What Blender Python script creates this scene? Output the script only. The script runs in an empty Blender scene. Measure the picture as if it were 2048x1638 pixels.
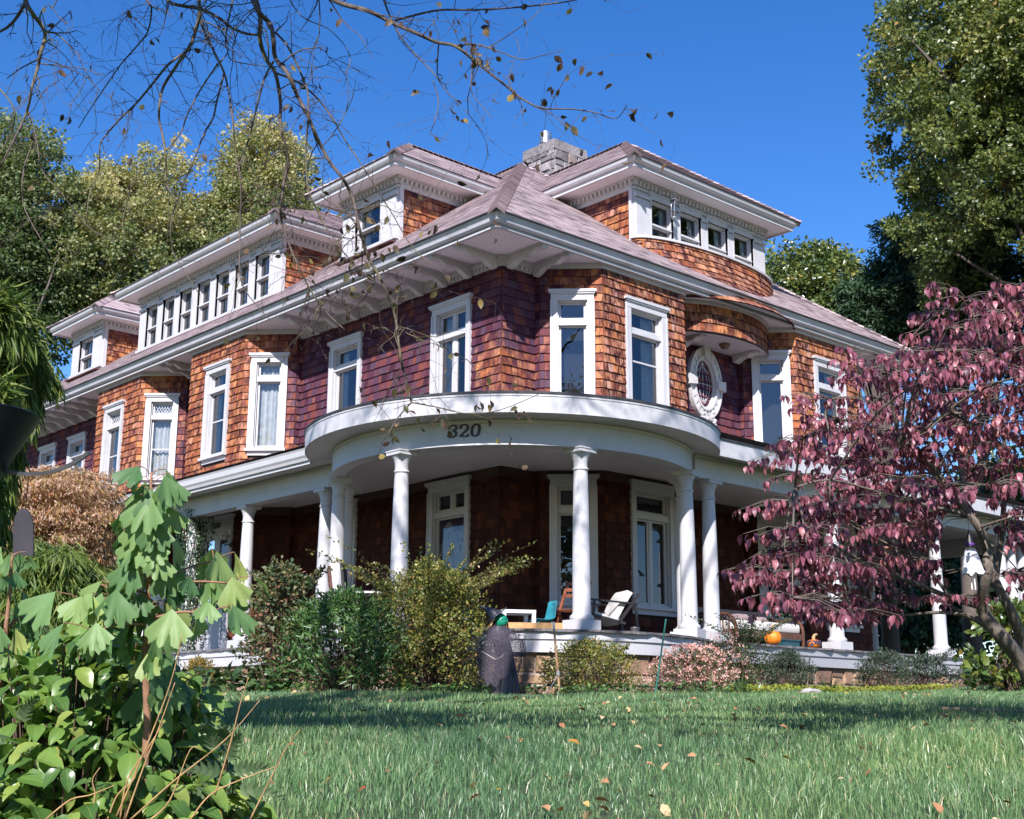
import bpy, bmesh, math, random
import numpy as np
from mathutils import Vector, Matrix
R = math.radians
random.seed(7)
rng = np.random.default_rng(11)
scene = bpy.context.scene
COL = scene.collection

# ---------------------------------------------------------------- camera
# world: origin at the house's front corner on the porch deck; +x runs along the right facade, +y along the left one
CAM = np.array([-15.119, -17.002, -1.28])
YAW, PITCH, ROLL, FPX = R(47.856), R(13.406), R(0.316), 2606.5
_fw = np.array([math.cos(YAW)*math.cos(PITCH), math.sin(YAW)*math.cos(PITCH), math.sin(PITCH)])
_r0 = np.array([math.sin(YAW), -math.cos(YAW), 0.0]); _u0 = np.cross(_r0, _fw)
_rt = math.cos(ROLL)*_r0 + math.sin(ROLL)*_u0
_up = -math.sin(ROLL)*_r0 + math.cos(ROLL)*_u0
cam_data = bpy.data.cameras.new("camera")
cam = bpy.data.objects.new("camera", cam_data); COL.objects.link(cam)
cam.matrix_world = Matrix(((_rt[0], _up[0], -_fw[0], CAM[0]), (_rt[1], _up[1], -_fw[1], CAM[1]), (_rt[2], _up[2], -_fw[2], CAM[2]), (0, 0, 0, 1)))
cam_data.sensor_width = 36; cam_data.lens = FPX/2048*36
cam_data.clip_start = 0.05; cam_data.clip_end = 2000
scene.camera = cam
FH = np.array([math.cos(YAW), math.sin(YAW)]); RH = np.array([math.sin(YAW), -math.cos(YAW)])

# ---------------------------------------------------------------- sky, sun, exposure
SUN = np.array([1.28, 1.0, -1.28]); SUN = SUN/np.linalg.norm(SUN)      # the way the light travels
world = bpy.data.worlds.new("World"); scene.world = world; world.use_nodes = True
wn = world.node_tree.nodes; wl = world.node_tree.links
bg = wn["Background"]; bg.inputs["Strength"].default_value = 0.112
sky = wn.new("ShaderNodeTexSky"); sky.sky_type = 'NISHITA'; sky.sun_disc = False
sky.sun_elevation = math.asin(-SUN[2]); sky.sun_rotation = math.atan2(-SUN[0], -SUN[1]) % (2*math.pi)
sky.air_density = 1.0; sky.dust_density = 0.15; sky.ozone_density = 3.0; sky.altitude = 200
hs = wn.new("ShaderNodeHueSaturation"); hs.inputs["Saturation"].default_value = 1.33; hs.inputs["Hue"].default_value = 0.512
wl.new(sky.outputs[0], hs.inputs["Color"]); wl.new(hs.outputs[0], bg.inputs["Color"])
sun_d = bpy.data.lights.new("sun", 'SUN'); sun_d.energy = 5.0; sun_d.angle = R(0.5); sun_d.color = (1.0, 0.945, 0.945)
sun_o = bpy.data.objects.new("sun", sun_d); COL.objects.link(sun_o)
sun_o.rotation_euler = Vector(SUN).to_track_quat('-Z', 'Y').to_euler(); sun_o.location = (-30, -30, 40)
scene.view_settings.view_transform = 'Standard'; scene.view_settings.look = 'None'
scene.view_settings.exposure = 0.85; scene.view_settings.gamma = 1.0
scene.cycles.max_bounces = 6; scene.cycles.diffuse_bounces = 3; scene.cycles.glossy_bounces = 3
scene.cycles.transmission_bounces = 4; scene.cycles.transparent_max_bounces = 8
scene.cycles.caustics_reflective = False; scene.cycles.caustics_refractive = False
scene.render.engine = 'CYCLES'; scene.cycles.use_denoising = True

# ---------------------------------------------------------------- helpers
def at(x, y, depth):
    """the point that far along the view axis behind a pixel of the 2048 x 1638 photograph"""
    return CAM + depth*(_fw + _rt*((x-1024)/FPX) - _up*((y-819)/FPX))
def ground_z(x, y):
    """height of the lawn: a bank by the camera that climbs to a nearly level bed along the porch"""
    d0 = np.asarray(x)-CAM[0]; d1 = np.asarray(y)-CAM[1]
    s = d0*FH[0]+d1*FH[1]; t = d0*RH[0]+d1*RH[1]
    z = np.interp(s, [-60, -6, 0, 3, 6, 9, 12, 15, 18, 22, 30, 60, 300], [-3.4, -3.3, -2.9, -2.3, -1.70, -1.37, -1.18, -1.07, -1.0, -0.96, -0.86, -0.6, -0.6])
    return z + np.clip(s-12, 0, 12)/12*0.028*np.clip(t, 0, 14) + 0.012*np.sin(x*1.3+y*0.7)+0.01*np.sin(y*2.1-x*0.6)

def link(name, mesh, parent=None):
    o = bpy.data.objects.new(name, mesh); COL.objects.link(o)
    if parent is not None: o.parent = parent
    return o
def tag(o, label=None, cat=None, group=None, kind=None):
    if label: o["label"] = label
    if cat: o["category"] = cat
    if group: o["group"] = group
    if kind: o["kind"] = kind
    return o
def thing(name, label, cat, loc=(0, 0, 0), group=None, rz=0.0):
    o = bpy.data.objects.new(name, None); COL.objects.link(o)
    o.location = loc; o.rotation_euler = (0, 0, rz); o.empty_display_size = 0.1
    return tag(o, label, cat, group)

class Fr:
    """a frame on a wall: a runs along it (to the right as seen from outside), z up, d out of it"""
    def __init__(s, o, t, z0=0.0):
        s.o = np.array([o[0], o[1]], float); t = np.array(t[:2], float); s.t = t/np.hypot(*t)
        s.n = np.array([s.t[1], -s.t[0]]); s.z0 = z0
    def __call__(s, a, z, d=0.0):
        p = s.o+s.t*a+s.n*d
        return (p[0], p[1], z+s.z0)

class MB:
    def __init__(s): s.v = []; s.f = []; s.m = []; s.r = []; s.w = []; s.uv = []; s.hasuv = False
    def face(s, pts, m=0, r=0.5, w=0.0, uv=None):
        i = len(s.v); s.v.extend([tuple(map(float, p)) for p in pts]); s.f.append(tuple(range(i, i+len(pts))))
        s.m.append(m); s.r.append(r); s.w.append(w)
        if uv is not None: s.hasuv = True
        s.uv.append(uv if uv is not None else [(0, 0)]*len(pts))
    def poly(s, verts, faces, m=0, r=0.5, w=0.0):
        i = len(s.v); s.v.extend([tuple(map(float, p)) for p in verts])
        for f in faces:
            s.f.append(tuple(i+k for k in f)); s.m.append(m); s.r.append(r); s.w.append(w); s.uv.append([(0, 0)]*len(f))
    def hexa(s, P, m=0, r=0.5, w=0.0):
        s.poly(P, [(0, 3, 2, 1), (4, 5, 6, 7), (0, 1, 5, 4), (1, 2, 6, 5), (2, 3, 7, 6), (3, 0, 4, 7)], m, r, w)
    def box(s, fr, a0, a1, z0, z1, d0, d1, m=0, r=0.5, w=0.0):
        s.hexa([fr(a0, z0, d0), fr(a0, z0, d1), fr(a1, z0, d1), fr(a1, z0, d0), fr(a0, z1, d0), fr(a0, z1, d1), fr(a1, z1, d1), fr(a1, z1, d0)], m, r, w)
    def bar(s, p, q, wd, ht=None, up=(0, 0, 1), m=0, r=0.5):
        p = np.array(p, float); q = np.array(q, float); ht = ht or wd
        d = q-p; d /= np.linalg.norm(d); up = np.array(up, float)
        x = np.cross(d, up)
        if np.linalg.norm(x) < 1e-4: x = np.cross(d, (1, 0, 0.0))
        x /= np.linalg.norm(x); y = np.cross(x, d); x = x*wd/2; y = y*ht/2
        s.hexa([p-x-y, p+x-y, p+x+y, p-x+y, q-x-y, q+x-y, q+x+y, q-x+y], m, r)
    def prism(s, pts2, place, d0, d1, m=0, r=0.5):
        """pts2: outline (a, z); place(a, z, d)"""
        n = len(pts2)
        V = [place(a, z, d0) for a, z in pts2]+[place(a, z, d1) for a, z in pts2]
        s.poly(V, [tuple(range(n)), tuple(range(2*n-1, n-1, -1))]+[(i, i+n, (i+1) % n+n, (i+1) % n) for i in range(n)], m, r)
    def lathe(s, c, prof, n=24, m=0, r=0.5, axis=None, sx=1.0, sy=1.0, ph=0.0):
        V = []
        for rr, z in prof:
            for k in range(n):
                a = 2*math.pi*k/n+ph; V.append((c[0]+rr*sx*math.cos(a), c[1]+rr*sy*math.sin(a), c[2]+z))
        F = []
        for j in range(len(prof)-1):
            for k in range(n):
                F.append((j*n+k, j*n+(k+1) % n, (j+1)*n+(k+1) % n, (j+1)*n+k))
        if prof[0][0] > 1e-6: F.append(tuple(range(n-1, -1, -1)))
        if prof[-1][0] > 1e-6: F.append(tuple(range((len(prof)-1)*n, len(prof)*n)))
        s.poly(V, F, m, r)
    def tube(s, pts, rad, n=6, m=0, r=0.5, cap=True):
        pts = [np.array(p, float) for p in pts]
        if np.isscalar(rad): rad = [rad]*len(pts)
        V = []; x = None
        for i, p in enumerate(pts):
            d = pts[min(i+1, len(pts)-1)]-pts[max(i-1, 0)]; d /= (np.linalg.norm(d)+1e-9)
            if x is None:
                x = np.cross(d, (0.3, 0.2, 1.0)); 
            x = x-d*(x@d); x /= (np.linalg.norm(x)+1e-9); y = np.cross(d, x)
            for k in range(n):
                a = 2*math.pi*k/n; V.append(p+rad[i]*(x*math.cos(a)+y*math.sin(a)))
        F = []
        for j in range(len(pts)-1):
            for k in range(n): F.append((j*n+k, j*n+(k+1) % n, (j+1)*n+(k+1) % n, (j+1)*n+k))
        if cap: F.append(tuple(range(n-1, -1, -1))); F.append(tuple(range((len(pts)-1)*n, len(pts)*n)))
        s.poly(V, F, m, r)
    def build(s, name, mats, parent=None, smooth=False, world_to=None):
        me = bpy.data.meshes.new(name); me.from_pydata(s.v, [], s.f); 
        if not isinstance(mats, (list, tuple)): mats = [mats]
        for k in mats: me.materials.append(k)
        me.polygons.foreach_set("material_index", s.m)
        a = me.attributes.new("rnd", 'FLOAT', 'FACE'); a.data.foreach_set("value", s.r)
        if any(s.w): a = me.attributes.new("wea", 'FLOAT', 'FACE'); a.data.foreach_set("value", s.w)
        if s.hasuv:
            u = me.uv_layers.new(name="UVMap"); u.data.foreach_set("uv", [c for f in s.uv for p in f for c in p])
        if smooth is True: me.polygons.foreach_set("use_smooth", [True]*len(s.f))
        me.update()
        if smooth == 'auto': me.polygons.foreach_set("use_smooth", [True]*len(s.f)); me.set_sharp_from_angle(angle=R(38))
        o = link(name, me, parent)
        if parent is not None:      # the vertices are world coordinates: take the thing's own place out of them
            pm = Matrix.Translation(parent.location) @ parent.rotation_euler.to_matrix().to_4x4()
            q = parent.parent
            while q is not None: pm = (Matrix.Translation(q.location) @ q.rotation_euler.to_matrix().to_4x4()) @ pm; q = q.parent
            if pm != Matrix.Identity(4): me.transform(pm.inverted()); me.update()
        return o
def np_mesh(name, V, F, mats, parent=None, rnd=None, uv=None, smooth=False, mi=None):
    """big meshes from arrays: V (n,3), F (m,k)"""
    V = np.asarray(V, np.float32)
    if parent is not None: V = V-np.array(parent.location, np.float32)
    F = np.asarray(F, np.int32); m, k = F.shape
    me = bpy.data.meshes.new(name); me.vertices.add(len(V)); me.vertices.foreach_set("co", V.ravel())
    me.loops.add(m*k); me.loops.foreach_set("vertex_index", F.ravel())
    me.polygons.add(m); me.polygons.foreach_set("loop_start", np.arange(0, m*k, k, dtype=np.int32))
    if not isinstance(mats, (list, tuple)): mats = [mats]
    for q in mats: me.materials.append(q)
    if mi is not None: me.polygons.foreach_set("material_index", np.asarray(mi, np.int32))
    if rnd is not None: a = me.attributes.new("rnd", 'FLOAT', 'FACE'); a.data.foreach_set("value", np.asarray(rnd, np.float32))
    if uv is not None: u = me.uv_layers.new(name="UVMap"); u.data.foreach_set("uv", np.asarray(uv, np.float32).ravel())
    if smooth: me.polygons.foreach_set("use_smooth", np.ones(m, bool))
    me.update(calc_edges=True); me.validate()
    return link(name, me, parent)
def sweep(mb, prof, path, closed=False, m=0, r=0.5, cap=True):
    """prof: closed outline (d, z); path: plan points (x, y); d points to the right of travel, corners mitred"""
    P = [np.array(p, float) for p in path]; n = len(P); S = []
    for i in range(n):
        e0 = P[i]-P[i-1] if (i > 0 or closed) else P[1]-P[0]
        e1 = P[(i+1) % n]-P[i] if (i < n-1 or closed) else e0
        n0 = np.array([e0[1], -e0[0]])/np.hypot(*e0); n1 = np.array([e1[1], -e1[0]])/np.hypot(*e1)
        b = n0+n1; b = b/max(b@n0, 0.3) if np.hypot(*b) > 1e-6 else n0
        S.append([(P[i][0]+b[0]*d, P[i][1]+b[1]*d, z) for d, z in prof])
    k = len(prof); V = [q for s_ in S for q in s_]; F = []
    for i in range(n if closed else n-1):
        j = (i+1) % n
        for q in range(k): F.append((i*k+q, j*k+q, j*k+(q+1) % k, i*k+(q+1) % k))
    if cap and not closed: F.append(tuple(range(k-1, -1, -1))); F.append(tuple((n-1)*k+q for q in range(k)))
    mb.poly(V, F, m, r)
def rect(d0, d1, z0, z1): return [(d0, z0), (d1, z0), (d1, z1), (d0, z1)]

# ---------------------------------------------------------------- materials
def newmat(name):
    m = bpy.data.materials.new(name); m.use_nodes = True
    nt = m.node_tree; b = nt.nodes["Principled BSDF"]
    return m, nt.nodes, nt.links, b
def ramp(N, stops):
    r = N.new("ShaderNodeValToRGB"); e = r.color_ramp.elements
    while len(e) < len(stops): e.new(0.5)
    for k, (p, c) in enumerate(stops): e[k].position = p; e[k].color = (*c, 1)
    return r
def attr(N, name):
    a = N.new("ShaderNodeAttribute"); a.attribute_name = name; return a
def noise(N, L, scale, detail=4, vec=None, rough=0.55):
    n = N.new("ShaderNodeTexNoise"); n.inputs["Scale"].default_value = scale; n.inputs["Detail"].default_value = detail; n.inputs["Roughness"].default_value = rough
    if vec is not None: L.new(vec, n.inputs["Vector"])
    else:
        g = N.new("ShaderNodeNewGeometry"); L.new(g.outputs["Position"], n.inputs["Vector"])
    return n
def mix(N, L, f, a, b, kind='MIX'):
    m = N.new("ShaderNodeMix"); m.data_type = 'RGBA'; m.blend_type = kind
    for s, v in ((0, f), (6, a), (7, b)):
        if hasattr(v, "is_linked"): L.new(v, m.inputs[s])
        elif s == 0: m.inputs[0].default_value = v
        else: m.inputs[s].default_value = (*v, 1)
    return m.outputs[2]
def bump(N, L, h, b, strength=0.3, dist=0.02):
    u = N.new("ShaderNodeBump"); u.inputs["Strength"].default_value = strength; u.inputs["Distance"].default_value = dist
    L.new(h, u.inputs["Height"]); L.new(u.outputs[0], b.inputs["Normal"])
def simple(name, col, rough=0.6, var=0.25, scale=6.0, metal=0.0, bmp=0.0, bscale=None, spec=0.5):
    """a plain painted or natural surface whose colour wanders a little"""
    m, N, L, b = newmat(name)
    n = noise(N, L, scale, 5)
    lo = tuple(c*(1-var) for c in col); hi = tuple(min(1, c*(1+var*0.6)) for c in col)
    r = ramp(N, [(0.3, lo), (0.7, hi)]); L.new(n.outputs["Fac"], r.inputs[0]); L.new(r.outputs[0], b.inputs["Base Color"])
    b.inputs["Roughness"].default_value = rough; b.inputs["Metallic"].default_value = metal; b.inputs["Specular IOR Level"].default_value = spec
    if bmp: n2 = noise(N, L, bscale or scale*6, 4); bump(N, L, n2.outputs["Fac"], b, bmp, 0.01)
    return m
def leafmat(name, stops, trans=0.35, rough=0.45, spec=0.4, rim=None, tscale=1.6, hue=None):
    """leaves: colour by leaf, light passes through; rim = (colour, width) for a coloured margin on leaves with a UV"""
    m, N, L, b = newmat(name)
    r = ramp(N, stops); a = attr(N, "rnd"); L.new(a.outputs["Fac"], r.inputs[0]); c = r.outputs[0]
    if rim:
        uvn = N.new("ShaderNodeUVMap"); sp = N.new("ShaderNodeSeparateXYZ"); L.new(uvn.outputs[0], sp.inputs[0])
        rr = ramp(N, [(0.0, (0, 0, 0)), (0.76, (0, 0, 0)), (1.0, (1, 1, 1))]); L.new(sp.outputs[0], rr.inputs[0])
        n = noise(N, L, 22, 3); mm = N.new("ShaderNodeMath"); mm.operation = 'MULTIPLY'
        r2 = ramp(N, [(0.56, (0, 0, 0)), (0.72, (.9, .9, .9))]); L.new(n.outputs["Fac"], r2.inputs[0])
        L.new(rr.outputs[0], mm.inputs[0]); L.new(r2.outputs[0], mm.inputs[1])
        c = mix(N, L, mm.outputs[0], c, rim)
        rv = ramp(N, [(0.0, (1, 1, 1)), (0.07, (0, 0, 0)), (1.0, (0, 0, 0))]); L.new(sp.outputs[0], rv.inputs[0])
        mv = N.new("ShaderNodeMath"); mv.operation = 'MULTIPLY'; mv.inputs[1].default_value = 0.45; L.new(rv.outputs[0], mv.inputs[0])
        c = mix(N, L, mv.outputs[0], c, (0.30, 0.36, 0.12))
    L.new(c, b.inputs["Base Color"]); b.inputs["Roughness"].default_value = rough; b.inputs["Specular IOR Level"].default_value = spec
    t = N.new("ShaderNodeBsdfTranslucent"); g = N.new("ShaderNodeMix"); g.data_type = 'RGBA'; g.blend_type = 'MULTIPLY'
    g.inputs[0].default_value = 1.0; L.new(c, g.inputs[6]); g.inputs[7].default_value = (tscale*1.05, tscale, tscale*0.55, 1); L.new(g.outputs[2], t.inputs["Color"])
    ms = N.new("ShaderNodeMixShader"); ms.inputs[0].default_value = trans
    L.new(b.outputs[0], ms.inputs[1]); L.new(t.outputs[0], ms.inputs[2]); L.new(ms.outputs[0], N["Material Output"].inputs[0])
    return m

def mk_shingle(name="cedar_shingle", stain=None):
    m, N, L, b = newmat(name)
    rn = attr(N, "rnd"); we = attr(N, "wea"); uv = N.new("ShaderNodeUVMap")
    cp = ramp(N, [(0.0, (0.050, 0.017, 0.030)), (0.3, (0.090, 0.030, 0.050)), (0.55, (0.085, 0.050, 0.080)), (0.78, (0.130, 0.042, 0.052)), (1.0, (0.180, 0.055, 0.042))])
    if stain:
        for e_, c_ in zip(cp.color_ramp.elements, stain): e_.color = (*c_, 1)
    co = ramp(N, [(0.0, (0.25, 0.075, 0.040)), (0.3, (0.40, 0.135, 0.055)), (0.6, (0.52, 0.215, 0.085)), (0.85, (0.46, 0.20, 0.12)), (1.0, (0.30, 0.10, 0.075))])
    ck = ramp(N, [(0.0, (0.36, 0.20, 0.15)), (0.5, (0.50, 0.31, 0.24)), (1.0, (0.42, 0.235, 0.20))])
    for r_ in (cp, co, ck): L.new(rn.outputs["Fac"], r_.inputs[0])
    # grain and weather streaks run down each shingle
    mp = N.new("ShaderNodeMapping"); mp.inputs["Scale"].default_value = (48, 3.5, 1); L.new(uv.outputs[0], mp.inputs["Vector"])
    st = noise(N, L, 1.0, 4, mp.outputs[0], 0.6)
    mp2 = N.new("ShaderNodeMapping"); mp2.inputs["Scale"].default_value = (6, 4.2, 1); L.new(uv.outputs[0], mp2.inputs["Vector"])
    pt = noise(N, L, 1.0, 3, mp2.outputs[0], 0.5)
    # how weathered: the wall's exposure broken up by patches
    ad = N.new("ShaderNodeMath"); ad.operation = 'MULTIPLY_ADD'; L.new(pt.outputs["Fac"], ad.inputs[0]); ad.inputs[1].default_value = 1.3; ad.inputs[2].default_value = -0.65
    su = N.new("ShaderNodeMath"); su.operation = 'ADD'; L.new(ad.outputs[0], su.inputs[0]); L.new(we.outputs["Fac"], su.inputs[1])
    cl = N.new("ShaderNodeMapRange"); cl.inputs[1].default_value = 0.25; cl.inputs[2].default_value = 0.75; L.new(su.outputs[0], cl.inputs[0])
    c = mix(N, L, cl.outputs[0], cp.outputs[0], co.outputs[0])
    cl2 = N.new("ShaderNodeMapRange"); cl2.inputs[1].default_value = 1.2; cl2.inputs[2].default_value = 1.9; L.new(su.outputs[0], cl2.inputs[0])
    c = mix(N, L, cl2.outputs[0], c, ck.outputs[0])
    # dark weather stains, only where weathered
    s2 = ramp(N, [(0.42, (0, 0, 0)), (0.62, (1, 1, 1))]); 
    av = N.new("ShaderNodeMath"); av.operation = 'ADD'; L.new(st.outputs["Fac"], av.inputs[0])
    h = N.new("ShaderNodeMath"); h.operation = 'MULTIPLY_ADD'; L.new(pt.outputs["Fac"], h.inputs[0]); h.inputs[1].default_value = -0.9; h.inputs[2].default_value = 0.45; L.new(h.outputs[0], av.inputs[1])
    L.new(av.outputs[0], s2.inputs[0])
    wm = N.new("ShaderNodeMath"); wm.operation = 'MULTIPLY'; wm.use_clamp = True; L.new(s2.outputs[0], wm.inputs[0])
    w7 = N.new("ShaderNodeMath"); w7.operation = 'MULTIPLY'; w7.inputs[1].default_value = 0.95; L.new(we.outputs["Fac"], w7.inputs[0]); L.new(w7.outputs[0], wm.inputs[1])
    c = mix(N, L, wm.outputs[0], c, (0.055, 0.020, 0.020))
    g = ramp(N, [(0.3, (0.72, 0.72, 0.72)), (0.7, (1.15, 1.15, 1.15))]); L.new(st.outputs["Fac"], g.inputs[0])
    c = mix(N, L, 1.0, c, g.outputs[0], 'MULTIPLY')
    L.new(c, b.inputs["Base Color"]); b.inputs["Roughness"].default_value = 0.7; b.inputs["Specular IOR Level"].default_value = 0.10
    bump(N, L, st.outputs["Fac"], b, 0.5, 0.004)
    return m
def mk_roof():
    m, N, L, b = newmat("asphalt_shingle")
    r = ramp(N, [(0.0, (0.13, 0.10, 0.112)), (0.30, (0.24, 0.185, 0.195)), (0.45, (0.34, 0.27, 0.275)), (0.75, (0.40, 0.32, 0.322)), (1.0, (0.46, 0.375, 0.37))])
    L.new(attr(N, "rnd").outputs["Fac"], r.inputs[0])
    n = noise(N, L, 140, 3); g = ramp(N, [(0.3, (0.75, 0.75, 0.75)), (0.7, (1.2, 1.2, 1.2))]); L.new(n.outputs["Fac"], g.inputs[0])
    n2 = noise(N, L, 0.7, 4); g2 = ramp(N, [(0.3, (0.82, 0.82, 0.82)), (0.7, (1.12, 1.1, 1.08))]); L.new(n2.outputs["Fac"], g2.inputs[0])
    c = mix(N, L, 1.0, r.outputs[0], g.outputs[0], 'MULTIPLY'); c = mix(N, L, 1.0, c, g2.outputs[0], 'MULTIPLY')
    L.new(c, b.inputs["Base Color"]); b.inputs["Roughness"].default_value = 0.9; b.inputs["Specular IOR Level"].default_value = 0.2
    bump(N, L, n.outputs["Fac"], b, 0.15, 0.003)
    return m
def mk_paint(name, col, lo=0.86):
    m, N, L, b = newmat(name)
    n = noise(N, L, 2.3, 6, rough=0.65); r = ramp(N, [(0.25, tuple(c*lo for c in col)), (0.5, col), (0.8, tuple(min(.9, c*1.03) for c in col))]); L.new(n.outputs["Fac"], r.inputs[0])
    gp = N.new("ShaderNodeNewGeometry"); mp = N.new("ShaderNodeMapping"); mp.inputs["Scale"].default_value = (30, 30, 2.5); L.new(gp.outputs["Position"], mp.inputs["Vector"])
    d = noise(N, L, 1.0, 5, mp.outputs[0], 0.7); rd = ramp(N, [(0.54, (0, 0, 0)), (0.76, (1, 1, 1))]); L.new(d.outputs["Fac"], rd.inputs[0])
    f = N.new("ShaderNodeMath"); f.operation = 'MULTIPLY'; f.inputs[1].default_value = 0.42; L.new(rd.outputs[0], f.inputs[0])
    c = mix(N, L, f.outputs[0], r.outputs[0], (0.36, 0.33, 0.30))
    L.new(c, b.inputs["Base Color"]); b.inputs["Roughness"].default_value = 0.5
    bump(N, L, d.outputs["Fac"], b, 0.15, 0.003)
    return m
def mk_stone(name, stops, scale=3.0):
    m, N, L, b = newmat(name)
    r = ramp(N, stops); L.new(attr(N, "rnd").outputs["Fac"], r.inputs[0])
    n = noise(N, L, 9, 6, rough=0.7); g = ramp(N, [(0.28, (0.5, 0.48, 0.48)), (0.72, (1.25, 1.22, 1.2))]); L.new(n.outputs["Fac"], g.inputs[0])
    c = mix(N, L, 1.0, r.outputs[0], g.outputs[0], 'MULTIPLY'); L.new(c, b.inputs["Base Color"])
    b.inputs["Roughness"].default_value = 0.85; n2 = noise(N, L, 26, 6, rough=0.65); bump(N, L, n2.outputs["Fac"], b, 0.9, 0.02)
    return m
def mk_glass():
    m, N, L, b = newmat("window_glass")
    tr = N.new("ShaderNodeBsdfTransparent"); tr.inputs[0].default_value = (0.86, 0.9, 0.9, 1)
    gl = N.new("ShaderNodeBsdfGlossy"); gl.inputs["Roughness"].default_value = 0.0; gl.inputs["Color"].default_value = (0.95, 0.95, 1.0, 1)
    n = noise(N, L, 2.2, 2); u = N.new("ShaderNodeBump"); u.inputs["Strength"].default_value = 0.06; u.inputs["Distance"].default_value = 0.02; L.new(n.outputs["Fac"], u.inputs["Height"]); L.new(u.outputs[0], gl.inputs["Normal"])
    fr = N.new("ShaderNodeFresnel"); fr.inputs["IOR"].default_value = 1.5
    ad = N.new("ShaderNodeMath"); ad.operation = 'MULTIPLY_ADD'; ad.inputs[1].default_value = 1.2; ad.inputs[2].default_value = 0.05; ad.use_clamp = True; L.new(fr.outputs[0], ad.inputs[0])
    ms = N.new("ShaderNodeMixShader"); L.new(ad.outputs[0], ms.inputs[0]); L.new(tr.outputs[0], ms.inputs[1]); L.new(gl.outputs[0], ms.inputs[2]); L.new(ms.outputs[0], N["Material Output"].inputs[0])
    return m
def mk_bark(name, c0, c1, moss=None):
    m, N, L, b = newmat(name)
    gp = N.new("ShaderNodeNewGeometry"); mp = N.new("ShaderNodeMapping"); mp.inputs["Scale"].default_value = (1, 1, 0.3); L.new(gp.outputs["Position"], mp.inputs["Vector"])
    n = noise(N, L, 45, 6, mp.outputs[0], 0.7); r = ramp(N, [(0.3, c0), (0.7, c1)]); L.new(n.outputs["Fac"], r.inputs[0]); c = r.outputs[0]
    if moss:
        n3 = noise(N, L, 3.5, 3); r3 = ramp(N, [(0.5, (0, 0, 0)), (0.66, (0.7, 0.7, 0.7))]); L.new(n3.outputs["Fac"], r3.inputs[0]); c = mix(N, L, r3.outputs[0], c, moss)
    L.new(c, b.inputs["Base Color"]); b.inputs["Roughness"].default_value = 0.85; bump(N, L, n.outputs["Fac"], b, 0.7, 0.01)
    return m
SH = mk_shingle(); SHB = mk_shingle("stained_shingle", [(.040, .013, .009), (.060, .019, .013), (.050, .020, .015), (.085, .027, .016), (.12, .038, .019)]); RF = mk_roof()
WH = mk_paint("white_paint", (0.49, 0.485, 0.495)); CEIL = mk_paint("ceiling_paint", (0.76, 0.71, 0.735), 0.92)
GREY = mk_paint("door_paint", (0.42, 0.42, 0.44)); CARVE = mk_paint("carved_stone_paint", (0.56, 0.54, 0.53), 0.6)
GL = mk_glass(); DARK = simple("dark_interior", (0.012, 0.012, 0.014), 0.9, 0.3, 2)
DBRN = simple("brown_frieze_paint", (0.055, 0.020, 0.015), 0.6, 0.35, 5)
BACK = simple("sheathing", (0.018, 0.008, 0.007), 0.9, 0.3, 5)
CURT = simple("net_curtain", (0.55, 0.55, 0.56), 0.9, 0.2, 9)
LEAD = simple("lead_came", (0.62, 0.64, 0.66), 0.5, 0.1, 20)
COPPER = simple("copper_flashing", (0.13, 0.055, 0.045), 0.5, 0.4, 8)
MEMB = simple("porch_roof_membrane", (0.27, 0.23, 0.245), 0.85, 0.3, 5)
TAR = simple("roof_membrane", (0.035, 0.035, 0.04), 0.7, 0.4, 5)
GALV = simple("galvanised_steel", (0.55, 0.55, 0.57), 0.35, 0.25, 9, metal=0.9)
SLATE = mk_stone("bluestone", [(0, (0.10, 0.10, 0.11)), (1, (0.20, 0.19, 0.19))])
BROWNST = mk_stone("brownstone", [(0, (0.20, 0.12, 0.085)), (0.4, (0.34, 0.215, 0.135)), (0.75, (0.42, 0.29, 0.16)), (1, (0.30, 0.26, 0.24))])
GREYST = mk_stone("chimney_stone", [(0, (0.11, 0.10, 0.105)), (0.5, (0.22, 0.21, 0.215)), (0.85, (0.34, 0.32, 0.325)), (1, (0.24, 0.16, 0.12))])
MORT = simple("mortar", (0.42, 0.36, 0.30), 0.95, 0.3, 12, bmp=0.4)
MORTG = simple("grey_mortar", (0.40, 0.39, 0.40), 0.95, 0.3, 12, bmp=0.4)
BLACK = simple("black_iron", (0.015, 0.015, 0.016), 0.45, 0.3, 9)
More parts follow.
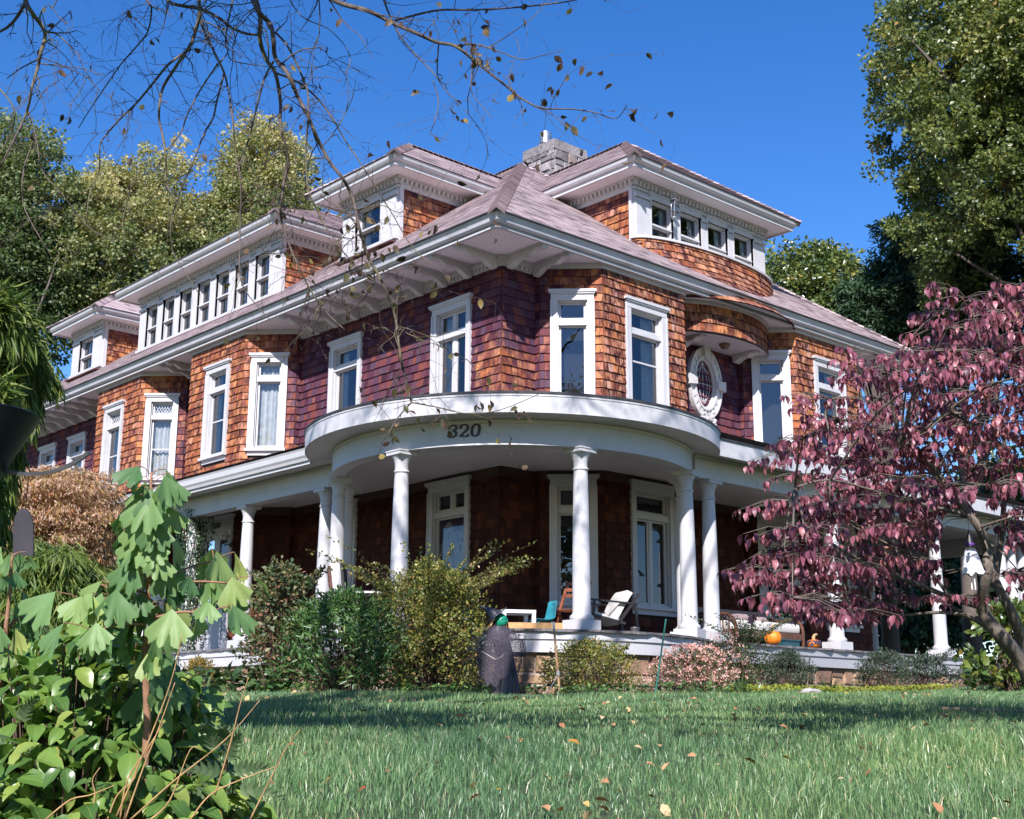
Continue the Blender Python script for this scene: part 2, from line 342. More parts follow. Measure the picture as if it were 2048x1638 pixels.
# ---------------------------------------------------------------- the house: shared builders
def shingles(mb, place, L, z0, z1, wea, holes=(), expo=0.165, zb=0.0, wmin=0.09, wmax=0.23, top=0.006, bot=0.030):
    """courses of split shingles, every one a tapered plate; place(a, z, d) puts them on a flat or curved wall"""
    k = math.floor((z0-zb)/expo+1e-6)
    while zb+k*expo < z1-0.01:
        za = max(z0, zb+k*expo); zc = min(z1, zb+(k+1)*expo); k += 1
        if zc-za < 0.02: continue
        zm = (za+zc)/2
        cuts = sorted((h[0], h[1]) for h in holes if h[2] < zm < h[3])
        iv = []; p = 0.0
        for h0, h1 in cuts:
            if h0 > p: iv.append((p, h0))
            p = max(p, h1)
        if p < L: iv.append((p, L))
        for a, e in iv:
            a0 = a-(random.random()*0.1 if a == 0 else 0)
            while a0 < e-0.004:
                w = random.uniform(wmin, wmax); a1 = min(e, a0+w)
                if e-a1 < 0.05: a1 = e
                s = max(a, a0); g = 0.002
                if a1-s > 0.012:
                    r = random.random(); d0 = bot+random.uniform(-0.004, 0.008); zj = za+random.uniform(-0.006, 0.004); zt = zc+0.004
                    w_ = wea(s, zm) if callable(wea) else wea
                    w_ = max(0.001, w_+random.gauss(0, .03+.17*min(1, w_))); ou = random.random()*40
                    f = place(s+g, zj, d0), place(a1-g, zj, d0), place(a1-g, zt, top), place(s+g, zt, top)
                    b0, b1 = place(s+g, zj, 0), place(a1-g, zj, 0)
                    mb.face(f, 0, r, w_, [(s+ou, 0), (a1+ou, 0), (a1+ou, zt-zj), (s+ou, zt-zj)])
                    mb.face((b0, b1, f[1], f[0]), 0, r*0.3, .001, [(s+ou, 0), (a1+ou, 0), (a1+ou, .02), (s+ou, .02)])  # butt face coloured darker, painting in the shade line between courses
                    mb.face((b1, f[2], f[1]), 0, r, w_, [(s+ou, 0), (a1+ou, 0.1), (a1+ou, .12)])
                    mb.face((b0, f[0], f[3]), 0, r, w_, [(s+ou, 0), (a1+ou, 0.1), (a1+ou, .12)])
                a0 = a1
def holed(mb, fr, L, z0, z1, holes, m=1, d=0.0):
    A = sorted({0.0, L, *[h[0] for h in holes], *[h[1] for h in holes]}); Z = sorted({z0, z1, *[h[2] for h in holes], *[h[3] for h in holes]})
    A = [a for a in A if 0 <= a <= L]; Z = [z for z in Z if z0 <= z <= z1]
    for i in range(len(A)-1):
        for j in range(len(Z)-1):
            am, zm = (A[i]+A[i+1])/2, (Z[j]+Z[j+1])/2
            if any(h[0] < am < h[1] and h[2] < zm < h[3] for h in holes): continue
            mb.face([fr(A[i], Z[j], d), fr(A[i+1], Z[j], d), fr(A[i+1], Z[j+1], d), fr(A[i], Z[j+1], d)], m)
def clip(poly, k, lo, keep_less):
    out = []
    for i in range(len(poly)):
        p, q = poly[i], poly[(i+1) % len(poly)]
        pi = p[k] <= lo if keep_less else p[k] >= lo; qi = q[k] <= lo if keep_less else q[k] >= lo
        if pi: out.append(p)
        if pi != qi:
            t = (lo-p[k])/(q[k]-p[k]); out.append((p[0]+(q[0]-p[0])*t, p[1]+(q[1]-p[1])*t))
    return out
def tabs(mb, poly, place, expo=0.14, wmin=0.16, wmax=0.34, th=0.0055, base=0.004):
    """asphalt shingles: every course a row of tabs, each a little proud of the course below; poly is the roof plane in (a, h)"""
    h0 = min(p[1] for p in poly); h1 = max(p[1] for p in poly); k = 0
    while h0+k*expo < h1-1e-4:
        hb = h0+k*expo; ht = min(h1, hb+expo); k += 1
        strip = clip(clip(poly, 1, hb, False), 1, ht, True)
        if len(strip) < 3: continue
        a = min(p[0] for p in strip); e = max(p[0] for p in strip); a -= random.random()*0.2
        tone = random.uniform(-0.08, 0.08)
        while a < e:
            b_ = a+random.uniform(wmin, wmax)
            q = clip(clip(strip, 0, a, False), 0, b_, True)
            if len(q) >= 3:
                jj = random.uniform(0, 0.002); r = min(1, max(0, random.betavariate(2.2, 1.8)+tone))
                off = lambda p: base+(th+jj)*(1-(p[1]-hb)/expo)
                mb.face([place(p[0], p[1], off(p)) for p in q], 0, r)
                low = [p for p in q if abs(p[1]-hb) < 1e-5]
                if len(low) == 2:
                    (x0, _), (x1, _) = low
                    mb.face([place(x0, hb, 0), place(x1, hb, 0), place(x1, hb, off((x1, hb))), place(x0, hb, off((x0, hb)))], 0, r*0.5)
            a = b_
def hipcaps(mb, p, q, w=0.15, expo=0.15, drop=0.10, side=None):
    """folded cap shingles up a hip or along a ridge from p to q"""
    p = np.array(p, float); q = np.array(q, float); Lh = np.linalg.norm(q-p); d = (q-p)/Lh
    s = np.cross(d, (0, 0, 1)); s /= np.linalg.norm(s); u = np.cross(s, d); n = int(Lh/expo)
    for k in range(n):
        a, b = p+d*(k*expo-0.02), p+d*((k+1)*expo+0.02); r = random.random()
        lift0, lift1 = 0.062, 0.040
        for sg in (1, -1):
            f = [a+u*lift0, b+u*lift1, b+s*sg*w-u*(drop-lift1), a+s*sg*w-u*(drop-lift0)]
            if sg > 0: f = f[::-1]
            mb.face(f, 0, r)
            mb.face([a+u*lift0, a+s*sg*w-u*(drop-lift0), a+s*sg*w-u*(drop), a+u*0.02], 0, r*0.3)

def window(parent, fr, ac, W, z0, z1, bars=(), mull=(), lowmull=False, mid=None, curtain=0, lead=False, cw=0.125, name='window', sill=True, sub=False, crown=0.11, label=None, dark=0.5, bt=0.05, s=0.042):
    """a window in its frame: casing, crown, sill, sashes, glass and the dark room behind; returns its opening"""
    mb = MB(); g = MB(); a0, a1 = ac-W/2, ac+W/2; o0, o1 = a0+cw, a1-cw; t0 = z0+(0.06 if sill else 0.02); t1 = z1-0.20
    D = 0.055
    mb.box(fr, a0, o0, z0, t1, -0.03, D); mb.box(fr, o1, a1, z0, t1, -0.03, D)
    mb.box(fr, a0-0.012, a0+0.02, z0, t1, -0.02, D+0.018); mb.box(fr, a1-0.02, a1+0.012, z0, t1, -0.02, D+0.018)
    mb.box(fr, a0, a1, t1, z1-0.065, -0.03, D+0.006); mb.box(fr, a0-0.02, a1+0.02, z1-0.085, z1-0.055, -0.02, D+0.035)
    mb.box(fr, a0-0.05, a1+0.05, z1-0.055, z1, -0.02, crown)
    if sill:
        mb.box(fr, a0-0.045, a1+0.045, z0, z0+0.06, -0.1, 0.115); mb.box(fr, a0, a1, z0-0.09, z0, -0.02, 0.045)
    # jambs, then the sash bars
    G = -0.085
    mb.box(fr, o0-0.02, o0+0.022, t0, t1, -0.13, 0.0); mb.box(fr, o1-0.022, o1+0.02, t0, t1, -0.13, 0.0)
    mb.box(fr, o0, o1, t1-0.022, t1+0.02, -0.13, 0.0); mb.box(fr, o0, o1, t0-0.02, t0+0.03, -0.13, 0.004)
    zs = [t0+0.03]+sorted(bars)+[t1-0.022]
    for zb_ in bars: mb.box(fr, o0, o1, zb_-bt, zb_+bt, -0.12, 0.002); mb.box(fr, o0, o1, zb_-bt-.012, zb_-bt+.02, -0.1, 0.02)
    for i in range(len(zs)-1):
        lo = zs[i]+(bt if i else 0); hi = zs[i+1]-(bt if i < len(zs)-2 else 0)
        cols = [o0+0.022]+[c for c in mull]+[o1-0.022]
        if (lowmull is True and i == len(zs)-2) or (lowmull == 'top' and i < len(zs)-2): cols = [cols[0], cols[-1]]
        for c in cols[1:-1]: mb.box(fr, c-0.035, c+0.035, lo, hi, G-0.03, G+0.035)
        for j in range(len(cols)-1):
            l = cols[j]+(0.035 if j else 0); r_ = cols[j+1]-(0.035 if j < len(cols)-2 else 0)
            mb.box(fr, l, l+s, lo, hi, G-0.02, G+0.022); mb.box(fr, r_-s, r_, lo, hi, G-0.02, G+0.022)
            mb.box(fr, l+s, r_-s, lo, lo+s*1.2, G-0.02, G+0.0215); mb.box(fr, l+s, r_-s, hi-s, hi, G-0.02, G+0.0215)
            if mid and i == 0: mb.box(fr, l+s, r_-s, mid-0.016, mid+0.016, G-0.015, G+0.018)
            g.face([fr(l+s-.004, lo+s-.004, G), fr(r_-s+.004, lo+s-.004, G), fr(r_-s+.004, hi-s+.004, G), fr(l+s-.004, hi-s+.004, G)])
            if lead and i == len(zs)-2:      # diamond leaded light
                n = 6; x0, x1, y0, y1 = l+s, r_-s, lo+s, hi-s
                for k in range(n+1):
                    xx = x0+(x1-x0)*k/n
                    for sg in (1, -1):
                        p = [xx, y0]; q = [xx+sg*(x1-x0)/n*2, y1]
                        if q[0] > x1: tt = (x1-p[0])/(q[0]-p[0]); q = [x1, y0+(y1-y0)*tt]
                        if q[0] < x0: tt = (x0-p[0])/(q[0]-p[0]); q = [x0, y0+(y1-y0)*tt]
                        if abs(q[0]-p[0]) > 1e-3: mb.bar(fr(p[0], p[1], G+.006), fr(q[0], q[1], G+.006), 0.011, 0.008, m=2)
    # the room behind
    mb.face([fr(o0-.1, t0-.05, -dark), fr(o1+.1, t0-.05, -dark), fr(o1+.1, t1+.05, -dark), fr(o0-.1, t1+.05, -dark)], 1)
    for e in (o0-.02, o1+.02): mb.face([fr(e, t0-.05, -.13), fr(e, t1+.05, -.13), fr(e, t1+.05, -dark), fr(e, t0-.05, -dark)], 1)
    for e in (t0-.05, t1+.05): mb.face([fr(o0-.1, e, -.13), fr(o1+.1, e, -.13), fr(o1+.1, e, -dark), fr(o0-.1, e, -dark)], 1)
    if sub:
        for f in g.f: mb.face([g.v[i] for i in f], 3)
    if curtain and sub:
        for lo_, hi_ in ((o0, o0+(o1-o0)*.30), (o1-(o1-o0)*.30, o1)):
            for k in range(8):
                x0 = lo_+(hi_-lo_)*k/8; x1 = lo_+(hi_-lo_)*(k+1)/8; b0 = 0.02*(k % 2); b1 = 0.02*((k+1) % 2)
                mb.face([fr(x0, t0, -.16-b0), fr(x1, t0, -.16-b1), fr(x1, t1, -.16-b1), fr(x0, t1, -.16-b0)], 4)
    w = mb.build(name, [WH, DARK, LEAD, GL, CURT], parent)
    if label: w["label"] = label
    if not sub:
        g.build('pane', GL, w)
        if curtain:
            c = MB()
            spans = {1: ((o0, o0+(o1-o0)*.34), (o1-(o1-o0)*.34, o1)), 2: ((o0, o0+(o1-o0)*.30),), 3: ((o0, o1),), 4: ((o1-(o1-o0)*.42, o1),)}[curtain]
            for lo_, hi_ in spans:
                n = max(8, int((hi_-lo_)/0.035))
                for k in range(n):
                    x0 = lo_+(hi_-lo_)*k/n; x1 = lo_+(hi_-lo_)*(k+1)/n; b0 = 0.028*math.sin(k*2.4)+.01*math.sin(k*.9); b1 = 0.028*math.sin((k+1)*2.4)+.01*math.sin((k+1)*.9)
                    c.face([fr(x0, t0, -.19+b0), fr(x1, t0, -.19+b1), fr(x1, t1, -.19+b1), fr(x0, t1, -.19+b0)])
            c.build('curtain', CURT, w, smooth=True)
    return (o0-.02, o1+.02, t0-.02, t1+.02), (a0+.02, a1-.02, z0-0.08 if sill else z0, z1-0.02)

# ---------------------------------------------------------------- the house: walls and their windows
house = thing('house', 'large brown cedar shingled house with white trim, dormers and a curved front porch', 'house', (5.5, 9.0, -1.0))
PLAN = [(0, 25), (0, 15.5), (-.13, 15.5), (-.96, 14.69), (-.96, 12.31), (-.13, 11.5), (0, 11.5), (0, 10.6), (-.13, 10.6), (-.96, 9.77), (-.96, 7.41), (-.13, 6.58), (0, 6.58), (0, 0),
        (.83, 0), (.83, -.13), (1.66, -.96), (3.97, -.96), (4.8, -.13), (4.8, 0), (6.88, 0), (6.88, -.13), (7.7, -.96), (9.99, -.96), (10.8, -.13), (10.8, 0), (11, 0), (11, 8)]
SEG = [Fr(PLAN[i], np.subtract(PLAN[i+1], PLAN[i])) for i in range(len(PLAN)-1)]
SL = [float(np.hypot(*np.subtract(PLAN[i+1], PLAN[i]))) for i in range(len(PLAN)-1)]
opens = {}; covers = {}
def win(storey, seg, ac, W, z0, z1, **k):
    o, c = window(house, SEG[seg], ac, W, z0, z1, **k)
    opens.setdefault((storey, seg), []).append(o); covers.setdefault((storey, seg), []).append(c)
# upper storey
for a in (5.05, 7.05): win(2, 0, a, 1.1, 4.5, 6.50, bars=(5.95,), mid=5.2, curtain=1)
win(2, 3, 1.05, 1.02, 4.33, 6.50, bars=(5.92,), mid=5.15, lead=True, curtain=1, label='tall window with a leaded light above, in the far bay')
win(2, 4, .57, .80, 4.33, 6.50, bars=(5.92,), mid=5.12, lead=True, curtain=3, label='narrow window with diamond leaded light above')
win(2, 9, 1.30, 1.02, 4.33, 6.52, bars=(5.92,), mid=5.2, curtain=1)
win(2, 10, .57, .80, 4.33, 6.52, bars=(5.95,), curtain=3)
win(2, 12, 6.58-4.87, 1.12, 4.33, 6.53, bars=(5.93,), mid=5.0, curtain=2)
win(2, 12, 6.58-1.40, 1.14, 3.50, 6.52, bars=(5.86,), mull=(5.18,), sill=False, label='pair of narrow glazed doors with two small lights above', curtain=1)
win(2, 15, .61, .80, 3.90, 6.54, bars=(5.92,), label='tall two-pane window on the angled bay face')
win(2, 16, 1.17, 1.14, 3.90, 6.55, bars=(5.92,), mid=5.35, curtain=4)
win(2, 21, .60, .80, 4.33, 6.54, bars=(5.95,))
win(2, 22, 1.16, 1.14, 4.33, 6.54, bars=(5.92,), mid=5.3, curtain=1)
# ground floor, under the porch
win(1, 12, 6.58-4.85, 1.12, .55, 3.04, bars=(2.42,), mull=(6.58-4.85,), lowmull='top')
win(1, 12, 6.58-1.39, 1.18, .45, 3.04, bars=(2.42,), mull=(6.58-1.39,), lowmull='top', label='window with two small lights above and a ghost picture inside')
win(1, 15, .61, .84, .68, 3.03, bars=(2.40,))
win(1, 16, 1.25, 1.18, .68, 3.03, bars=(2.40,), mull=(1.25,), lowmull=True)
win(1, 21, .60, .82, .68, 2.98, bars=(2.38,))
win(1, 22, 1.2, 1.18, .68, 2.98, bars=(2.38,), curtain=1)
win(1, 3, 1.1, 1.05, .6, 3.0, bars=(2.4,), curtain=1)
win(1, 4, .57, .80, .6, 3.0, bars=(2.4,), curtain=3)
win(1, 0, 5.2, 1.1, .6, 3.0, bars=(2.4,), mid=1.4, curtain=1)
# front door pair with its frame: a part of the house with leaves, lights and handles
fd = SEG[9]; dm = MB(); da0, da1 = 1.02, 2.32; dz0, dz1 = 0.12, 2.98
dm.box(fd, da0, da0+.10, dz0, dz1-.34, -.05, .06); dm.box(fd, da1-.10, da1, dz0, dz1-.34, -.05, .06); dm.box(fd, da0, da1, dz1-.34, dz1-.06, -.05, .065); dm.box(fd, da0-.05, da1+.05, dz1-.06, dz1, -.05, .13)
dm.box(fd, da0, da1, dz0-.12, dz0, -.1, .30)
door = dm.build('front_door', [GREY], house); door["label"] = 'grey double door with glazed leaves and a number above'
mid_ = (da0+da1)/2
for l, r_ in ((da0+.10, mid_-.004), (mid_+.004, da1-.10)):
    lf = MB(); zt = dz1-.34
    lf.box(fd, l, l+.11, dz0, zt, -.03, .02); lf.box(fd, r_-.11, r_, dz0, zt, -.03, .02); lf.box(fd, l+.11, r_-.11, zt-.15, zt, -.03, .0195)
    lf.box(fd, l+.11, r_-.11, dz0, dz0+.72, -.03, .0195); lf.box(fd, l+.17, r_-.17, dz0+.15, dz0+.60, .0, .032)
    lf.face([fd(l+.11, dz0+.72, -.005), fd(r_-.11, dz0+.72, -.005), fd(r_-.11, zt-.15, -.005), fd(l+.11, zt-.15, -.005)], 1)
    lf.face([fd(l+.05, dz0+.7, -.3), fd(r_-.05, dz0+.7, -.3), fd(r_-.05, zt, -.3), fd(l+.05, zt, -.3)], 2)
    lf.build('door_leaf', [GREY, GL, DARK], door)
for sx in (-.07, .07):
    h = MB(); h.box(fd, mid_+sx-.022, mid_+sx+.022, dz0+.86, dz0+1.12, .02, .028); h.tube([fd(mid_+sx, dz0+.96, .03), fd(mid_+sx, dz0+.96, .075), fd(mid_+sx*2.2, dz0+.955, .08)], .011, 8)
    h.build('door_handle', GALV, door)
opens.setdefault((1, 9), []).append((da0+.08, da1-.08, dz0-.05, dz1-.3)); covers.setdefault((1, 9), []).append((da0+.02, da1-.02, -.1, dz1-.02))
# numerals: closed outlines drawn stroke by stroke (an italic, swelling hand)
def numeral(ch):
    if ch == '3': return [(-.30, .66), (-.28, .86), (-.02, .98), (.24, .88), (.26, .68), (.06, .54), (-.08, .52)], [(-.08, .52), (.12, .50), (.30, .36), (.28, .12), (.02, .0), (-.26, .08), (-.34, .26)]
    if ch == '2': return [(-.30, .66), (-.28, .88), (0, .98), (.26, .84), (.26, .62), (.02, .34), (-.32, .04)], [(-.32, .04), (-.12, .10), (.08, .02), (.32, .06), (.38, .20)]
    return [(0, .98), (-.24, .82), (-.30, .5), (-.24, .16), (0, .02), (.24, .18), (.30, .5), (.24, .84), (0, .98)],
def numerals(mb, text, place, h, gap, wt=0.105):
    for i, ch in enumerate(text):
        for st in numeral(ch):
            P = [np.array(p) for p in st]; Q = []
            for j in range(len(P)-1):        # smooth the stroke
                p0, p1, p2, p3 = P[max(j-1, 0)], P[j], P[j+1], P[min(j+2, len(P)-1)]
                for t in np.linspace(0, 1, 6, endpoint=False):
                    Q.append(0.5*((2*p1)+(-p0+p2)*t+(2*p0-5*p1+4*p2-p3)*t*t+(-p0+3*p1-3*p2+p3)*t**3))
            Q.append(P[-1]); n = len(Q); Lf = []; Rt = []
            for j, q in enumerate(Q):
                d = Q[min(j+1, n-1)]-Q[max(j-1, 0)]; d = d/(np.hypot(*d)+1e-9); nn = np.array([-d[1], d[0]])
                w = wt*(0.55+0.75*abs(d[1]))*(0.75 if j in (0, n-1) else 1)
                Lf.append(q+nn*w); Rt.append(q-nn*w)
            for j in range(n-1):
                qd = [Lf[j], Lf[j+1], Rt[j+1], Rt[j]]
                pp = lambda q, d: place((i-1)*gap+q[0]*h+0.10*(q[1]-.5)*h, q[1]*h, d)
                lo = [pp(q, .002) for q in qd]; hi = [pp(q, .014) for q in qd]
                mb.poly(lo+hi, [(4, 5, 6, 7), (0, 1, 5, 4), (1, 2, 6, 5), (2, 3, 7, 6), (3, 0, 4, 7)])
nm = MB(); numerals(nm, '320', lambda a, z, d: fd(mid_+a, dz1-.25+z, .066+d), .11, .125); nm.build('door_lettering', BLACK, door)

def wea2(seg):
    fr = SEG[seg]
    def f(a, z):
        p = fr.o+fr.t*a; prot = max(0, -p[0] if p[0] < .01 and p[1] > 0.01 else -p[1])
        w = 0.06+min(1, prot/0.75)*0.78
        if prot < .05:
            c = math.hypot(max(0, p[0]), max(0, p[1]))      # the corner takes the weather
            w += 0.62*max(0, 1-c/1.3)*min(1, max(0, (5.9-z)/.7))
        else: w += .10*(z < 4.6)
        if seg in (16, 22): w += 0.42
        if seg in (3, 9): w += 0.05
        return w
    return f
body = MB(); low = MB(); core = MB()
for i, (fr, L) in enumerate(zip(SEG, SL)):
    front = i < len(SEG)-1
    for st, (za, zb_) in ((1, (-0.02, 2.96)), (2, (3.38, 7.06))):
        holed(core, fr, L, za-.1, zb_+.15, opens.get((st, i), []), 0)
        if not front: continue
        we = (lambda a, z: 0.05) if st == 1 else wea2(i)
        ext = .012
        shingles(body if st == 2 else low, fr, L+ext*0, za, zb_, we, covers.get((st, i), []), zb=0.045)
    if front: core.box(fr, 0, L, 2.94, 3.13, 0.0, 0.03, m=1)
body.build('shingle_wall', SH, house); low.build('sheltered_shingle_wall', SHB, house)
core.build('wall_core', [BACK, DBRN], house)

# ---------------------------------------------------------------- eaves: soffit, fascia, gutter, dentils, brackets
EV = [(-1.08, 25.5), (-1.08, -1.08), (12.08, -1.08), (12.08, 12)]
e = MB()
e.face([(-1.08, 25.5, 7.06), (0.3, 25.5, 7.06), (0.3, 0.3, 7.06), (-1.08, -1.08, 7.06)][::-1]); e.face([(-1.08, -1.08, 7.0601), (0.3, 0.3, 7.0601), (11, .3, 7.0601), (12.08, -1.08, 7.0601)])
e.face([(12.08, -1.08, 7.06), (11.2, .2, 7.06), (11.2, 12, 7.06), (12.08, 12, 7.06)])
e.build('soffit', CEIL, house)
e = MB()
sweep(e, rect(-.03, .022, 7.02, 7.19), EV); sweep(e, rect(.022, .045, 7.02, 7.05), EV)
e.build('fascia', WH, house)
e = MB()
sweep(e, [(.02, 7.085), (.075, 7.09), (.115, 7.12), (.13, 7.17), (.155, 7.215), (.165, 7.25), (.15, 7.25), (.14, 7.22), (.11, 7.18), (.02, 7.16)], EV)
sweep(e, rect(.0, .03, 7.19, 7.25), EV)
e.build('gutter', mk_paint("gutter_paint", (0.48, 0.48, 0.51), .75), house)
# crown strip where the bays meet the soffit, dentil course along the straight walls
cr = MB(); dt = MB()
sweep(cr, rect(0, .075, 7.0, 7.065), PLAN[:-1]); sweep(cr, rect(0, .045, 6.96, 7.0), PLAN[:-1])
for i in (0, 7, 6, 12, 13, 18, 19, 24):
    fr, L = SEG[i], SL[i]
    if L < .1: continue
    cr.box(fr, -.02, L+.02, 6.86, 6.96, 0, .05); cr.box(fr, -.02, L+.02, 6.945, 7.055, .045, .10)
    n = int(L/.105)
    for k in range(n):
        a = (k+.25)*L/n; dt.box(fr, a, a+.058, 6.875, 6.95, .05, .088)
cr.build('frieze', WH, house); dt.build('dentil_molding', WH, house)
SC = [(0, .0), (0, -.25), (.05, -.262), (.12, -.235), (.26, -.16), (.40, -.125), (.52, -.145), (.62, -.15), (.72, -.10), (.82, -.055), (.84, -.10), (.97, -.095), (.97, .0)]
def bracket(fr, a, parent=house, zt=7.06, k=1.0, wd=.12, name='bracket'):
    b = MB(); b.prism([(d*k+.085, z*k) for d, z in SC], lambda d, z, w: fr(a+w, zt+z-.002, d), -wd/2, wd/2)
    b.box(fr, a-wd/2-.02, a+wd/2+.02, zt-.035, zt-.003, .08, .98*k)
    b.build(name, WH, parent)
for k in range(9): bracket(SEG[12], 6.58-.10-.72*k)
for k in range(2): bracket(SEG[13], .10+.66*k)
for v in (10.85, 11.25): bracket(SEG[6], 11.5-v)
for k in range(9): bracket(SEG[0], 25-(15.9+.70*k)) if 15.9+.7*k < 24.5 else None
bracket(SEG[24], .1)

# ---------------------------------------------------------------- main roof
SLP = 0.75; CS = 1/math.hypot(1, SLP); E0 = -1.275; ZE = 7.262
RIDGE = ZE+SLP*(5.5-E0)
def leftplane(a, h, d): return (E0+h*CS-d*SLP*CS, a, ZE+h*SLP*CS+d*CS)
def rightplane(a, h, d): return (a, E0+h*CS-d*SLP*CS, ZE+h*SLP*CS+d*CS)
HL = (5.5-E0)/CS
rf = MB()
tabs(rf, [(E0, 0), (25.6, 0), (18.7, HL), (5.5, HL)], leftplane)
tabs(rf, [(E0, 0), (12.275, 0), (5.5, HL)], rightplane)
rf.face([(E0, 25.6, ZE), (E0, E0, ZE), (5.5, 5.5, RIDGE), (5.5, 18.7, RIDGE)], 1); rf.face([(E0, E0, ZE), (12.275, E0, ZE), (5.5, 5.5, RIDGE)], 1)
rf.face([(12.275, E0, ZE), (12.275, 25.6, ZE), (5.5, 18.7, RIDGE), (5.5, 5.5, RIDGE)], 0, .5); rf.face([(E0, 25.6, ZE), (5.5, 18.7, RIDGE), (12.275, 25.6, ZE)], 0, .5)
hipcaps(rf, (E0, E0, ZE), (5.5, 5.5, RIDGE)); hipcaps(rf, (12.275, E0, ZE), (5.5, 5.5, RIDGE)); hipcaps(rf, (5.5, 5.5, RIDGE), (5.5, 18.7, RIDGE))
sweep(rf, rect(.155, .20, 7.245, 7.268), EV, m=1)
rf.build('roof', [RF, TAR], house)

# ---------------------------------------------------------------- dormers
def dormer(name, label, o, t, hw, zb, wins, slope=.73, zE=9.78, ov=.48, depth=3.2, back=8.0, roof_h=None, skirt=False, curtain=1):
    fr = Fr(o, t); m = MB(); inw = lambda a, z, d: fr(a, z, -d)
    zt = zE-.34; WT = 1.10 if False else 0
    # white front: base board, frieze, corner pilasters, mullion posts; the windows fill the rest
    zs = zb+.06
    m.box(fr, -hw, hw, zb-.35, zs, -.10, .03); m.box(fr, -hw-.03, hw+.03, zs-.02, zs+.05, -.05, .10)
    m.box(fr, -hw, hw, zt, zE, -.10, .03); m.box(fr, -hw-.03, hw+.03, zt+.10, zt+.15, -.08, .06)
    edges = [-hw]
    for a, w in wins: edges += [a-w/2, a+w/2]
    edges.append(hw)
    for k in range(0, len(edges), 2):
        l, r_ = edges[k], edges[k+1]
        m.box(fr, l, r_, zs, zt, -.10, .035); m.box(fr, l+.03, r_-.03, zs+.05, zt-.10, .03, .065)
        m.box(fr, l-.01, r_+.01, zt-.06, zt+.01, .02, .085)
    # shingled cheeks with white corner boards
    for sg in (-1, 1):
        ck = Fr(fr(sg*hw, 0)[:2], -fr.n if sg > 0 else fr.n) if sg > 0 else Fr((np.array(fr(-hw, 0)[:2])-fr.n*depth), fr.n)
        holed(m, ck, depth, zb-1.0, zE+.05, [], 2)
        s = MB(); shingles(s, ck, depth, zb-.6, zE-.24, lambda a, z: .95 if z < zE-.55 else .5, zb=.02)
        m_faces.append(s); 
        m.box(ck, 0, depth, zE-.25, zE, 0, .04)
        m.box(ck, 0 if sg > 0 else depth-.10, .10 if sg > 0 else depth, zb-.4, zE, .0, .036)
    d = m.build(name, [WH, DARK, BACK], house); d["label"] = label
    while m_faces: m_faces.pop().build('cheek_shingles', SH, d)
    q = MB(); path = [inw(hw+ov, 0, back)[:2], fr(hw+ov, 0, ov)[:2], fr(-hw-ov, 0, ov)[:2], inw(-hw-ov, 0, back)[:2]][::-1]
    q.face([fr(-hw-ov, zE, ov), fr(hw+ov, zE, ov), inw(hw+ov, zE, depth+.6), inw(-hw-ov, zE, depth+.6)], 1)
    sweep(q, rect(-.03, .02, zE-.03, zE+.14), path); sweep(q, [(.02, zE+.05), (.07, zE+.06), (.10, zE+.10), (.12, zE+.17), (.02, zE+.17)], path)
    wp = [inw(hw, 0, depth)[:2], fr(hw, 0, 0)[:2], fr(-hw, 0, 0)[:2], inw(-hw, 0, depth)[:2]][::-1]
    sweep(q, rect(.03, .10, zE-.06, zE), wp); 
    q.build('dormer_eaves', [WH, CEIL], d)
    dn = MB()
    for A, B in zip(wp[:-1], wp[1:]):
        L = float(np.hypot(*np.subtract(B, A))); f2 = Fr(A, np.subtract(B, A)); n = int(L/.12)
        dn.box(f2, -.05, L+.05, zE-.165, zE-.06, .03, .06)
        for k in range(n+1): dn.box(f2, k*L/n-.032, k*L/n+.032, zE-.145, zE-.062, .06, .115)
    dn.build('dentil_molding', WH, d)
    r = MB(); H = hw+ov+.14; ze = zE+.175; rh = H*slope if roof_h is None else roof_h; k_ = math.hypot(1, rh/H); 
    ap = -(ov+.14)+H            # how far behind the front wall the ridge starts
    sl = rh/H
    def pl_side(sg):
        def place(a, h, dd):      # a: inward from the eave corner, h: up the slope
            x = H-h/k_+dd*sl/k_; return fr(sg*x, ze+h/k_*sl+dd/k_, (ov+.14)-a)
        return place
    def pl_front(a, h, dd): return fr(a, ze+h/k_*sl+dd/k_, (ov+.14)-h/k_+dd*sl/k_)
    hl = H*k_; B = back
    for sg in (1, -1):
        P2 = [(0, 0), (B, 0), (B, hl), (H, hl)]
        tabs(r, P2, pl_side(sg)); r.face([pl_side(sg)(a, h, 0) for a, h in P2], 1)
        hipcaps(r, pl_side(sg)(0, 0, 0), pl_side(sg)(H, hl, 0))
    tabs(r, [(-H, 0), (H, 0), (0, hl)], pl_front); r.face([pl_front(-H, 0, 0), pl_front(H, 0, 0), pl_front(0, hl, 0)], 1)
    hipcaps(r, pl_front(0, hl, 0), pl_side(1)(B, hl, 0))
    r.build('dormer_roof', [RF, TAR], d)
    for a, w in wins:
        window(d, fr, a, w+.02, zs+.0, zt+.20, bars=((zs+zt)/2,), cw=.02, bt=.02, s=.03, sill=False, sub=True, curtain=curtain, crown=.02, dark=.7)
    f = MB()      # copper flashing along the foot
    f.box(fr, -hw-.04, hw+.04, zb-.06, zb-.035, -.05, .22); f.build('flashing', COPPER, d)
    return d, fr
m_faces = []
dormer('single_window_dormer', 'small hipped dormer with one window nearest the front corner', (0.17, 4.42), (0, -1), .98, 8.35, [(-.02, .92)], depth=2.2, back=5.0)
dormer('long_dormer', 'long dormer with a row of seven windows', (0.10, 11.3), (0, -1), 3.48, 8.20, [(-3.48+.50+.30+k*.98+.0, .60) for k in range(7)] if False else [(-2.76+k*.92, .66) for k in range(7)], depth=2.6, back=6.5, roof_h=2.25)
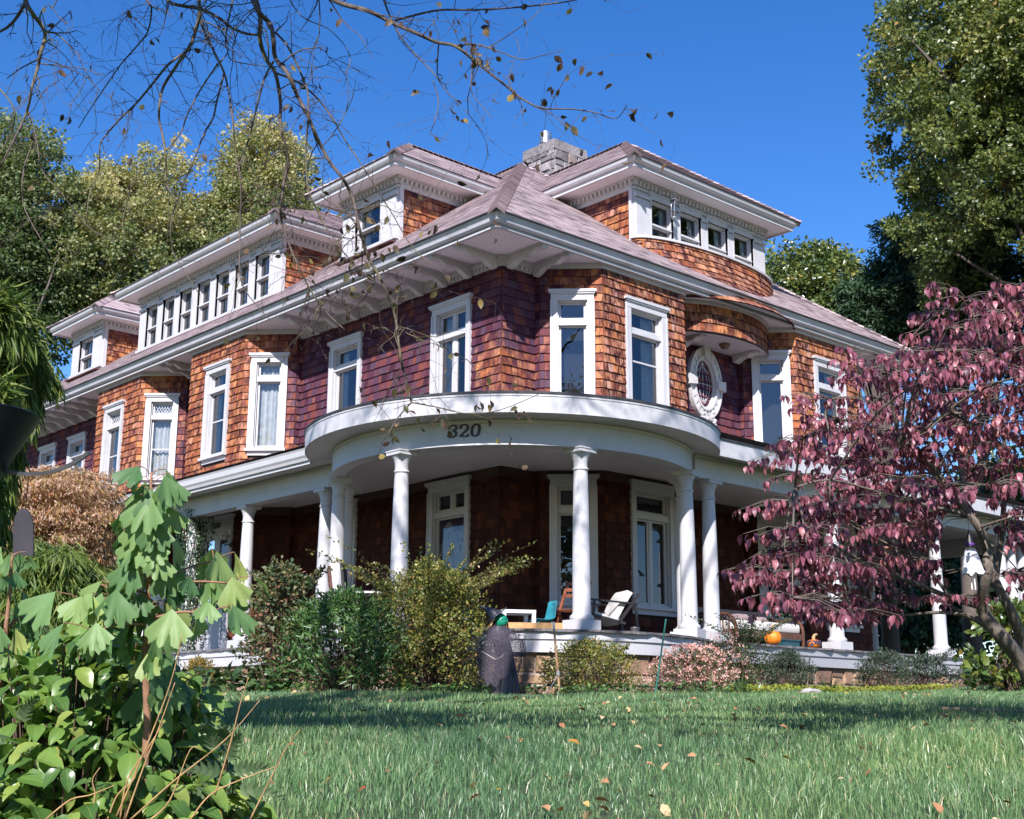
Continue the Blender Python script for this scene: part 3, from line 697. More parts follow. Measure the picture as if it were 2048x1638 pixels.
dormer('single_window_dormer', 'small hipped dormer with one window at the far end', (0.17, 18.2), (0, -1), .98, 8.35, [(-.02, .92)], depth=2.2, back=5.0)
rd, rfr = dormer('bowed_dormer', 'wide dormer with four windows above a bowed shingled skirt', (6.0, 0.17), (1, 0), 2.2, 8.32, [(-1.36+k*.92, .72) for k in range(4)], depth=2.6, back=5.5)
# the bow: a shingled skirt under the dormer and the drum below the eave
def arc_place(zlo, zhi, hw0, pr0, hw1, pr1, cx, v0, flare=1.0):
    def place(s, z, d):       # s runs 0..1 across the bow times its nominal length
        u = (z-zlo)/(zhi-zlo); e_ = (1-u)**flare
        hw = hw1+(hw0-hw1)*e_; pr = pr1+(pr0-pr1)*e_
        th = math.pi*(1-s/NL); c, sn = math.cos(th), math.sin(th)
        nx, ny = c/hw, -sn/pr; q = math.hypot(nx, ny)
        return (cx+hw*c+d*nx/q, v0-pr*sn+d*ny/q, z)
    return place
NL = 5.2
sk = MB(); P_ = arc_place(7.0, 8.42, 2.35, 1.62, 2.28, .60, 6.0, .17, 1.5)
shingles(sk, P_, NL, 7.0, 8.40, 1.30, zb=7.02, wmin=.10, wmax=.24)
for k in range(40):
    for j in range(6):
        z0_, z1_ = 7.0+j*.233, 7.0+(j+1)*.233
        sk.face([P_(NL*k/40, z0_, -.004), P_(NL*(k+1)/40, z0_, -.004), P_(NL*(k+1)/40, z1_, -.004), P_(NL*k/40, z1_, -.004)], 1)
sk.build('bow_skirt', [SH, BACK], rd)
sl_ = MB()
for k in range(40):
    a0, a1 = NL*k/40, NL*(k+1)/40
    lo = [P_(a0, 8.40, -.05), P_(a1, 8.40, -.05), P_(a1, 8.40, .06), P_(a0, 8.40, .06)]
    hi = [(x, y, z+.05) for x, y, z in lo]; sl_.hexa(lo+hi)
    sl_.face([hi[0], hi[1], (hi[1][0], .12, 8.47), (hi[0][0], .12, 8.47)]); sl_.face([lo[0], (lo[0][0], .12, 8.40), (lo[1][0], .12, 8.40), lo[1]])
sl_.build('bow_sill', WH, rd)
NL = 4.4
dr = MB(); Q_ = arc_place(6.40, 7.06, 1.72, 1.0, 1.72, 1.0, 5.78, 0.0)
shingles(dr, Q_, NL, 6.42, 7.0, .98, zb=6.42, expo=.19, wmin=.10, wmax=.24)
for k in range(40): dr.face([Q_(NL*k/40, 6.38, 0), Q_(NL*(k+1)/40, 6.38, 0), Q_(NL*(k+1)/40, 7.06, 0), Q_(NL*k/40, 7.06, 0)], 1)
dr.face([Q_(NL*k/40, 6.415, .012) for k in range(41)], 2)
for k in range(40):
    lo = [Q_(NL*k/40, 6.98, 0), Q_(NL*(k+1)/40, 6.98, 0), Q_(NL*(k+1)/40, 6.98, .05), Q_(NL*k/40, 6.98, .05)]; dr.hexa(lo+[(x, y, 7.058) for x, y, z in lo], 2)
dr.build('bow_drum', [SH, BACK, WH], house)
for u in (4.92, 6.70): bracket(Fr((u-.5, 0), (1, 0)), .5, zt=6.41, k=.62, wd=.2, name='drum_bracket')
lm = MB(); lm.hexa([(5.78-.09, -.62, 6.41), (5.78+.09, -.62, 6.41), (5.78+.09, -.44, 6.41), (5.78-.09, -.44, 6.41), (5.78-.05, -.58, 6.30), (5.78+.05, -.58, 6.30), (5.78+.05, -.48, 6.30), (5.78-.05, -.48, 6.30)]); lm.build('soffit_lamp', simple("bronze_lamp", (.16, .09, .06), .5, .3, 20), house)

# oval leaded window in its carved surround, under the bow
ov = MB(); oc = np.array([5.66, 5.62]); OF = SEG[19]; ox = lambda a, z, d: OF(a-4.8, z, d)
def ring(mb, r0, r1, d0, d1, m=0, n=48, wob=0.0):
    for k in range(n):
        t0, t1 = 2*math.pi*k/n, 2*math.pi*(k+1)/n
        def P(rr, t, d): return ox(oc[0]+rr[0]*math.cos(t), oc[1]+rr[1]*math.sin(t), d)
        w = wob*(k % 2)
        mb.hexa([P(r0, t0, d0), P(r1, t0, d0), P(r1, t1, d0), P(r0, t1, d0), P(r0, t0, d1+w), P(r1, t0, d1+w), P(r1, t1, d1+w), P(r0, t1, d1+w)], m)
ring(ov, (.36, .58), (.51, .75), -.05, .09, wob=.016); ring(ov, (.33, .55), (.375, .595), -.05, .12); ring(ov, (.29, .50), (.335, .555), -.08, .06); ring(ov, (.49, .725), (.53, .77), -.05, .12)
for ang, w, L in ((90, .20, .16), (0, .22, .15), (180, .22, .15)):
    t = R(ang); c = (oc[0]+.44*math.cos(t), oc[1]+.68*math.sin(t)); dx, dz = math.cos(t), math.sin(t)
    q = [(c[0]-dx*.10-dz*w*.36, c[1]-dz*.12+dx*w*.36), (c[0]-dx*.10+dz*w*.36, c[1]-dz*.12-dx*w*.36), (c[0]+dx*L+dz*w*.5, c[1]+dz*L-dx*w*.5), (c[0]+dx*L-dz*w*.5, c[1]+dz*L+dx*w*.5)]
    ov.prism(q, ox, -.03, .17)
for k in range(46):      # carved foliage at the foot
    a = random.gauss(0, .17); z = oc[1]-.74+random.gauss(0, .10)-.05
    if abs(a) > .36: continue
    rr = random.uniform(.035, .07); c = ox(oc[0]+a, z, .08)
    ov.lathe(c, [(0, -rr), (rr*.7, -rr*.6), (rr, 0), (rr*.7, rr*.6), (0, rr)], 7)
ovo = ov.build('oval_window', [CARVE], house, smooth='auto'); ovo["label"] = 'oval leaded window in a carved white surround'
g = MB(); g.face([ox(oc[0]+.30*math.cos(2*math.pi*k/40), oc[1]+.51*math.sin(2*math.pi*k/40), .012) for k in range(40)]); g.build('pane', simple("dark_leaded_glass", (.018, .02, .02), .12, .3, 8, spec=.6), ovo)
ld = MB()
for sg in (1, -1):
    for c1, c2 in ((.0, 1.0), (.5, .75), (.85, .5)):
        pts = [ox(oc[0]+sg*.27*c1*math.sin(math.pi*k/16)*(1 if c1 else 0), oc[1]-.47+.94*k/16, .022) for k in range(17)]
        if c1 or sg > 0: ld.tube(pts, .005, 4)
for z in (-.22, 0, .22): ld.tube([ox(oc[0]-.27*math.sqrt(1-(z/.5)**2), oc[1]+z, .022), ox(oc[0], oc[1]+z*1.7, .022), ox(oc[0]+.27*math.sqrt(1-(z/.5)**2), oc[1]+z, .022)], .005, 4)
ld.build('lead_came', LEAD, ovo)

# ---------------------------------------------------------------- chimney
ch = MB(); cx0, cy0, cw_, cz0, cz1 = 6.0, 4.8, 1.15, 10.6, 12.72
ch.hexa([(cx0+.03, cy0+.03, cz0), (cx0+cw_-.03, cy0+.03, cz0), (cx0+cw_-.03, cy0+cw_-.03, cz0), (cx0+.03, cy0+cw_-.03, cz0)]+[(cx0+.03, cy0+.03, cz1), (cx0+cw_-.03, cy0+.03, cz1), (cx0+cw_-.03, cy0+cw_-.03, cz1), (cx0+.03, cy0+cw_-.03, cz1)], 1)
def stones(mb, fr, L, z0, z1, hmin=.15, hmax=.30, wmin=.2, wmax=.5, bulge=.035, m=0, gap=.012, zt=None):
    z = z0
    while z < z1-.03:
        h = random.uniform(hmin, hmax); h = z1-z if z1-z-h < .1 else h
        a = 0.0
        while a < L-.02:
            w = random.uniform(wmin, wmax); w = L-a if L-a-w < .12 else w
            parts = [(z, z+h)] if random.random() < .75 or h < .2 else [(z, z+h*.45), (z+h*.45, z+h)]
            for p0, p1 in parts:
                r = random.random(); b = random.uniform(.3, 1)*bulge; g_ = gap
                top = zt(a) if zt else 1e9
                if p1 > top: continue
                j = lambda s_=.012: random.uniform(-s_, s_)
                o = [(a+g_+j(), p0+g_+j()), (a+w-g_+j(), p0+g_+j()), (a+w-g_+j(), p1-g_+j()), (a+g_+j(), p1-g_+j())]
                i_ = [(x*.86+(a+w/2)*.14+j(), y*.84+(p0+p1)/2*.16+j()) for x, y in o]
                V = [fr(x, y, 0) for x, y in o]+[fr(x, y, b+j(.008)) for x, y in i_]
                mb.poly(V, [(4, 5, 6, 7), (0, 1, 5, 4), (1, 2, 6, 5), (2, 3, 7, 6), (3, 0, 4, 7)], m, r)
            a += w
        z += h
stones(ch, Fr((cx0, cy0+cw_), (0, -1)), cw_, cz0, cz1); stones(ch, Fr((cx0, cy0), (1, 0)), cw_, cz0, cz1); stones(ch, Fr((cx0+cw_, cy0), (0, 1)), cw_, cz0, cz1)
for a in range(2):
    for b_ in range(2):
        g0 = .012
        x0, x1 = cx0-.02+a*(cw_*.5+.02), cx0-.02+a*(cw_*.5+.02)+cw_*.5+.015; y0, y1 = cy0-.02+b_*(cw_*.5+.02), cy0-.02+b_*(cw_*.5+.02)+cw_*.5+.015
        ch.hexa([(x0, y0, cz1), (x1, y0, cz1), (x1, y1, cz1), (x0, y1, cz1), (x0+g0, y0+g0, cz1+.26), (x1-g0, y0+g0, cz1+.27), (x1-g0, y1-g0, cz1+.26), (x0+g0, y1-g0, cz1+.27)], 0, .35+random.random()*.4)
chim = ch.build('chimney', [GREYST, MORTG], house)
fl = MB(); fl.lathe((cx0+.38, cy0+.72, cz1+.26), [(.13, 0), (.13, .16), (.12, .16), (.12, .2), (.16, .2), (.16, .50), (.145, .50), (.145, .47), (.0, .47)], 24); fl.build('flue_pipe', GALV, chim, smooth='auto')
fs = MB()     # stepped lead flashing on the face towards the corner
for k in range(5): fs.box(Fr((cx0, cy0+cw_), (0, -1)), k*.23, (k+1)*.23, cz0, 11.75+.02*(4-k)+.0*k, .03, .045, m=0)
for k in range(4): fs.box(Fr((cx0, cy0), (1, 0)), k*.2, (k+1)*.2, cz0, 11.98-.12*k, .03, .045)
fs.build('flashing', simple("lead_flashing", (.12, .10, .11), .5, .4, 7), chim)
# ---------------------------------------------------------------- porch: parts of the house
PC = np.array([-.25, -.60])
def arc(Rr, p0, p1, n=40):
    """plan points on a circle round the porch centre from p0 to p1, passing the front"""
    a0 = math.atan2(p0[1]-PC[1], p0[0]-PC[0]) % (2*math.pi); a1 = math.atan2(p1[1]-PC[1], p1[0]-PC[0]) % (2*math.pi)
    if a1 < a0: a1 += 2*math.pi
    return [(PC[0]+Rr*math.cos(a0+(a1-a0)*k/n), PC[1]+Rr*math.sin(a0+(a1-a0)*k/n)) for k in range(n+1)]
def hit_u(Rr, u): return (u, PC[1]+math.sqrt(Rr*Rr-(u-PC[0])**2))
def hit_v(Rr, v): return (PC[0]+math.sqrt(Rr*Rr-(v-PC[1])**2), v)
XR, YL = 15.5, 26.0     # where the straight porches run on to
# roof edge
rpath = [(-2.72, YL), hit_u(3.55, -2.72)]; ra = arc(3.55, hit_u(3.55, -2.72), hit_v(3.55, -3.55)); rr_ = [hit_v(3.55, -3.55), (XR, -3.55)]
full = rpath[:1]+ra+rr_[1:]
m = MB()
m.face([(x, y, 3.425) for x, y in full]+[(XR, 2, 3.55), (2, 2, 3.6), (1, YL, 3.6)], 1)
sweep(m, rect(-.05, .035, 3.395, 3.43), ra)
sweep(m, rect(-.05, .035, 3.30, 3.325), [rr_[0], rr_[1]]); sweep(m, rect(-.05, .02, 3.335, 3.36), [rpath[0], rpath[1]])
m.build('porch_roof', [TAR, MEMB], house)
m = MB(); sweep(m, rect(-.03, .012, 3.11, 3.397), ra); sweep(m, rect(.012, .022, 3.36, 3.397), ra); sweep(m, rect(-.03, .010, 3.02, 3.302), rr_, cap=True)
for k, u in enumerate((4.2, 8.6, 12.4)): m.box(Fr((u, -3.55), (1, 0)), -.004, .004, 3.02, 3.30, .010, .013)
m.build('porch_fascia', WH, house, smooth='auto')
m = MB(); sweep(m, [(-.03, 3.14), (.0, 3.12), (.035, 3.12), (.05, 3.17), (.075, 3.21), (.085, 3.30), (.10, 3.335), (.085, 3.34), (.07, 3.31), (-.03, 3.31)], rpath); sweep(m, rect(-.04, -.0, 3.06, 3.14), rpath)
m.build('porch_gutter', WH, house)
# soffit and ceiling of narrow boards
def mk_boards():
    mt, N, L, b = newmat("beadboard_paint"); gp = N.new("ShaderNodeNewGeometry"); mp = N.new("ShaderNodeMapping"); mp.inputs["Rotation"].default_value = (0, 0, R(0)); L.new(gp.outputs["Position"], mp.inputs["Vector"])
    w = N.new("ShaderNodeTexWave"); w.wave_type = 'BANDS'; w.bands_direction = 'Y'; w.inputs["Scale"].default_value = 3.6; w.inputs["Distortion"].default_value = 0.0; L.new(mp.outputs[0], w.inputs["Vector"])
    r = ramp(N, [(0.0, (.25, .25, .25)), (.06, (1, 1, 1)), (1, (1, 1, 1))]); L.new(w.outputs["Fac"], r.inputs[0]); n = noise(N, L, 1.4, 4); q = ramp(N, [(.3, (.60, .555, .575)), (.7, (.70, .65, .67))]); L.new(n.outputs["Fac"], q.inputs[0])
    c = mix(N, L, .55, q.outputs[0], r.outputs[0], 'MULTIPLY'); L.new(c, b.inputs["Base Color"]); b.inputs["Roughness"].default_value = .55; bump(N, L, r.outputs[0], b, .4, .006); return mt
BEAD = mk_boards()
m = MB(); m.face([(x, y, 3.112) for x, y in full][::-1]+[(-.0, YL, 3.112), (-.0, -.0, 3.112), (XR, -.0, 3.112)][::1]) if False else None
inner = [(XR, .2, 3.112), (.2, .2, 3.112), (.2, YL, 3.112)]
m.face(([(x, y, 3.112) for x, y in full]+inner)[::-1])
m.face([(11.2, .2, 3.112), (XR, .2, 3.112), (XR, 8, 3.112), (11.2, 8, 3.112)][::-1])
m.build('porch_ceiling', BEAD, house)
# beams
BO, BI = 3.09, 2.86
m = MB()
lb = hit_u(BO, -2.28); rb = hit_v(BO, -3.10)
ab = arc(BO, (PC[0]-2.56, PC[1]+1.74), (PC[0]+1.72, PC[1]-2.57), 44)
sweep(m, rect(-.24, 0, 2.72, 3.108), ab); sweep(m, rect(0, .02, 3.05, 3.106), ab); sweep(m, rect(-.002, .008, 2.72, 2.76), ab)
m.build('curved_beam', WH, house, smooth='auto')
m = MB(); Lp = [(-2.28, YL), (-2.28, 1.76)]; Rp = [(1.62, -3.10), (XR, -3.10)]
for pth in (Lp, Rp): sweep(m, rect(-.25, -.002, 2.715, 3.106), pth); sweep(m, rect(0, .02, 3.05, 3.105), pth)
sweep(m, rect(-.25, 0, 2.715, 3.1), [(14.8, -3.1), (14.8, 8)])
m.build('straight_beam', WH, house)
nm = MB(); na = math.atan2(-2.33-PC[1], -2.81-PC[0])
def nplace(a, z, d): t = na+a/BO; return (PC[0]+(BO+d)*math.cos(t), PC[1]+(BO+d)*math.sin(t), 2.855+z)
numerals(nm, '320', nplace, .190, .18, .082); nm.build('number_lettering', BLACK, house)

# columns: square plinth, torus, tapered shaft, necking ring, echinus, abacus
SHAFT = [(.165, .15), (.175, .165), (.18, .19), (.172, .215), (.150, .225), (.142, .24), (.135, .27), (.134, .7), (.131, 1.1), (.126, 1.5), (.119, 1.9), (.111, 2.25), (.106, 2.36), (.106, 2.375), (.118, 2.385), (.124, 2.40), (.118, 2.415), (.106, 2.425), (.107, 2.52), (.115, 2.54), (.116, 2.555), (.128, 2.585), (.150, 2.625), (.160, 2.65)]
CPOS = [(-2.14, 4.9), (-2.14, 7.05), (-2.13, 11.4), (-2.13, 2.27), (-2.52, 1.33), (-2.03, 1.78), (-3.19, -1.31), (-1.36, -3.35), (1.23, -3.22), (1.72, -2.72), (2.13, -2.95), (5.74, -2.95), (9.40, -2.95), (12.15, -2.95), (12.62, -2.95), (13.1, -2.95), (14.7, 2.0), (14.7, 6.0)]
proto = None
for i, (x, y) in enumerate(CPOS):
    if proto is None:
        c = MB(); c.lathe((0, 0, 0), SHAFT, 28)
        f0 = Fr((0, 0), (1, 0)); c.box(f0, -.2, .2, 0.0, .15, -.2, .2); c.box(f0, -.175, .175, 2.65, 2.70, -.175, .175); c.box(f0, -.185, .185, 2.70, 2.722, -.185, .185)
        proto = c.build('column', WH, None, smooth='auto'); proto.parent = house; o = proto
    else: o = proto.copy(); COL.objects.link(o); o.parent = house
    o.location = (x-house.location.x, y-house.location.y, .004-house.location.z)
    if i < 6 and i > 2 or 7 < i < 11: o.rotation_euler = (0, 0, R([0, 0, 0, 0, -25, 10, 0, 0, 20, 20, 0][i]))
# deck: stone paving with a ragged edge over white boards
m = MB(); DKR = 3.27
da = arc(DKR, hit_u(DKR, -2.45), hit_v(DKR, -3.25), 60)
dp = [(-2.45, YL)]+da+[(XR, -3.25)]
def ragged(P, amp=.015):
    out = []
    for i in range(len(P)-1):
        n = max(1, int(np.hypot(*np.subtract(P[i+1], P[i]))/.16))
        for k in range(n):
            q = np.array(P[i])+(np.array(P[i+1])-P[i])*k/n; out.append(tuple(q+rng.normal(0, amp, 2)))
    return out+[P[-1]]
rg = ragged(dp)
m.face([(x, y, .0) for x, y in rg]+[(XR, 8, 0), (11, 8, 0), (.3, .3, 0), (.3, YL, 0)])
n_ = len(rg); zz = [-.035+random.uniform(-.008, .008) for _ in rg]
for i in range(n_-1): m.face([(*rg[i+1], 0), (*rg[i], 0), (*rg[i], zz[i]), (*rg[i+1], zz[i+1])], 0, random.random()); m.face([(*rg[i], zz[i]), (*(np.array(rg[i])*.93), zz[i]), (*(np.array(rg[i+1])*.93), zz[i+1]), (*rg[i+1], zz[i+1])], 0)
m.build('porch_floor', SLATE, house)
m = MB(); sweep(m, rect(-.2, -.05, -.145, -.032), dp); sweep(m, rect(-.2, -.075, -.33, -.150), dp); sweep(m, rect(-.2, -.062, -.155, -.14), dp)
m.build('porch_skirt_boards', WH, house, smooth='auto')
m = MB(); base = [(x, y) for x, y in dp]
core_p = [base[0]]+base[1:-1]+[base[-1]]
sweep(m, rect(-.5, -.17, -1.5, -.31), core_p, m=1)
acc = core_p
for i in range(len(acc)-1):
    pass
# stones are laid along the whole curve: a frame that bends with it
cum = [0]
for i in range(len(acc)-1): cum.append(cum[-1]+float(np.hypot(*np.subtract(acc[i+1], acc[i]))))
def along(a, z, d):
    a = min(max(a, 0), cum[-1]-1e-6); i = int(np.searchsorted(cum, a, side='right'))-1; i = min(i, len(acc)-2)
    t = np.subtract(acc[i+1], acc[i]); L = np.hypot(*t); t = t/L; nn = np.array([t[1], -t[0]]); p = np.array(acc[i])+t*(a-cum[i])+nn*(d-.17); return (p[0], p[1], z)
class AF:      # the stone builder wants something it can call like a frame
    def __call__(s, a, z, d): return along(a, z, d)
stones(m, AF(), cum[-1], -1.35, -.335, .13, .26, .22, .60, .05, 0, .010)
m.build('stone_foundation', [BROWNST, MORT], house)
# step block at the front door
m = MB(); m.box(Fr((-2.6, 8.6), (0, -1)), 0, 3.2, -1.3, -.40, -.1, .35); m.box(Fr((-2.6, 8.6), (0, -1)), -.04, 3.24, -.40, -.36, -.1, .39); m.build('porch_step', WH, house)
# lamps that belong to the house
def globe_lamp(p, n):
    m = MB(); p = np.array(p, float); n = np.array(n, float)
    m.tube([p, p+n*.10, p+n*.17+np.array([0, 0, -.02]), p+n*.20+np.array([0, 0, .05])], .012, 8); m.lathe(tuple(p+n*.0-np.array([0, 0, .05])), [(.05, 0), (.055, .03), (.05, .1), (.0, .1)], 12)
    c = p+n*.20+np.array([0, 0, .05]); m.lathe(tuple(c), [(.03, 0), (.06, .012), (.075, .03), (.02, .03)], 14)
    for k in range(8):
        a = 2*math.pi*k/8; m.tube([c+np.array([.11*math.cos(a)*math.sin(t), .11*math.sin(a)*math.sin(t), .115-.11*math.cos(t)]) for t in np.linspace(.4, 1.6, 6)], .004, 4)
    m.tube([c+np.array([.111*math.cos(a), .111*math.sin(a), .115]) for a in np.linspace(0, 2*math.pi, 25)], .005, 4)
    o = m.build('wall_lamp', BLACK, house); o["label"] = 'globe lamp in a black cage beside the front door'
    g = MB(); g.lathe(tuple(c+np.array([0, 0, .115])), [(.108*math.sin(t), -.108*math.cos(t)) for t in np.linspace(0, math.pi, 14)], 18); g.build('lamp_globe', simple("opal_glass", (.62, .60, .60), .25, .05, 5), o, smooth=True)
q = at(457, 1092, 0); d_ = q-CAM; k_ = (-0.99-CAM[0])/d_[0] if abs(d_[0]) > 1e-6 else 0
_d = (_fw + _rt*((462-1024)/FPX) - _up*((1090-819)/FPX)); _t = (-1.0-CAM[0])/_d[0]; lp = CAM+_d*_t
globe_lamp((-.985, lp[1], lp[2]), (-1, 0, 0))
m = MB(); m.lathe((-2.1, -2.6, 3.02), [(.0, -.06), (.05, -.06), (.055, -.01), (.03, .0), (.03, .06), (.11, .075), (.11, .092), (0, .092)], 16)
m.tube([(-2.1+.05*math.cos(a), -2.6+.02*math.sin(a), 3.0-.07+.05*math.sin(a)) for a in np.linspace(0, 2*math.pi, 17)], .007, 5)
m.build('ceiling_lamp', simple("aged_brass", (.30, .24, .17), .5, .3, 20), house, smooth='auto')
# ---------------------------------------------------------------- ground
def st(s, t): return CAM[0]+FH[0]*s+RH[0]*t, CAM[1]+FH[1]*s+RH[1]*t
def porch_dist(x, y):
    dc = np.hypot(x-PC[0], y-PC[1])-DKR; dr_ = np.maximum(-2.45-x, -3.25-y)
    return np.minimum(dc, dr_)
def mk_soilgrass():
    m, N, L, b = newmat("lawn_thatch")
    n = noise(N, L, 14, 6); r = ramp(N, [(.3, (.018, .026, .012)), (.55, (.035, .06, .02)), (.8, (.07, .075, .03))]); L.new(n.outputs["Fac"], r.inputs[0]); L.new(r.outputs[0], b.inputs["Base Color"]); b.inputs["Roughness"].default_value = .95
    bump(N, L, n.outputs["Fac"], b, .8, .03); return m
SOIL = simple("garden_soil", (.085, .055, .040), .95, .5, 14, bmp=.8)
sg = np.concatenate([np.linspace(-60, 0, 12), np.linspace(1, 26, 70), np.array([28, 31, 35, 40, 48, 60, 80, 110, 160, 240, 400])])
tg = np.concatenate([[-300, -150, -80, -50, -35], np.linspace(-25, 25, 71), [35, 50, 80, 150, 300]])
S_, T_ = np.meshgrid(sg, tg, indexing='ij'); X_, Y_ = st(S_, T_); Z_ = ground_z(X_, Y_)
V = np.stack([X_, Y_, Z_], -1).reshape(-1, 3); a_, b_ = len(sg), len(tg)
idx = np.arange(a_*b_).reshape(a_, b_); F = np.stack([idx[:-1, :-1], idx[:-1, 1:], idx[1:, 1:], idx[1:, :-1]], -1).reshape(-1, 4)[:, ::-1]
tag(np_mesh('lawn', V, F, mk_soilgrass(), smooth=True), kind='structure')
bp = [np.array(p) for p in ragged(dp, .0)]; Vb = []; nb = 7
for i, p in enumerate(bp):
    t = bp[min(i+1, len(bp)-1)]-bp[max(i-1, 0)]; nn = np.array([t[1], -t[0]])/np.hypot(*t)
    wd = 1.75+.16*math.sin(i*.35)+.1*math.sin(i*.9)
    for k in range(nb): q = p+nn*(-.3+(wd+.3)*k/(nb-1)); Vb.append((q[0], q[1], ground_z(q[0], q[1])+.05*math.sin(math.pi*k/(nb-1))+(.012 if k < nb-1 else -.02)))
idx = np.arange(len(bp)*nb).reshape(len(bp), nb); F = np.stack([idx[:-1, :-1], idx[1:, :-1], idx[1:, 1:], idx[:-1, 1:]], -1).reshape(-1, 4)
tag(np_mesh('garden_bed_ground', Vb, F, SOIL, smooth=True), kind='structure')

# ---------------------------------------------------------------- leaf engine
def basis(Y, Zg):
    Y = Y/(np.linalg.norm(Y, axis=1, keepdims=True)+1e-9); Z = Zg-(Zg*Y).sum(1, keepdims=True)*Y; Z = Z/(np.linalg.norm(Z, axis=1, keepdims=True)+1e-9)
    return np.cross(Y, Z), Y, Z
def tmpl(kind):
    if kind == 'diamond': return np.array([(0, 0, 0), (.32, .48, .10), (0, 1, 0), (-.32, .48, .10)]), np.array([(0, 1, 2), (0, 2, 3)]), None
    if kind == 'lance': return np.array([(0, 0, 0), (.14, .45, .04), (0, 1, -.08), (-.14, .45, .04)]), np.array([(0, 1, 2), (0, 2, 3)]), None
    if kind == 'needle': return np.array([(0, 0, 0), (.055, .45, .02), (0, 1, -.05), (-.055, .45, .02)]), np.array([(0, 1, 2), (0, 2, 3)]), None
    if kind == 'ovate':
        v = np.array([(0, 0, 0), (0, .34, .0), (0, .68, -.03), (0, 1, -.16), (.27, .28, .07), (.25, .62, .06), (-.27, .28, .07), (-.25, .62, .06)])
        f = np.array([(0, 4, 1), (4, 5, 1), (1, 5, 2), (5, 3, 2), (0, 1, 6), (6, 1, 7), (1, 2, 7), (7, 2, 3)])
        u = np.array([(0, 0), (0, .34), (0, .68), (0, 1), (1, .28), (1, .62), (1, .28), (1, .62)]); return v, f, u
    if kind == 'broad':      # a wide glossy leaf with a curled margin and a drawn-out tip
        ys = [.0, .12, .32, .54, .74, .90, 1.0]; ws = [.02, .17, .275, .275, .19, .075, .0]; v = []; u = []
        for y, w in zip(ys, ws):
            for sx in (-1, -.5, 0, .5, 1):
                v.append((sx*w, y, .30*w*(abs(sx)**1.4)+.05*math.sin(y*3)-.26*y*y+.022*math.sin(y*13+sx*2))); u.append((abs(sx), y))
        f = []
        for j in range(6):
            for k in range(4):
                a = j*5+k; f += [(a, a+1, a+6), (a, a+6, a+5)]
        return np.array(v), np.array(f), np.array(u)
    if kind == 'ginkgo':      # a fan, cleft at the middle, with a wavy rim
        v = [(0, 0, 0)]; u = [(0, 0)]; n = 17
        for ringr in (.45, .78, 1.0):
            for k in range(n):
                t = -1+2*k/(n-1); ang = t*.74; r_ = ringr*(1-.10*abs(t)**2)
                if ringr == 1.0: r_ *= 1+.045*math.sin(k*2.6)+.03*math.sin(k*4.9+1); r_ -= .46*math.exp(-(t/.08)**2)+.16*math.exp(-((t-.5)/.07)**2)+.14*math.exp(-((t+.5)/.07)**2)
                if ringr == .78: r_ -= .16*math.exp(-(t/.05)**2)
                v.append((r_*math.sin(ang)*.92, r_*math.cos(ang), .15*abs(t)**1.5*ringr+.045*math.sin(k*.85+.6)*ringr*ringr-.16*ringr*ringr)); u.append((abs(t)*.5+.06*(k % 2), ringr))
        f = []
        for k in range(n-1):
            f.append((0, 1+k+1, 1+k))
            for rg_ in (0, 1): a = 1+rg_*n+k; f += [(a, a+1, a+n+1), (a, a+n+1, a+n)]
        return np.array(v, float), np.array(f), np.array(u, float)
    if kind == 'bract': # drooping pointed leaf, channelled
        v = np.array([(0, 0, 0), (0, .30, .05), (0, .66, .02), (0, 1, -.20), (.22, .25, .13), (.24, .58, .10), (-.22, .25, .13), (-.24, .58, .10)])
        f = np.array([(0, 4, 1), (4, 5, 1), (1, 5, 2), (5, 3, 2), (0, 1, 6), (6, 1, 7), (1, 2, 7), (7, 2, 3)])
        u = np.array([(0, 0), (0, .3), (0, .66), (0, 1), (1, .25), (1, .58), (1, .25), (1, .58)]); return v, f, u
def leafmesh(name, P, Y, Z, size, kind, mat, parent=None, rnd=None, smooth=False):
    T, TF, U = tmpl(kind); n = len(P); P = np.asarray(P, float)
    X, Y, Z = basis(np.asarray(Y, float), np.asarray(Z, float)); size = np.broadcast_to(np.asarray(size, float), (n,))
    V = P[:, None, :]+size[:, None, None]*(T[None, :, 0, None]*X[:, None, :]+T[None, :, 1, None]*Y[:, None, :]+T[None, :, 2, None]*Z[:, None, :])
    k = len(T); F = (np.arange(n)*k)[:, None, None]+TF[None]
    if rnd is None: rnd = rng.random(n)
    uv = None
    if U is not None: uv = np.tile(U[TF.ravel()], (n, 1))
    return np_mesh(name, V.reshape(-1, 3), F.reshape(-1, 3), mat, parent, np.repeat(np.clip(rnd, 0, 1), len(TF)), uv, smooth)
def unit(n): v = rng.normal(size=(n, 3)); return v/np.linalg.norm(v, axis=1, keepdims=True)
def lump(d, seed):
    r = np.random.default_rng(seed); o = np.zeros(len(d))
    for f, a in ((2.1, .5), (3.7, .35), (6.5, .22)):
        for _ in range(3): o += a/2*np.sin(d@(r.normal(size=3)*f)+r.random()*6.3)
    return o
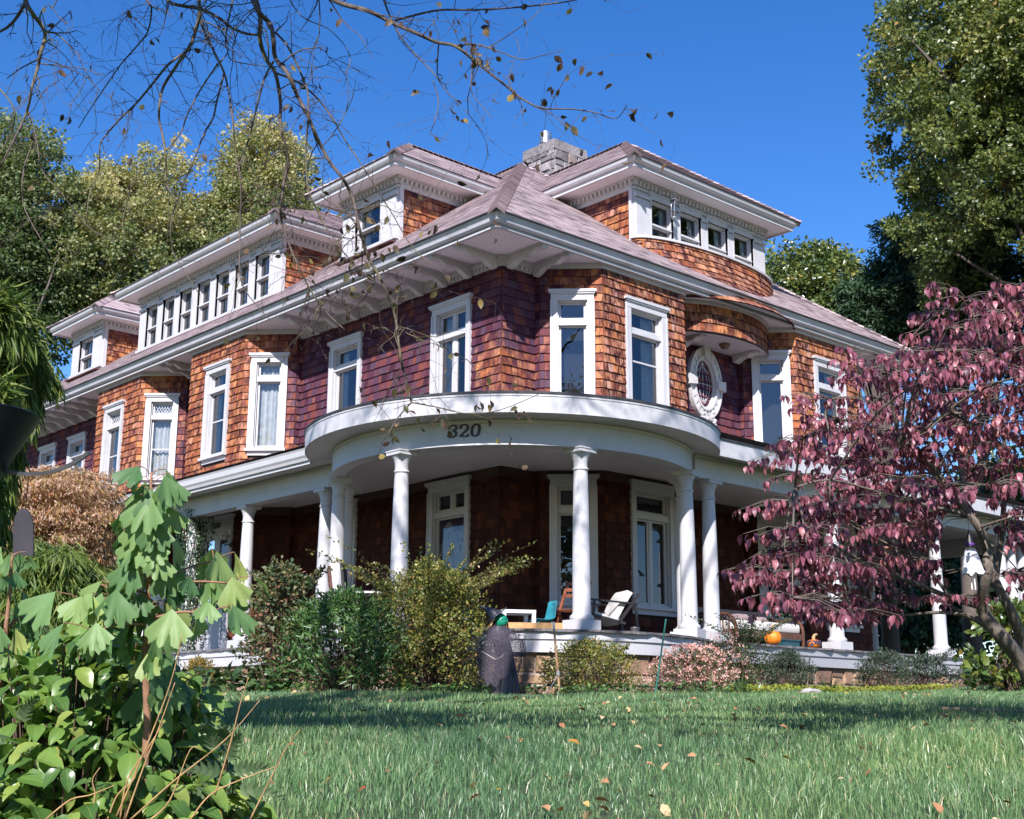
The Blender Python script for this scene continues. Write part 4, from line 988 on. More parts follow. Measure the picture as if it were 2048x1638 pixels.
def crown(c, rad, ncl, per, clr, seed, flat=.6, inner=.35, lumpy=.28, up=.35, drop=.25, cut=None):
    """leaf points in clumps through a lumpy crown: returns points, axes, normals, clump centres"""
    d = unit(ncl*2); d = d[d[:, 2] > -.75][:ncl]
    r = inner+(1-inner)*rng.random(len(d))**.55; C_ = np.array(c)+d*np.array(rad)*(r*(1+lumpy*lump(d, seed)))[:, None]
    if cut is not None: C_ = C_[cut(C_)]
    n = len(C_)*per; ci = np.repeat(np.arange(len(C_)), per); cr_ = clr*(.6+.8*rng.random(len(C_)))
    off = unit(n)*(rng.random(n)**.45)[:, None]*cr_[ci][:, None]*np.array([1, 1, flat])
    P = C_[ci]+off; out = off/(np.linalg.norm(off, axis=1, keepdims=True)+1e-9)
    Y = out*.8+unit(n)*.8+np.array([0, 0, -drop]); Z = unit(n)*.9+np.array([0, 0, up])+out*.5-SUN*.0
    return P, Y, Z, C_
def limbs(mb, base, C_, r0, rng_n=40, trunk_top=.55, n=7):
    """a tapered trunk with limbs that reach into the clumps"""
    base = np.array(base, float); cen = C_.mean(0); top = np.array([cen[0], cen[1], base[2]+(C_[:, 2].max()-base[2])*.92])
    pts = [base+(top-base)*t+np.array([math.sin(t*5), math.cos(t*4), 0])*.12*t*np.linalg.norm(top-base)*.25 for t in np.linspace(0, 1, 9)]
    mb.tube(pts, [r0*(1-.9*t) for t in np.linspace(0, 1, 9)], n)
    for i in rng.choice(len(C_), min(rng_n, len(C_)), replace=False):
        q = C_[i]; t = np.clip((q[2]-base[2])/(top[2]-base[2]+1e-6)*trunk_top+rng.random()*.15, .18, .95); k = int(t*8); p = pts[k]
        mid = (p+q)/2+np.array([0, 0, .12*np.linalg.norm(q-p)])+rng.normal(size=3)*.06*np.linalg.norm(q-p)
        rr = r0*(1-.9*t)*.45; mb.tube([p, (p+mid)/2, mid, (mid+q)/2, q], [rr, rr*.8, rr*.6, rr*.4, rr*.15], 5, cap=False)

# ---------------------------------------------------------------- grass
def mk_grass():
    m, N, L, b = newmat("grass_blade")
    r = ramp(N, [(0, (.045, .115, .045)), (.3, (.105, .205, .080)), (.65, (.185, .30, .125)), (.88, (.30, .385, .19)), (1, (.52, .46, .27))]); L.new(attr(N, "rnd").outputs["Fac"], r.inputs[0])
    n = noise(N, L, .45, 4); g = ramp(N, [(.3, (.75, .85, .9)), (.7, (1.2, 1.12, .95))]); L.new(n.outputs["Fac"], g.inputs[0]); c = mix(N, L, 1.0, r.outputs[0], g.outputs[0], 'MULTIPLY')
    L.new(c, b.inputs["Base Color"]); b.inputs["Roughness"].default_value = .38; b.inputs["Specular IOR Level"].default_value = .5
    t = N.new("ShaderNodeBsdfTranslucent"); L.new(c, t.inputs["Color"]); ms = N.new("ShaderNodeMixShader"); ms.inputs[0].default_value = .25
    L.new(b.outputs[0], ms.inputs[1]); L.new(t.outputs[0], ms.inputs[2]); L.new(ms.outputs[0], N["Material Output"].inputs[0]); return m
def blades(name, X, Y, h, w, mat, lean=.55):
    n = len(X); Z = ground_z(X, Y); P = np.stack([X, Y, Z-.005], 1)
    ph = rng.random(n)*2*np.pi+1.2*np.sin(X*2.3)+np.cos(Y*1.9); ln = lean*(.15+rng.random(n))
    D = np.stack([np.cos(ph), np.sin(ph), np.zeros(n)], 1); fa = rng.random(n)*2*np.pi; Wd = np.stack([np.cos(fa), np.sin(fa), np.zeros(n)], 1)
    up = np.array([0, 0, 1.0]); h_ = h[:, None]; w_ = w[:, None]; l_ = ln[:, None]
    mid = P+up*h_*.55+D*h_*l_*.30; tip = P+up*h_*(1-.35*l_)+D*h_*l_*.95
    V = np.stack([P-Wd*w_, P+Wd*w_, mid-Wd*w_*.75, mid+Wd*w_*.75, tip], 1).reshape(-1, 3)
    F = (np.arange(n)*5)[:, None, None]+np.array([(0, 1, 3), (0, 3, 2), (2, 3, 4)])[None]
    return np_mesh(name, V, F.reshape(-1, 3), mat, None, np.repeat(np.clip(rng.beta(2, 2.6, n)+(rng.random(n) < .05)*.5, 0, 1), 3))
def grass_points(n, s0, s1, pw):
    u = rng.random(n); s = (s0**pw+u*(s1**pw-s0**pw))**(1/pw); t = (rng.random(n)*2-1)*(s*.43+1.6); x, y = st(s, t)
    k = (porch_dist(x, y) > 1.55+.18*np.sin(x*2.1)+.12*np.sin(y*3.3)) ; return x[k], y[k], s[k]
GRASS = mk_grass()
gx, gy, gs = grass_points(430000, 4.6, 24, 1.2)
tuft = .75+.45*np.sin(gx*3.1+np.sin(gy*2.7)*2)*np.sin(gy*2.9+1)
big = 1+.45*np.sin(gx*.9+1.3*np.sin(gy*.7))*np.sin(gy*1.1+.5)
gh = (.040+.060*rng.random(len(gx)))*(tuft*.6+.5)*big*(1+.25*(rng.random(len(gx)) < .08)); gw = .0013+.00019*gs
tag(blades('grass', gx, gy, gh, gw, GRASS), 'short green lawn grass sloping up to the porch', 'grass', kind='stuff')
# fallen leaves
lx, ly, ls = grass_points(1150, 5.2, 20, 1.5)
k = len(lx); P = np.stack([lx, ly, ground_z(lx, ly)+.035+.03*rng.random(k)], 1)
DRY = leafmat("dry_leaf", [(0, (.20, .09, .045)), (.35, (.40, .20, .10)), (.6, (.52, .34, .17)), (.8, (.58, .43, .26)), (.93, (.45, .30, .04)), (1, (.32, .05, .035))], .15, .7, .2)
tag(leafmesh('fallen_leaves', P, unit(k)*np.array([1, 1, .35]), unit(k)*.6+np.array([0, 0, 1]), .035+.06*rng.random(k)**2, 'ovate', DRY), 'dry tan and rust coloured leaves scattered over the lawn', 'leaves', kind='stuff')
# ---------------------------------------------------------------- trees
BARK = mk_bark("grey_bark", (.05, .04, .035), (.15, .12, .10)); BARKD = mk_bark("dark_bark", (.035, .026, .022), (.15, .112, .09), (.13, .12, .04))
def tree(name, label, cat, cpx, depth, rpx, ncl, per, clr, size, kind, mat, seed, group=None, base=None, r0=.28, lumpy=.28, flat=.6, drop=.25, up=.35, tone=None, rdepth=1.0, inner=.35, nlimb=40):
    c = at(cpx[0], cpx[1], depth); rad = (rpx[0]/FPX*depth, rpx[0]/FPX*depth*rdepth, rpx[1]/FPX*depth)
    # radii are across the view: turn the crown so its width faces the camera evenly
    b = np.array([c[0], c[1], ground_z(c[0], c[1])]) if base is None else np.array(base)
    th = thing(name, label, cat, tuple(b), group)
    P, Y, Z, C_ = crown(c, rad, ncl, per, clr, seed, lumpy=lumpy, flat=flat, drop=drop, up=up, inner=inner)
    n = len(P); cl = np.repeat(rng.random(len(C_)), per)
    rn = np.clip(.5*rng.random(n)+.5*cl, 0, 1) if tone is None else tone(P, cl)
    leafmesh('crown', P, Y, Z, size*(.7+.6*rng.random(n)), kind, mat, th, rn)
    mb = MB(); limbs(mb, b, C_, r0, nlimb); mb.build('trunk', BARK, th, smooth=True)
    return th, C_
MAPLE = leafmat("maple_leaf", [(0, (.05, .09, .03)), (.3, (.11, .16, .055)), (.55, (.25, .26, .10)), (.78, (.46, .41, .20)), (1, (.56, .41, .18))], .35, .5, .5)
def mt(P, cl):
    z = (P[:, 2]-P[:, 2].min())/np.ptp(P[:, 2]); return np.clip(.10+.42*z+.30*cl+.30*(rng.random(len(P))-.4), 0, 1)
g = 'silver maples behind the house'
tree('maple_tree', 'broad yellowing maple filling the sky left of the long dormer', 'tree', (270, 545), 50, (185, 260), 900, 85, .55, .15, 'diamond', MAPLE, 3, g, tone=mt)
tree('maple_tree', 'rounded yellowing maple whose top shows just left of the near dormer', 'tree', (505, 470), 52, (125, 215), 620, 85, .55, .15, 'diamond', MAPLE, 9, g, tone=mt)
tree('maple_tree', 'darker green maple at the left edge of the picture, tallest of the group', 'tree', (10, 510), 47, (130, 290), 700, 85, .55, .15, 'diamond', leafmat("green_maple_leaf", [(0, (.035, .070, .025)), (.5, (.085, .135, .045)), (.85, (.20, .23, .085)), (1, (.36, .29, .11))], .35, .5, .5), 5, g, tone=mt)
OAK = leafmat("willow_oak_leaf", [(0, (.045, .075, .022)), (.4, (.095, .135, .034)), (.75, (.18, .205, .05)), (.95, (.30, .26, .08)), (1, (.42, .19, .05))], .3, .42, .6)
tree('oak_tree', 'tall yellow green oak with narrow leaves at the right edge', 'tree', (2105, 215), 33, (375, 520), 2300, 95, .32, .12, 'diamond', OAK, 21, r0=.4, lumpy=.26, inner=.15, drop=-.1, flat=.8)
CON = leafmat("cypress_spray", [(0, (.014, .036, .022)), (.5, (.034, .075, .040)), (1, (.08, .14, .065))], .15, .6, .3)
tree('cypress_tree', 'dark evergreen with feathery sprays beneath the yellow green oak', 'tree', (1895, 590), 37, (185, 190), 420, 120, .50, .22, 'lance', CON, 31, flat=.35, drop=.1, up=.9, inner=.2)
tree('cypress_tree', 'lighter feathery evergreen tucked between the holly and the dark evergreen', 'tree', (1745, 650), 36, (70, 105), 120, 130, .40, .18, 'lance', leafmat("light_cypress_spray", [(0, (.020, .045, .022)), (.6, (.05, .10, .045)), (1, (.10, .15, .07))], .15, .6, .3), 33, flat=.35, up=.9)
HOL = leafmat("holly_leaf", [(0, (.030, .062, .018)), (.5, (.09, .13, .03)), (.85, (.20, .22, .045)), (1, (.36, .28, .08))], .15, .3, .7)
tree('holly_tree', 'pointed glossy holly rising behind the right end of the roof', 'tree', (1625, 640), 42, (125, 180), 330, 90, .5, .15, 'diamond', HOL, 41, lumpy=.3)
th, _ = tree('evergreen_shrub', 'dark evergreen seen through the open right end of the porch', 'shrub', (1810, 1190), 44, (150, 150), 200, 90, .6, .22, 'diamond', CON, 51)
th, _ = tree('evergreen_shrub', 'dark evergreen behind the cluster of columns at far right', 'shrub', (2040, 1130), 46, (190, 210), 240, 90, .7, .24, 'diamond', HOL, 53)
# across the road, behind the camera: they stand in the window reflections
STR = leafmat("street_tree_leaf", [(0, (.03, .055, .02)), (.6, (.07, .10, .035)), (1, (.16, .14, .05))], .3, .5, .4)
for k, (s, t, h, sd) in enumerate(((-33, -27, 23, 61), (-36, -13, 24, 62), (-33, 2, 23, 63), (-35, 17, 24, 64))):
    x, y = st(s, t); b = np.array([x, y, float(ground_z(x, y))]); r_ = h*.33
    tr = thing('street_tree', ['leafy tree across the road, farthest along to the left', 'leafy tree across the road, left of the middle', 'tallest leafy tree across the road', 'leafy tree across the road, farthest along to the right'][k], 'tree', tuple(b), 'trees across the road')
    P, Y, Z, C_ = crown(b+np.array([0, 0, h*.56]), (r_, r_, h*.45), 230, 60, 1.0, sd); leafmesh('crown', P, Y, Z, .40, 'diamond', STR, tr); mb = MB(); limbs(mb, b, C_, .25, 15); mb.build('trunk', BARK, tr, smooth=True)

# ---------------------------------------------------------------- the bare tree whose branches hang across the picture
TW = rng.random
def spl(P, n=5):
    P = [np.array(p, float) for p in P]; out = []
    for j in range(len(P)-1):
        p0, p1, p2, p3 = P[max(j-1, 0)], P[j], P[j+1], P[min(j+2, len(P)-1)]
        for t in np.linspace(0, 1, n, endpoint=False): out.append(.5*((2*p1)+(-p0+p2)*t+(2*p0-5*p1+4*p2-p3)*t*t+(-p0+3*p1-3*p2+p3)*t**3))
    return out+[P[-1]]
Zq = 2.9243      # the big branches, traced in the photograph's top left corner and given a distance each
BR = [  # (points in pixels, pixels wide at start and end, distance at start and end)
 ([(45, -60), (51, 0), (65, 27), (90, 65), (82, 103), (75, 137), (65, 171), (55, 219), (34, 267), (0, 335)], 11, 3.5, 6.2, 5.6),
 ([(51, 5), (34, 34), (14, 55), (-15, 70)], 8, 5, 6.2, 6.4), ([(90, 65), (113, 68), (137, 89), (154, 106), (168, 137), (185, 164)], 3.5, 1.5, 6.1, 5.7),
 ([(74, 120), (41, 137), (14, 157)], 3.5, 2, 6.0, 6.3), ([(79, 127), (130, 133), (164, 137), (205, 150)], 3, 1.3, 6.0, 5.6),
 ([(55, 219), (72, 274), (79, 318), (91, 352), (120, 383), (171, 448), (205, 472)], 3.2, 1.5, 5.8, 5.3), ([(72, 274), (51, 325), (44, 376), (51, 421), (82, 479), (103, 513)], 4, 1.6, 5.8, 5.4),
 ([(285, -60), (294, 0), (303, 17), (296, 62), (274, 92), (243, 127), (219, 161), (198, 192), (178, 222), (157, 256)], 4.5, 1.8, 6.8, 6.3), ([(303, 14), (321, 21), (335, 26)], 2, 1, 6.8, 6.6), ([(296, 62), (260, 31), (239, 51), (233, 89), (229, 113)], 2, 1, 6.7, 6.4),
 ([(396, -60), (398, 0), (398, 34), (383, 85), (356, 127), (328, 171), (320, 202), (318, 239), (328, 284), (332, 328), (333, 369), (356, 404)], 9, 3, 6.5, 5.8),
 ([(380, 99), (339, 127), (308, 164), (274, 205), (239, 239), (212, 270), (200, 291), (198, 342), (178, 393), (174, 445)], 6, 2, 6.4, 6.0),
 ([(400, 41), (421, 89), (445, 137), (455, 171), (465, 233), (472, 308), (479, 342), (482, 410), (479, 513), (487, 575), (540, 640)], 5.5, 2, 6.5, 5.4), ([(448, 147), (433, 205), (426, 236), (407, 270), (386, 325), (363, 376), (342, 445), (345, 499), (363, 533), (400, 590)], 4.5, 2, 6.5, 5.7),
 ([(434, 130), (400, 181), (373, 233), (363, 263), (335, 298), (308, 342), (270, 359), (253, 410), (245, 451), (253, 492)], 3.5, 1.5, 6.3, 5.6),
 ([(300, -50), (335, 0), (356, 10), (404, 19), (441, 38), (462, 55), (492, 67), (520, 70)], 8, 5, 6.9, 6.6),
 ([(480, -60), (506, 0), (520, 27), (540, 48), (547, 79), (551, 116), (575, 147), (595, 192), (616, 233), (636, 280), (660, 325), (687, 359), (707, 400), (717, 450), (737, 515), (757, 550), (787, 620), (798, 690), (805, 735), (823, 805)], 11, 4.6, 6.3, 5.5),
 ([(823, 805), (796, 835), (775, 870), (755, 893)], 3.6, 1.6, 5.5, 5.3), ([(823, 805), (877, 815), (932, 827), (1000, 820), (1085, 785)], 3.2, 1.4, 5.5, 5.2),
 ([(500, -40), (520, 31), (520, 79), (533, 120), (551, 147), (561, 205), (561, 253), (575, 315), (566, 376), (561, 431), (575, 479), (600, 540), (640, 610), (690, 660)], 11, 2.5, 6.6, 5.9),
 ([(547, 123), (530, 154), (516, 205), (499, 274), (482, 325), (482, 342)], 5, 2.5, 6.3, 5.9), ([(554, 147), (581, 157), (605, 171), (633, 195), (664, 235), (690, 280), (730, 340), (780, 420), (830, 500), (905, 560)], 5, 1.6, 6.5, 5.8),
 ([(551, 65), (575, 92), (602, 147), (616, 188), (616, 239), (612, 308), (616, 376), (636, 424), (655, 460), (700, 520), (745, 560)], 5, 2, 6.3, 5.6), ([(472, -30), (455, 51), (451, 89), (455, 106), (428, 137)], 4, 2.4, 6.9, 6.6), ([(455, 106), (469, 123), (535, 133)], 3, 1.6, 6.8, 6.5),
 ([(600, -60), (667, 0), (737, 22), (785, 46), (829, 65), (872, 84), (910, 92), (942, 116), (975, 143), (1006, 167), (1039, 194), (1082, 216), (1141, 218), (1190, 225), (1232, 237), (1254, 209)], 11, 1.4, 6.0, 5.2),
 ([(790, 41), (872, 21), (942, 20), (1017, 16), (1098, 8), (1150, 0), (1230, -20)], 5, 2.4, 6.1, 5.7), ([(764, -10), (780, 32), (802, 75), (834, 113), (866, 145), (893, 183), (915, 202)], 4.5, 1.6, 6.1, 5.6),
 ([(910, 92), (953, 89), (996, 102), (1044, 119), (1087, 110), (1128, 100)], 3.6, 1.2, 5.8, 5.3), ([(974, 97), (1017, 70), (1071, 30), (1090, 0)], 2.6, 1.2, 5.8, 5.6),
 ([(866, 162), (877, 205), (866, 253), (861, 269), (899, 280)], 2.4, 1, 5.7, 5.4), ([(942, 97), (944, 135), (942, 178), (953, 199), (985, 237)], 2.6, 1.2, 5.7, 5.3), ([(1082, 216), (1109, 232), (1146, 264), (1190, 291)], 2.4, 1, 5.4, 5.1),
 ([(560, -40), (600, 30), (660, 60), (700, 110), (690, 150)], 3, 1.2, 6.2, 6.0), ([(640, 200), (600, 230), (560, 300), (520, 330)], 2.4, 1, 6.2, 6.0), ([(-30, 150), (10, 190), (30, 230), (10, 290), (-20, 330)], 4, 2, 5.9, 5.8), ([(120, 383), (90, 430), (40, 440), (0, 470)], 2, 1, 5.6, 5.5),
 ([(640, 390), (690, 420), (760, 410), (800, 425), (850, 400), (905, 330)], 2.4, 1, 5.8, 5.5), ([(700, 480), (660, 520), (600, 545), (540, 530)], 2.2, 1, 5.7, 5.5),
]
bx, by = st(2.2, -3.6); bt0 = np.array([bx, by, float(ground_z(bx, by))])
bare = thing('bare_tree', 'nearly leafless tree whose dark drooping branches hang across the sky', 'tree', tuple(bt0))
mbw = MB(); SEGS = []      # (start, end, radius) for twigs and leaves
hub = bt0+np.array([.3, .5, 6.2])
mbw.tube(spl([bt0+np.array([0, 0, -.2]), bt0+np.array([.05, 0, 1.5]), bt0+np.array([-.1, .2, 3.2]), bt0+np.array([.1, .3, 5]), hub]), [.24-.0055*k for k in range(21)], 12)
for P, w0, w1, d0, d1 in BR:
    P = spl(P, 4); n = len(P); pts = [at(p[0], p[1], d0+(d1-d0)*k/(n-1)+.05*math.sin(k*.7)) for k, p in enumerate(P)]
    rad = [(w0+(w1-w0)*(k/(n-1))**.8)/2/FPX*(d0+(d1-d0)*k/(n-1)) for k in range(n)]
    mbw.tube(pts, rad, 7)
    for k in range(n-1): SEGS.append((pts[k], pts[k+1], rad[k], P[k]))
    if P[0][1] < -5:      # carry the branch on up to the limb it hangs from
        q = pts[0]; up_ = q+(hub-q)*.35+np.array([0, 0, .9]); L_ = [q+(hub-q)*t+(np.array([0, 0, 1.1])*math.sin(math.pi*t)) for t in np.linspace(0, 1, 8)]
        mbw.tube(L_, [rad[0]+(.085-rad[0])*t**1.5 for t in np.linspace(0, 1, 8)], 8, cap=False)
def twig(p, d, L, r, lev, leafpts, heavy):
    n = max(3, int(L/.07)); pts = [p]; dd = d/np.linalg.norm(d)
    for k in range(n):
        dd = dd+rng.normal(size=3)*.26+np.array([0, 0, -.05]); dd /= np.linalg.norm(dd); pts.append(pts[-1]+dd*L/n)
    mbw.tube(pts, [r*(1-.7*k/n) for k in range(n+1)], 4, cap=False)
    for k in range(1, n+1):
        if lev < 2 and rng.random() < .42:
            e_ = dd+unit(1)[0]*1.1; twig(pts[k], e_, L*(.3+.35*rng.random()), r*.62, lev+1, leafpts, heavy)
        if lev > 0 and rng.random() < .30: # bud spurs
            e_ = unit(1)[0]*.02; mbw.tube([pts[k], pts[k]+e_, pts[k]+e_*1.5], [r*.6, r*.9, r*.3], 4, cap=False)
        if rng.random() < heavy: leafpts.append(pts[k])
LP = []
for a, b, r, px in SEGS:
    L = np.linalg.norm(b-a); x, y = px
    heavy = .02
    if x > 900 and y > 60: heavy = .26
    elif y > 430 and x > 560: heavy = .17
    elif x > 820: heavy = .07
    near = 560 < x < 960 and y > 430
    nt = rng.poisson((2.0 if near else 1.0)*L*(13.0 if r < .012 else 8.0))
    for _ in range(nt):
        t = rng.random(); d = (b-a)/L; e_ = d*.35+unit(1)[0]; twig(a+(b-a)*t, e_, .08+.42*rng.random()**2, min(r*.5, .0048) if near else min(r*.45, .0042), 0 if r > .008 else 1, LP, heavy)
mbw.build('branches', BARKD, bare, smooth=True)
LP = np.array(LP); n = len(LP)
DRYB = leafmat("withered_leaf", [(0, (.035, .022, .018)), (.4, (.085, .050, .032)), (.65, (.075, .075, .022)), (.9, (.19, .105, .065)), (1, (.26, .20, .05))], .3, .55, .4)
leafmesh('withered_leaves', LP, unit(n)*.8+np.array([0, 0, -.8]), unit(n), .026+.026*rng.random(n), 'ovate', DRYB, bare)
# its upper crown, above the picture: limbs with thin foliage that dapple the lawn and the porch with shade
up_c = []
mbu = MB()
for (s, t, z) in ((3.2, -1.6, 4.6), (4.6, -.6, 4.4), (4.2, 1.4, 4.8), (2.0, .4, 5.4), (6.0, -4.0, 7.5), (4.5, 2.8, 6.0), (7.0, -1.0, 9.0), (5.0, -3.0, 9.5), (8.0, 1.5, 10.5), (6.5, 3.5, 9.2), (9.0, -3.0, 11.5), (4, 0, 11), (2.5, 3.2, 5.0), (3.4, 4.8, 5.4), (6.2, 5.8, 7.6)):
    x, y = st(s, t); e_ = np.array([x, y, CAM[2]+z]); up_c.append(e_)
    L_ = [hub+(e_-hub)*q+np.array([0, 0, .5*math.sin(math.pi*q)]) for q in np.linspace(0, 1, 8)]; mbu.tube(L_, [.09*(1-q)+.012 for q in np.linspace(0, 1, 8)], 7)
    for _ in range(7):
        v = unit(1)[0]*np.array([1, 1, .45])*(.6+.7*rng.random()); mbu.tube([e_-(e_-hub)*.12, e_+v*.5+rng.normal(size=3)*.08, e_+v], [.016, .01, .004], 5, cap=False)
mbu.build('upper_limbs', BARKD, bare, smooth=True)
for (tx, ty, tz, dist) in ((-2.9, -2.6, 3.2, 13), (-1.6, -3.6, 3.2, 14), (.0, -4.0, 3.2, 13.5), (1.6, -3.4, 3.2, 14.5), (-3.6, -1.0, 3.1, 15), (-1.4, -3.3, 1.5, 13), (-3.2, -1.4, 1.4, 14.5), (2.8, -3.6, 3.2, 12.5), (-3.6, .6, 3.2, 13)):
    e_ = np.array([tx, ty, tz])-SUN*dist; up_c.append(e_); st_ = hub+(e_-hub)*.2+np.array([0, 0, 1.5])
    L_ = [st_+(e_-st_)*q+np.array([0, 0, .9*math.sin(math.pi*q)]) for q in np.linspace(0, 1, 9)]; mbu.tube([hub]+L_, [.10]+[.08*(1-q)+.010 for q in np.linspace(0, 1, 9)], 6)
    for _ in range(9): v = unit(1)[0]*np.array([1, 1, .7])*(.5+.6*rng.random()); mbu.tube([e_, e_+v*.5+rng.normal(size=3)*.1, e_+v], [.016, .010, .005], 5, cap=False)
bpy.data.objects.remove(bpy.data.objects['upper_limbs']); mbu.build('upper_limbs', BARKD, bare, smooth=True)
up_c = np.array(up_c); n = 3300; ci = rng.integers(0, len(up_c), n)
P = up_c[ci]+unit(n)*np.array([1.05, 1.05, .5])*(rng.random(n)**.5)[:, None]
leafmesh('upper_leaves', P, unit(n)+np.array([0, 0, -.4]), unit(n)+np.array([0, 0, .6]), .085, 'ovate', DRYB, bare)
# ---------------------------------------------------------------- the red dogwood at the right
def in_poly(P, poly):
    x, y = P[:, 0], P[:, 1]; c = np.zeros(len(P), bool); n = len(poly)
    for i in range(n):
        x0, y0 = poly[i]; x1, y1 = poly[(i+1) % n]
        k = ((y0 > y) != (y1 > y)) & (x < (x1-x0)*(y-y0)/((y1-y0) or 1e-9)+x0); c ^= k
    return c
db = at(2175, 1520, 9.6); db[2] = float(ground_z(db[0], db[1]))
dog = thing('dogwood_tree', 'dogwood with hanging wine red leaves and forked grey branches', 'tree', tuple(db))
DB = [([(2175, 1530), (2110, 1440), (2048, 1330), (2000, 1270), (1965, 1215), (1975, 1130), (1970, 1080), (1940, 1030), (1900, 980), (1860, 930), (1800, 900)], 46, 6, 9.6, 9.0),
 ([(1965, 1215), (1900, 1195), (1840, 1170), (1760, 1140), (1700, 1110), (1640, 1075), (1580, 1060)], 14, 4, 9.6, 8.8), ([(2000, 1270), (1940, 1235), (1880, 1225), (1800, 1230), (1720, 1215)], 12, 4, 9.6, 9.6), ([(1965, 1240), (1920, 1222), (1860, 1200), (1740, 1215)], 10, 3, 9.7, 10.2),
 ([(2060, 1345), (2030, 1240), (1990, 1160), (1962, 1060), (1925, 1000), (1880, 960), (1800, 890), (1720, 850), (1650, 830)], 26, 4, 9.7, 9.6), ([(1990, 1160), (2005, 1050), (2010, 900), (1990, 780), (1960, 680), (1940, 600)], 16, 4, 9.8, 10.3),
 ([(2010, 900), (1930, 840), (1850, 790), (1770, 740), (1700, 760)], 9, 3, 10.0, 9.6), ([(2048, 1080), (2085, 860), (2090, 740), (2060, 620), (2040, 560)], 12, 4, 9.9, 10.6), ([(1940, 1030), (1850, 1010), (1760, 985), (1660, 960), (1590, 975)], 9, 3, 9.2, 8.6), ([(1880, 1060), (1820, 1040), (1740, 1060), (1650, 1010)], 8, 3, 9.4, 9.2),
 ([(2040, 1180), (2100, 1090), (2140, 960), (2130, 820)], 13, 4, 9.8, 9.4), ([(1900, 1195), (1840, 1120), (1780, 1090), (1700, 1050)], 8, 3, 9.5, 9.0)]
mb = MB(); DS = []
for P, w0, w1, d0, d1 in DB:
    P = spl(P, 4); n = len(P); pts = [at(p[0], p[1], d0+(d1-d0)*k/(n-1)+.06*math.sin(k*.9)) for k, p in enumerate(P)]
    mb.tube(pts, [(w0+(w1-w0)*(k/(n-1))**.7)/2/FPX*9.5 for k in range(n)], 8); DS += pts[n//3:]
DS = np.array(DS)
POLY = [(1508, 1150), (1530, 1085), (1560, 1040), (1560, 985), (1600, 960), (1590, 905), (1615, 800), (1680, 775), (1740, 720), (1800, 690), (1860, 690), (1880, 640), (1920, 600), (1960, 570), (2000, 590), (2050, 570), (2180, 560), (2190, 1090), (2048, 1070), (1960, 1090), (1890, 1060), (1850, 1110), (1800, 1160), (1760, 1190), (1690, 1240), (1600, 1210), (1560, 1180)]
q = np.stack([rng.uniform(1500, 2200, 900), rng.uniform(550, 1250, 900)], 1); q = q[in_poly(q, POLY)]
keep = []      # layered sprays that do not crowd one another
for c in q:
    if all((abs(c[0]-k[0])/62)**2+(abs(c[1]-k[1])/24)**2 > 1 for k in keep): keep.append(c)
keep += [(1990, 1150), (2035, 1140), (1915, 1192), (1560, 1010), (1585, 1195), (1700, 1225), (1530, 1150)]
CL = []; SPR = []
for c in keep:
    d0 = 9.4+rng.normal()*.7; cen = at(c[0], c[1], d0); n_ = int(rng.integers(13, 24)); ra = .22+.20*rng.random(); tl = rng.normal(0, .12)
    for _ in range(n_):
        a = rng.random()*6.283; r_ = ra*rng.random()**.5; CL.append(cen+np.array([RH[0], RH[1], 0])*r_*math.cos(a)*1.15+np.array([FH[0], FH[1], 0])*r_*math.sin(a)*.9+np.array([0, 0, rng.normal()*.022-.35*r_*r_+tl*r_*math.cos(a)])); SPR.append(cen)
CL = np.array(CL); SPR = np.array(SPR)
def pix(P): d = P-CAM; z = d@_fw; return 1024+FPX*(d@_rt)/z, 819-FPX*(d@_up)/z
hx, hy = pix(CL); k_ = ~((abs(hx-1942) < 62) & (hy > 1010) & (hy < 1185)); CL = CL[k_]; SPR = SPR[k_]
for c in SPR[np.unique(SPR[:, 0], return_index=True)[1]]:
    i = int(np.argmin(((DS-c)**2).sum(1))); s_ = DS[i]; L = np.linalg.norm(c-s_); m_ = (s_+c)/2+np.array([0, 0, .10*L]); mb.tube(spl([s_, m_, c], 4), [.010-.0008*k for k in range(9)], 5, cap=False)
LPt = []; LY = []; LZ = []; LS = []; LR = []
for c, s_ in zip(CL, SPR):
    v = c-s_; L = np.linalg.norm(v)+1e-6
    m_ = (s_+c)/2+np.array([0, 0, .10*L]); mb.tube([s_, m_, c], [.004, .003, .0018], 4, cap=False)
    k = rng.integers(4, 7); ph = rng.random()*6.3; tone = rng.random()
    for j in range(k):
        a = ph+j*6.283/k*1.0+rng.normal()*.3; o = np.array([math.cos(a), math.sin(a), 0])
        LPt.append(c+o*.012-v/L*.05*rng.random()*(j % 3)); LY.append(o*.55+np.array([0, 0, -.75-.4*rng.random()])); LZ.append(o*.8+np.array([0, 0, .75])+rng.normal(size=3)*.2); LS.append(.046+.040*rng.random()); LR.append(.55*tone+.45*rng.random())
mb.build('trunk', mk_bark("dogwood_bark", (.07, .055, .045), (.20, .165, .13)), dog, smooth=True)
DOG = leafmat("dogwood_leaf", [(0, (.065, .022, .036)), (.25, (.13, .040, .065)), (.55, (.27, .085, .125)), (.8, (.38, .14, .17)), (.94, (.46, .17, .16)), (1, (.22, .17, .05))], .30, .42, .5, tscale=1.5)
leafmesh('leaves', LPt, LY, LZ, LS, 'bract', DOG, dog, np.array(LR))

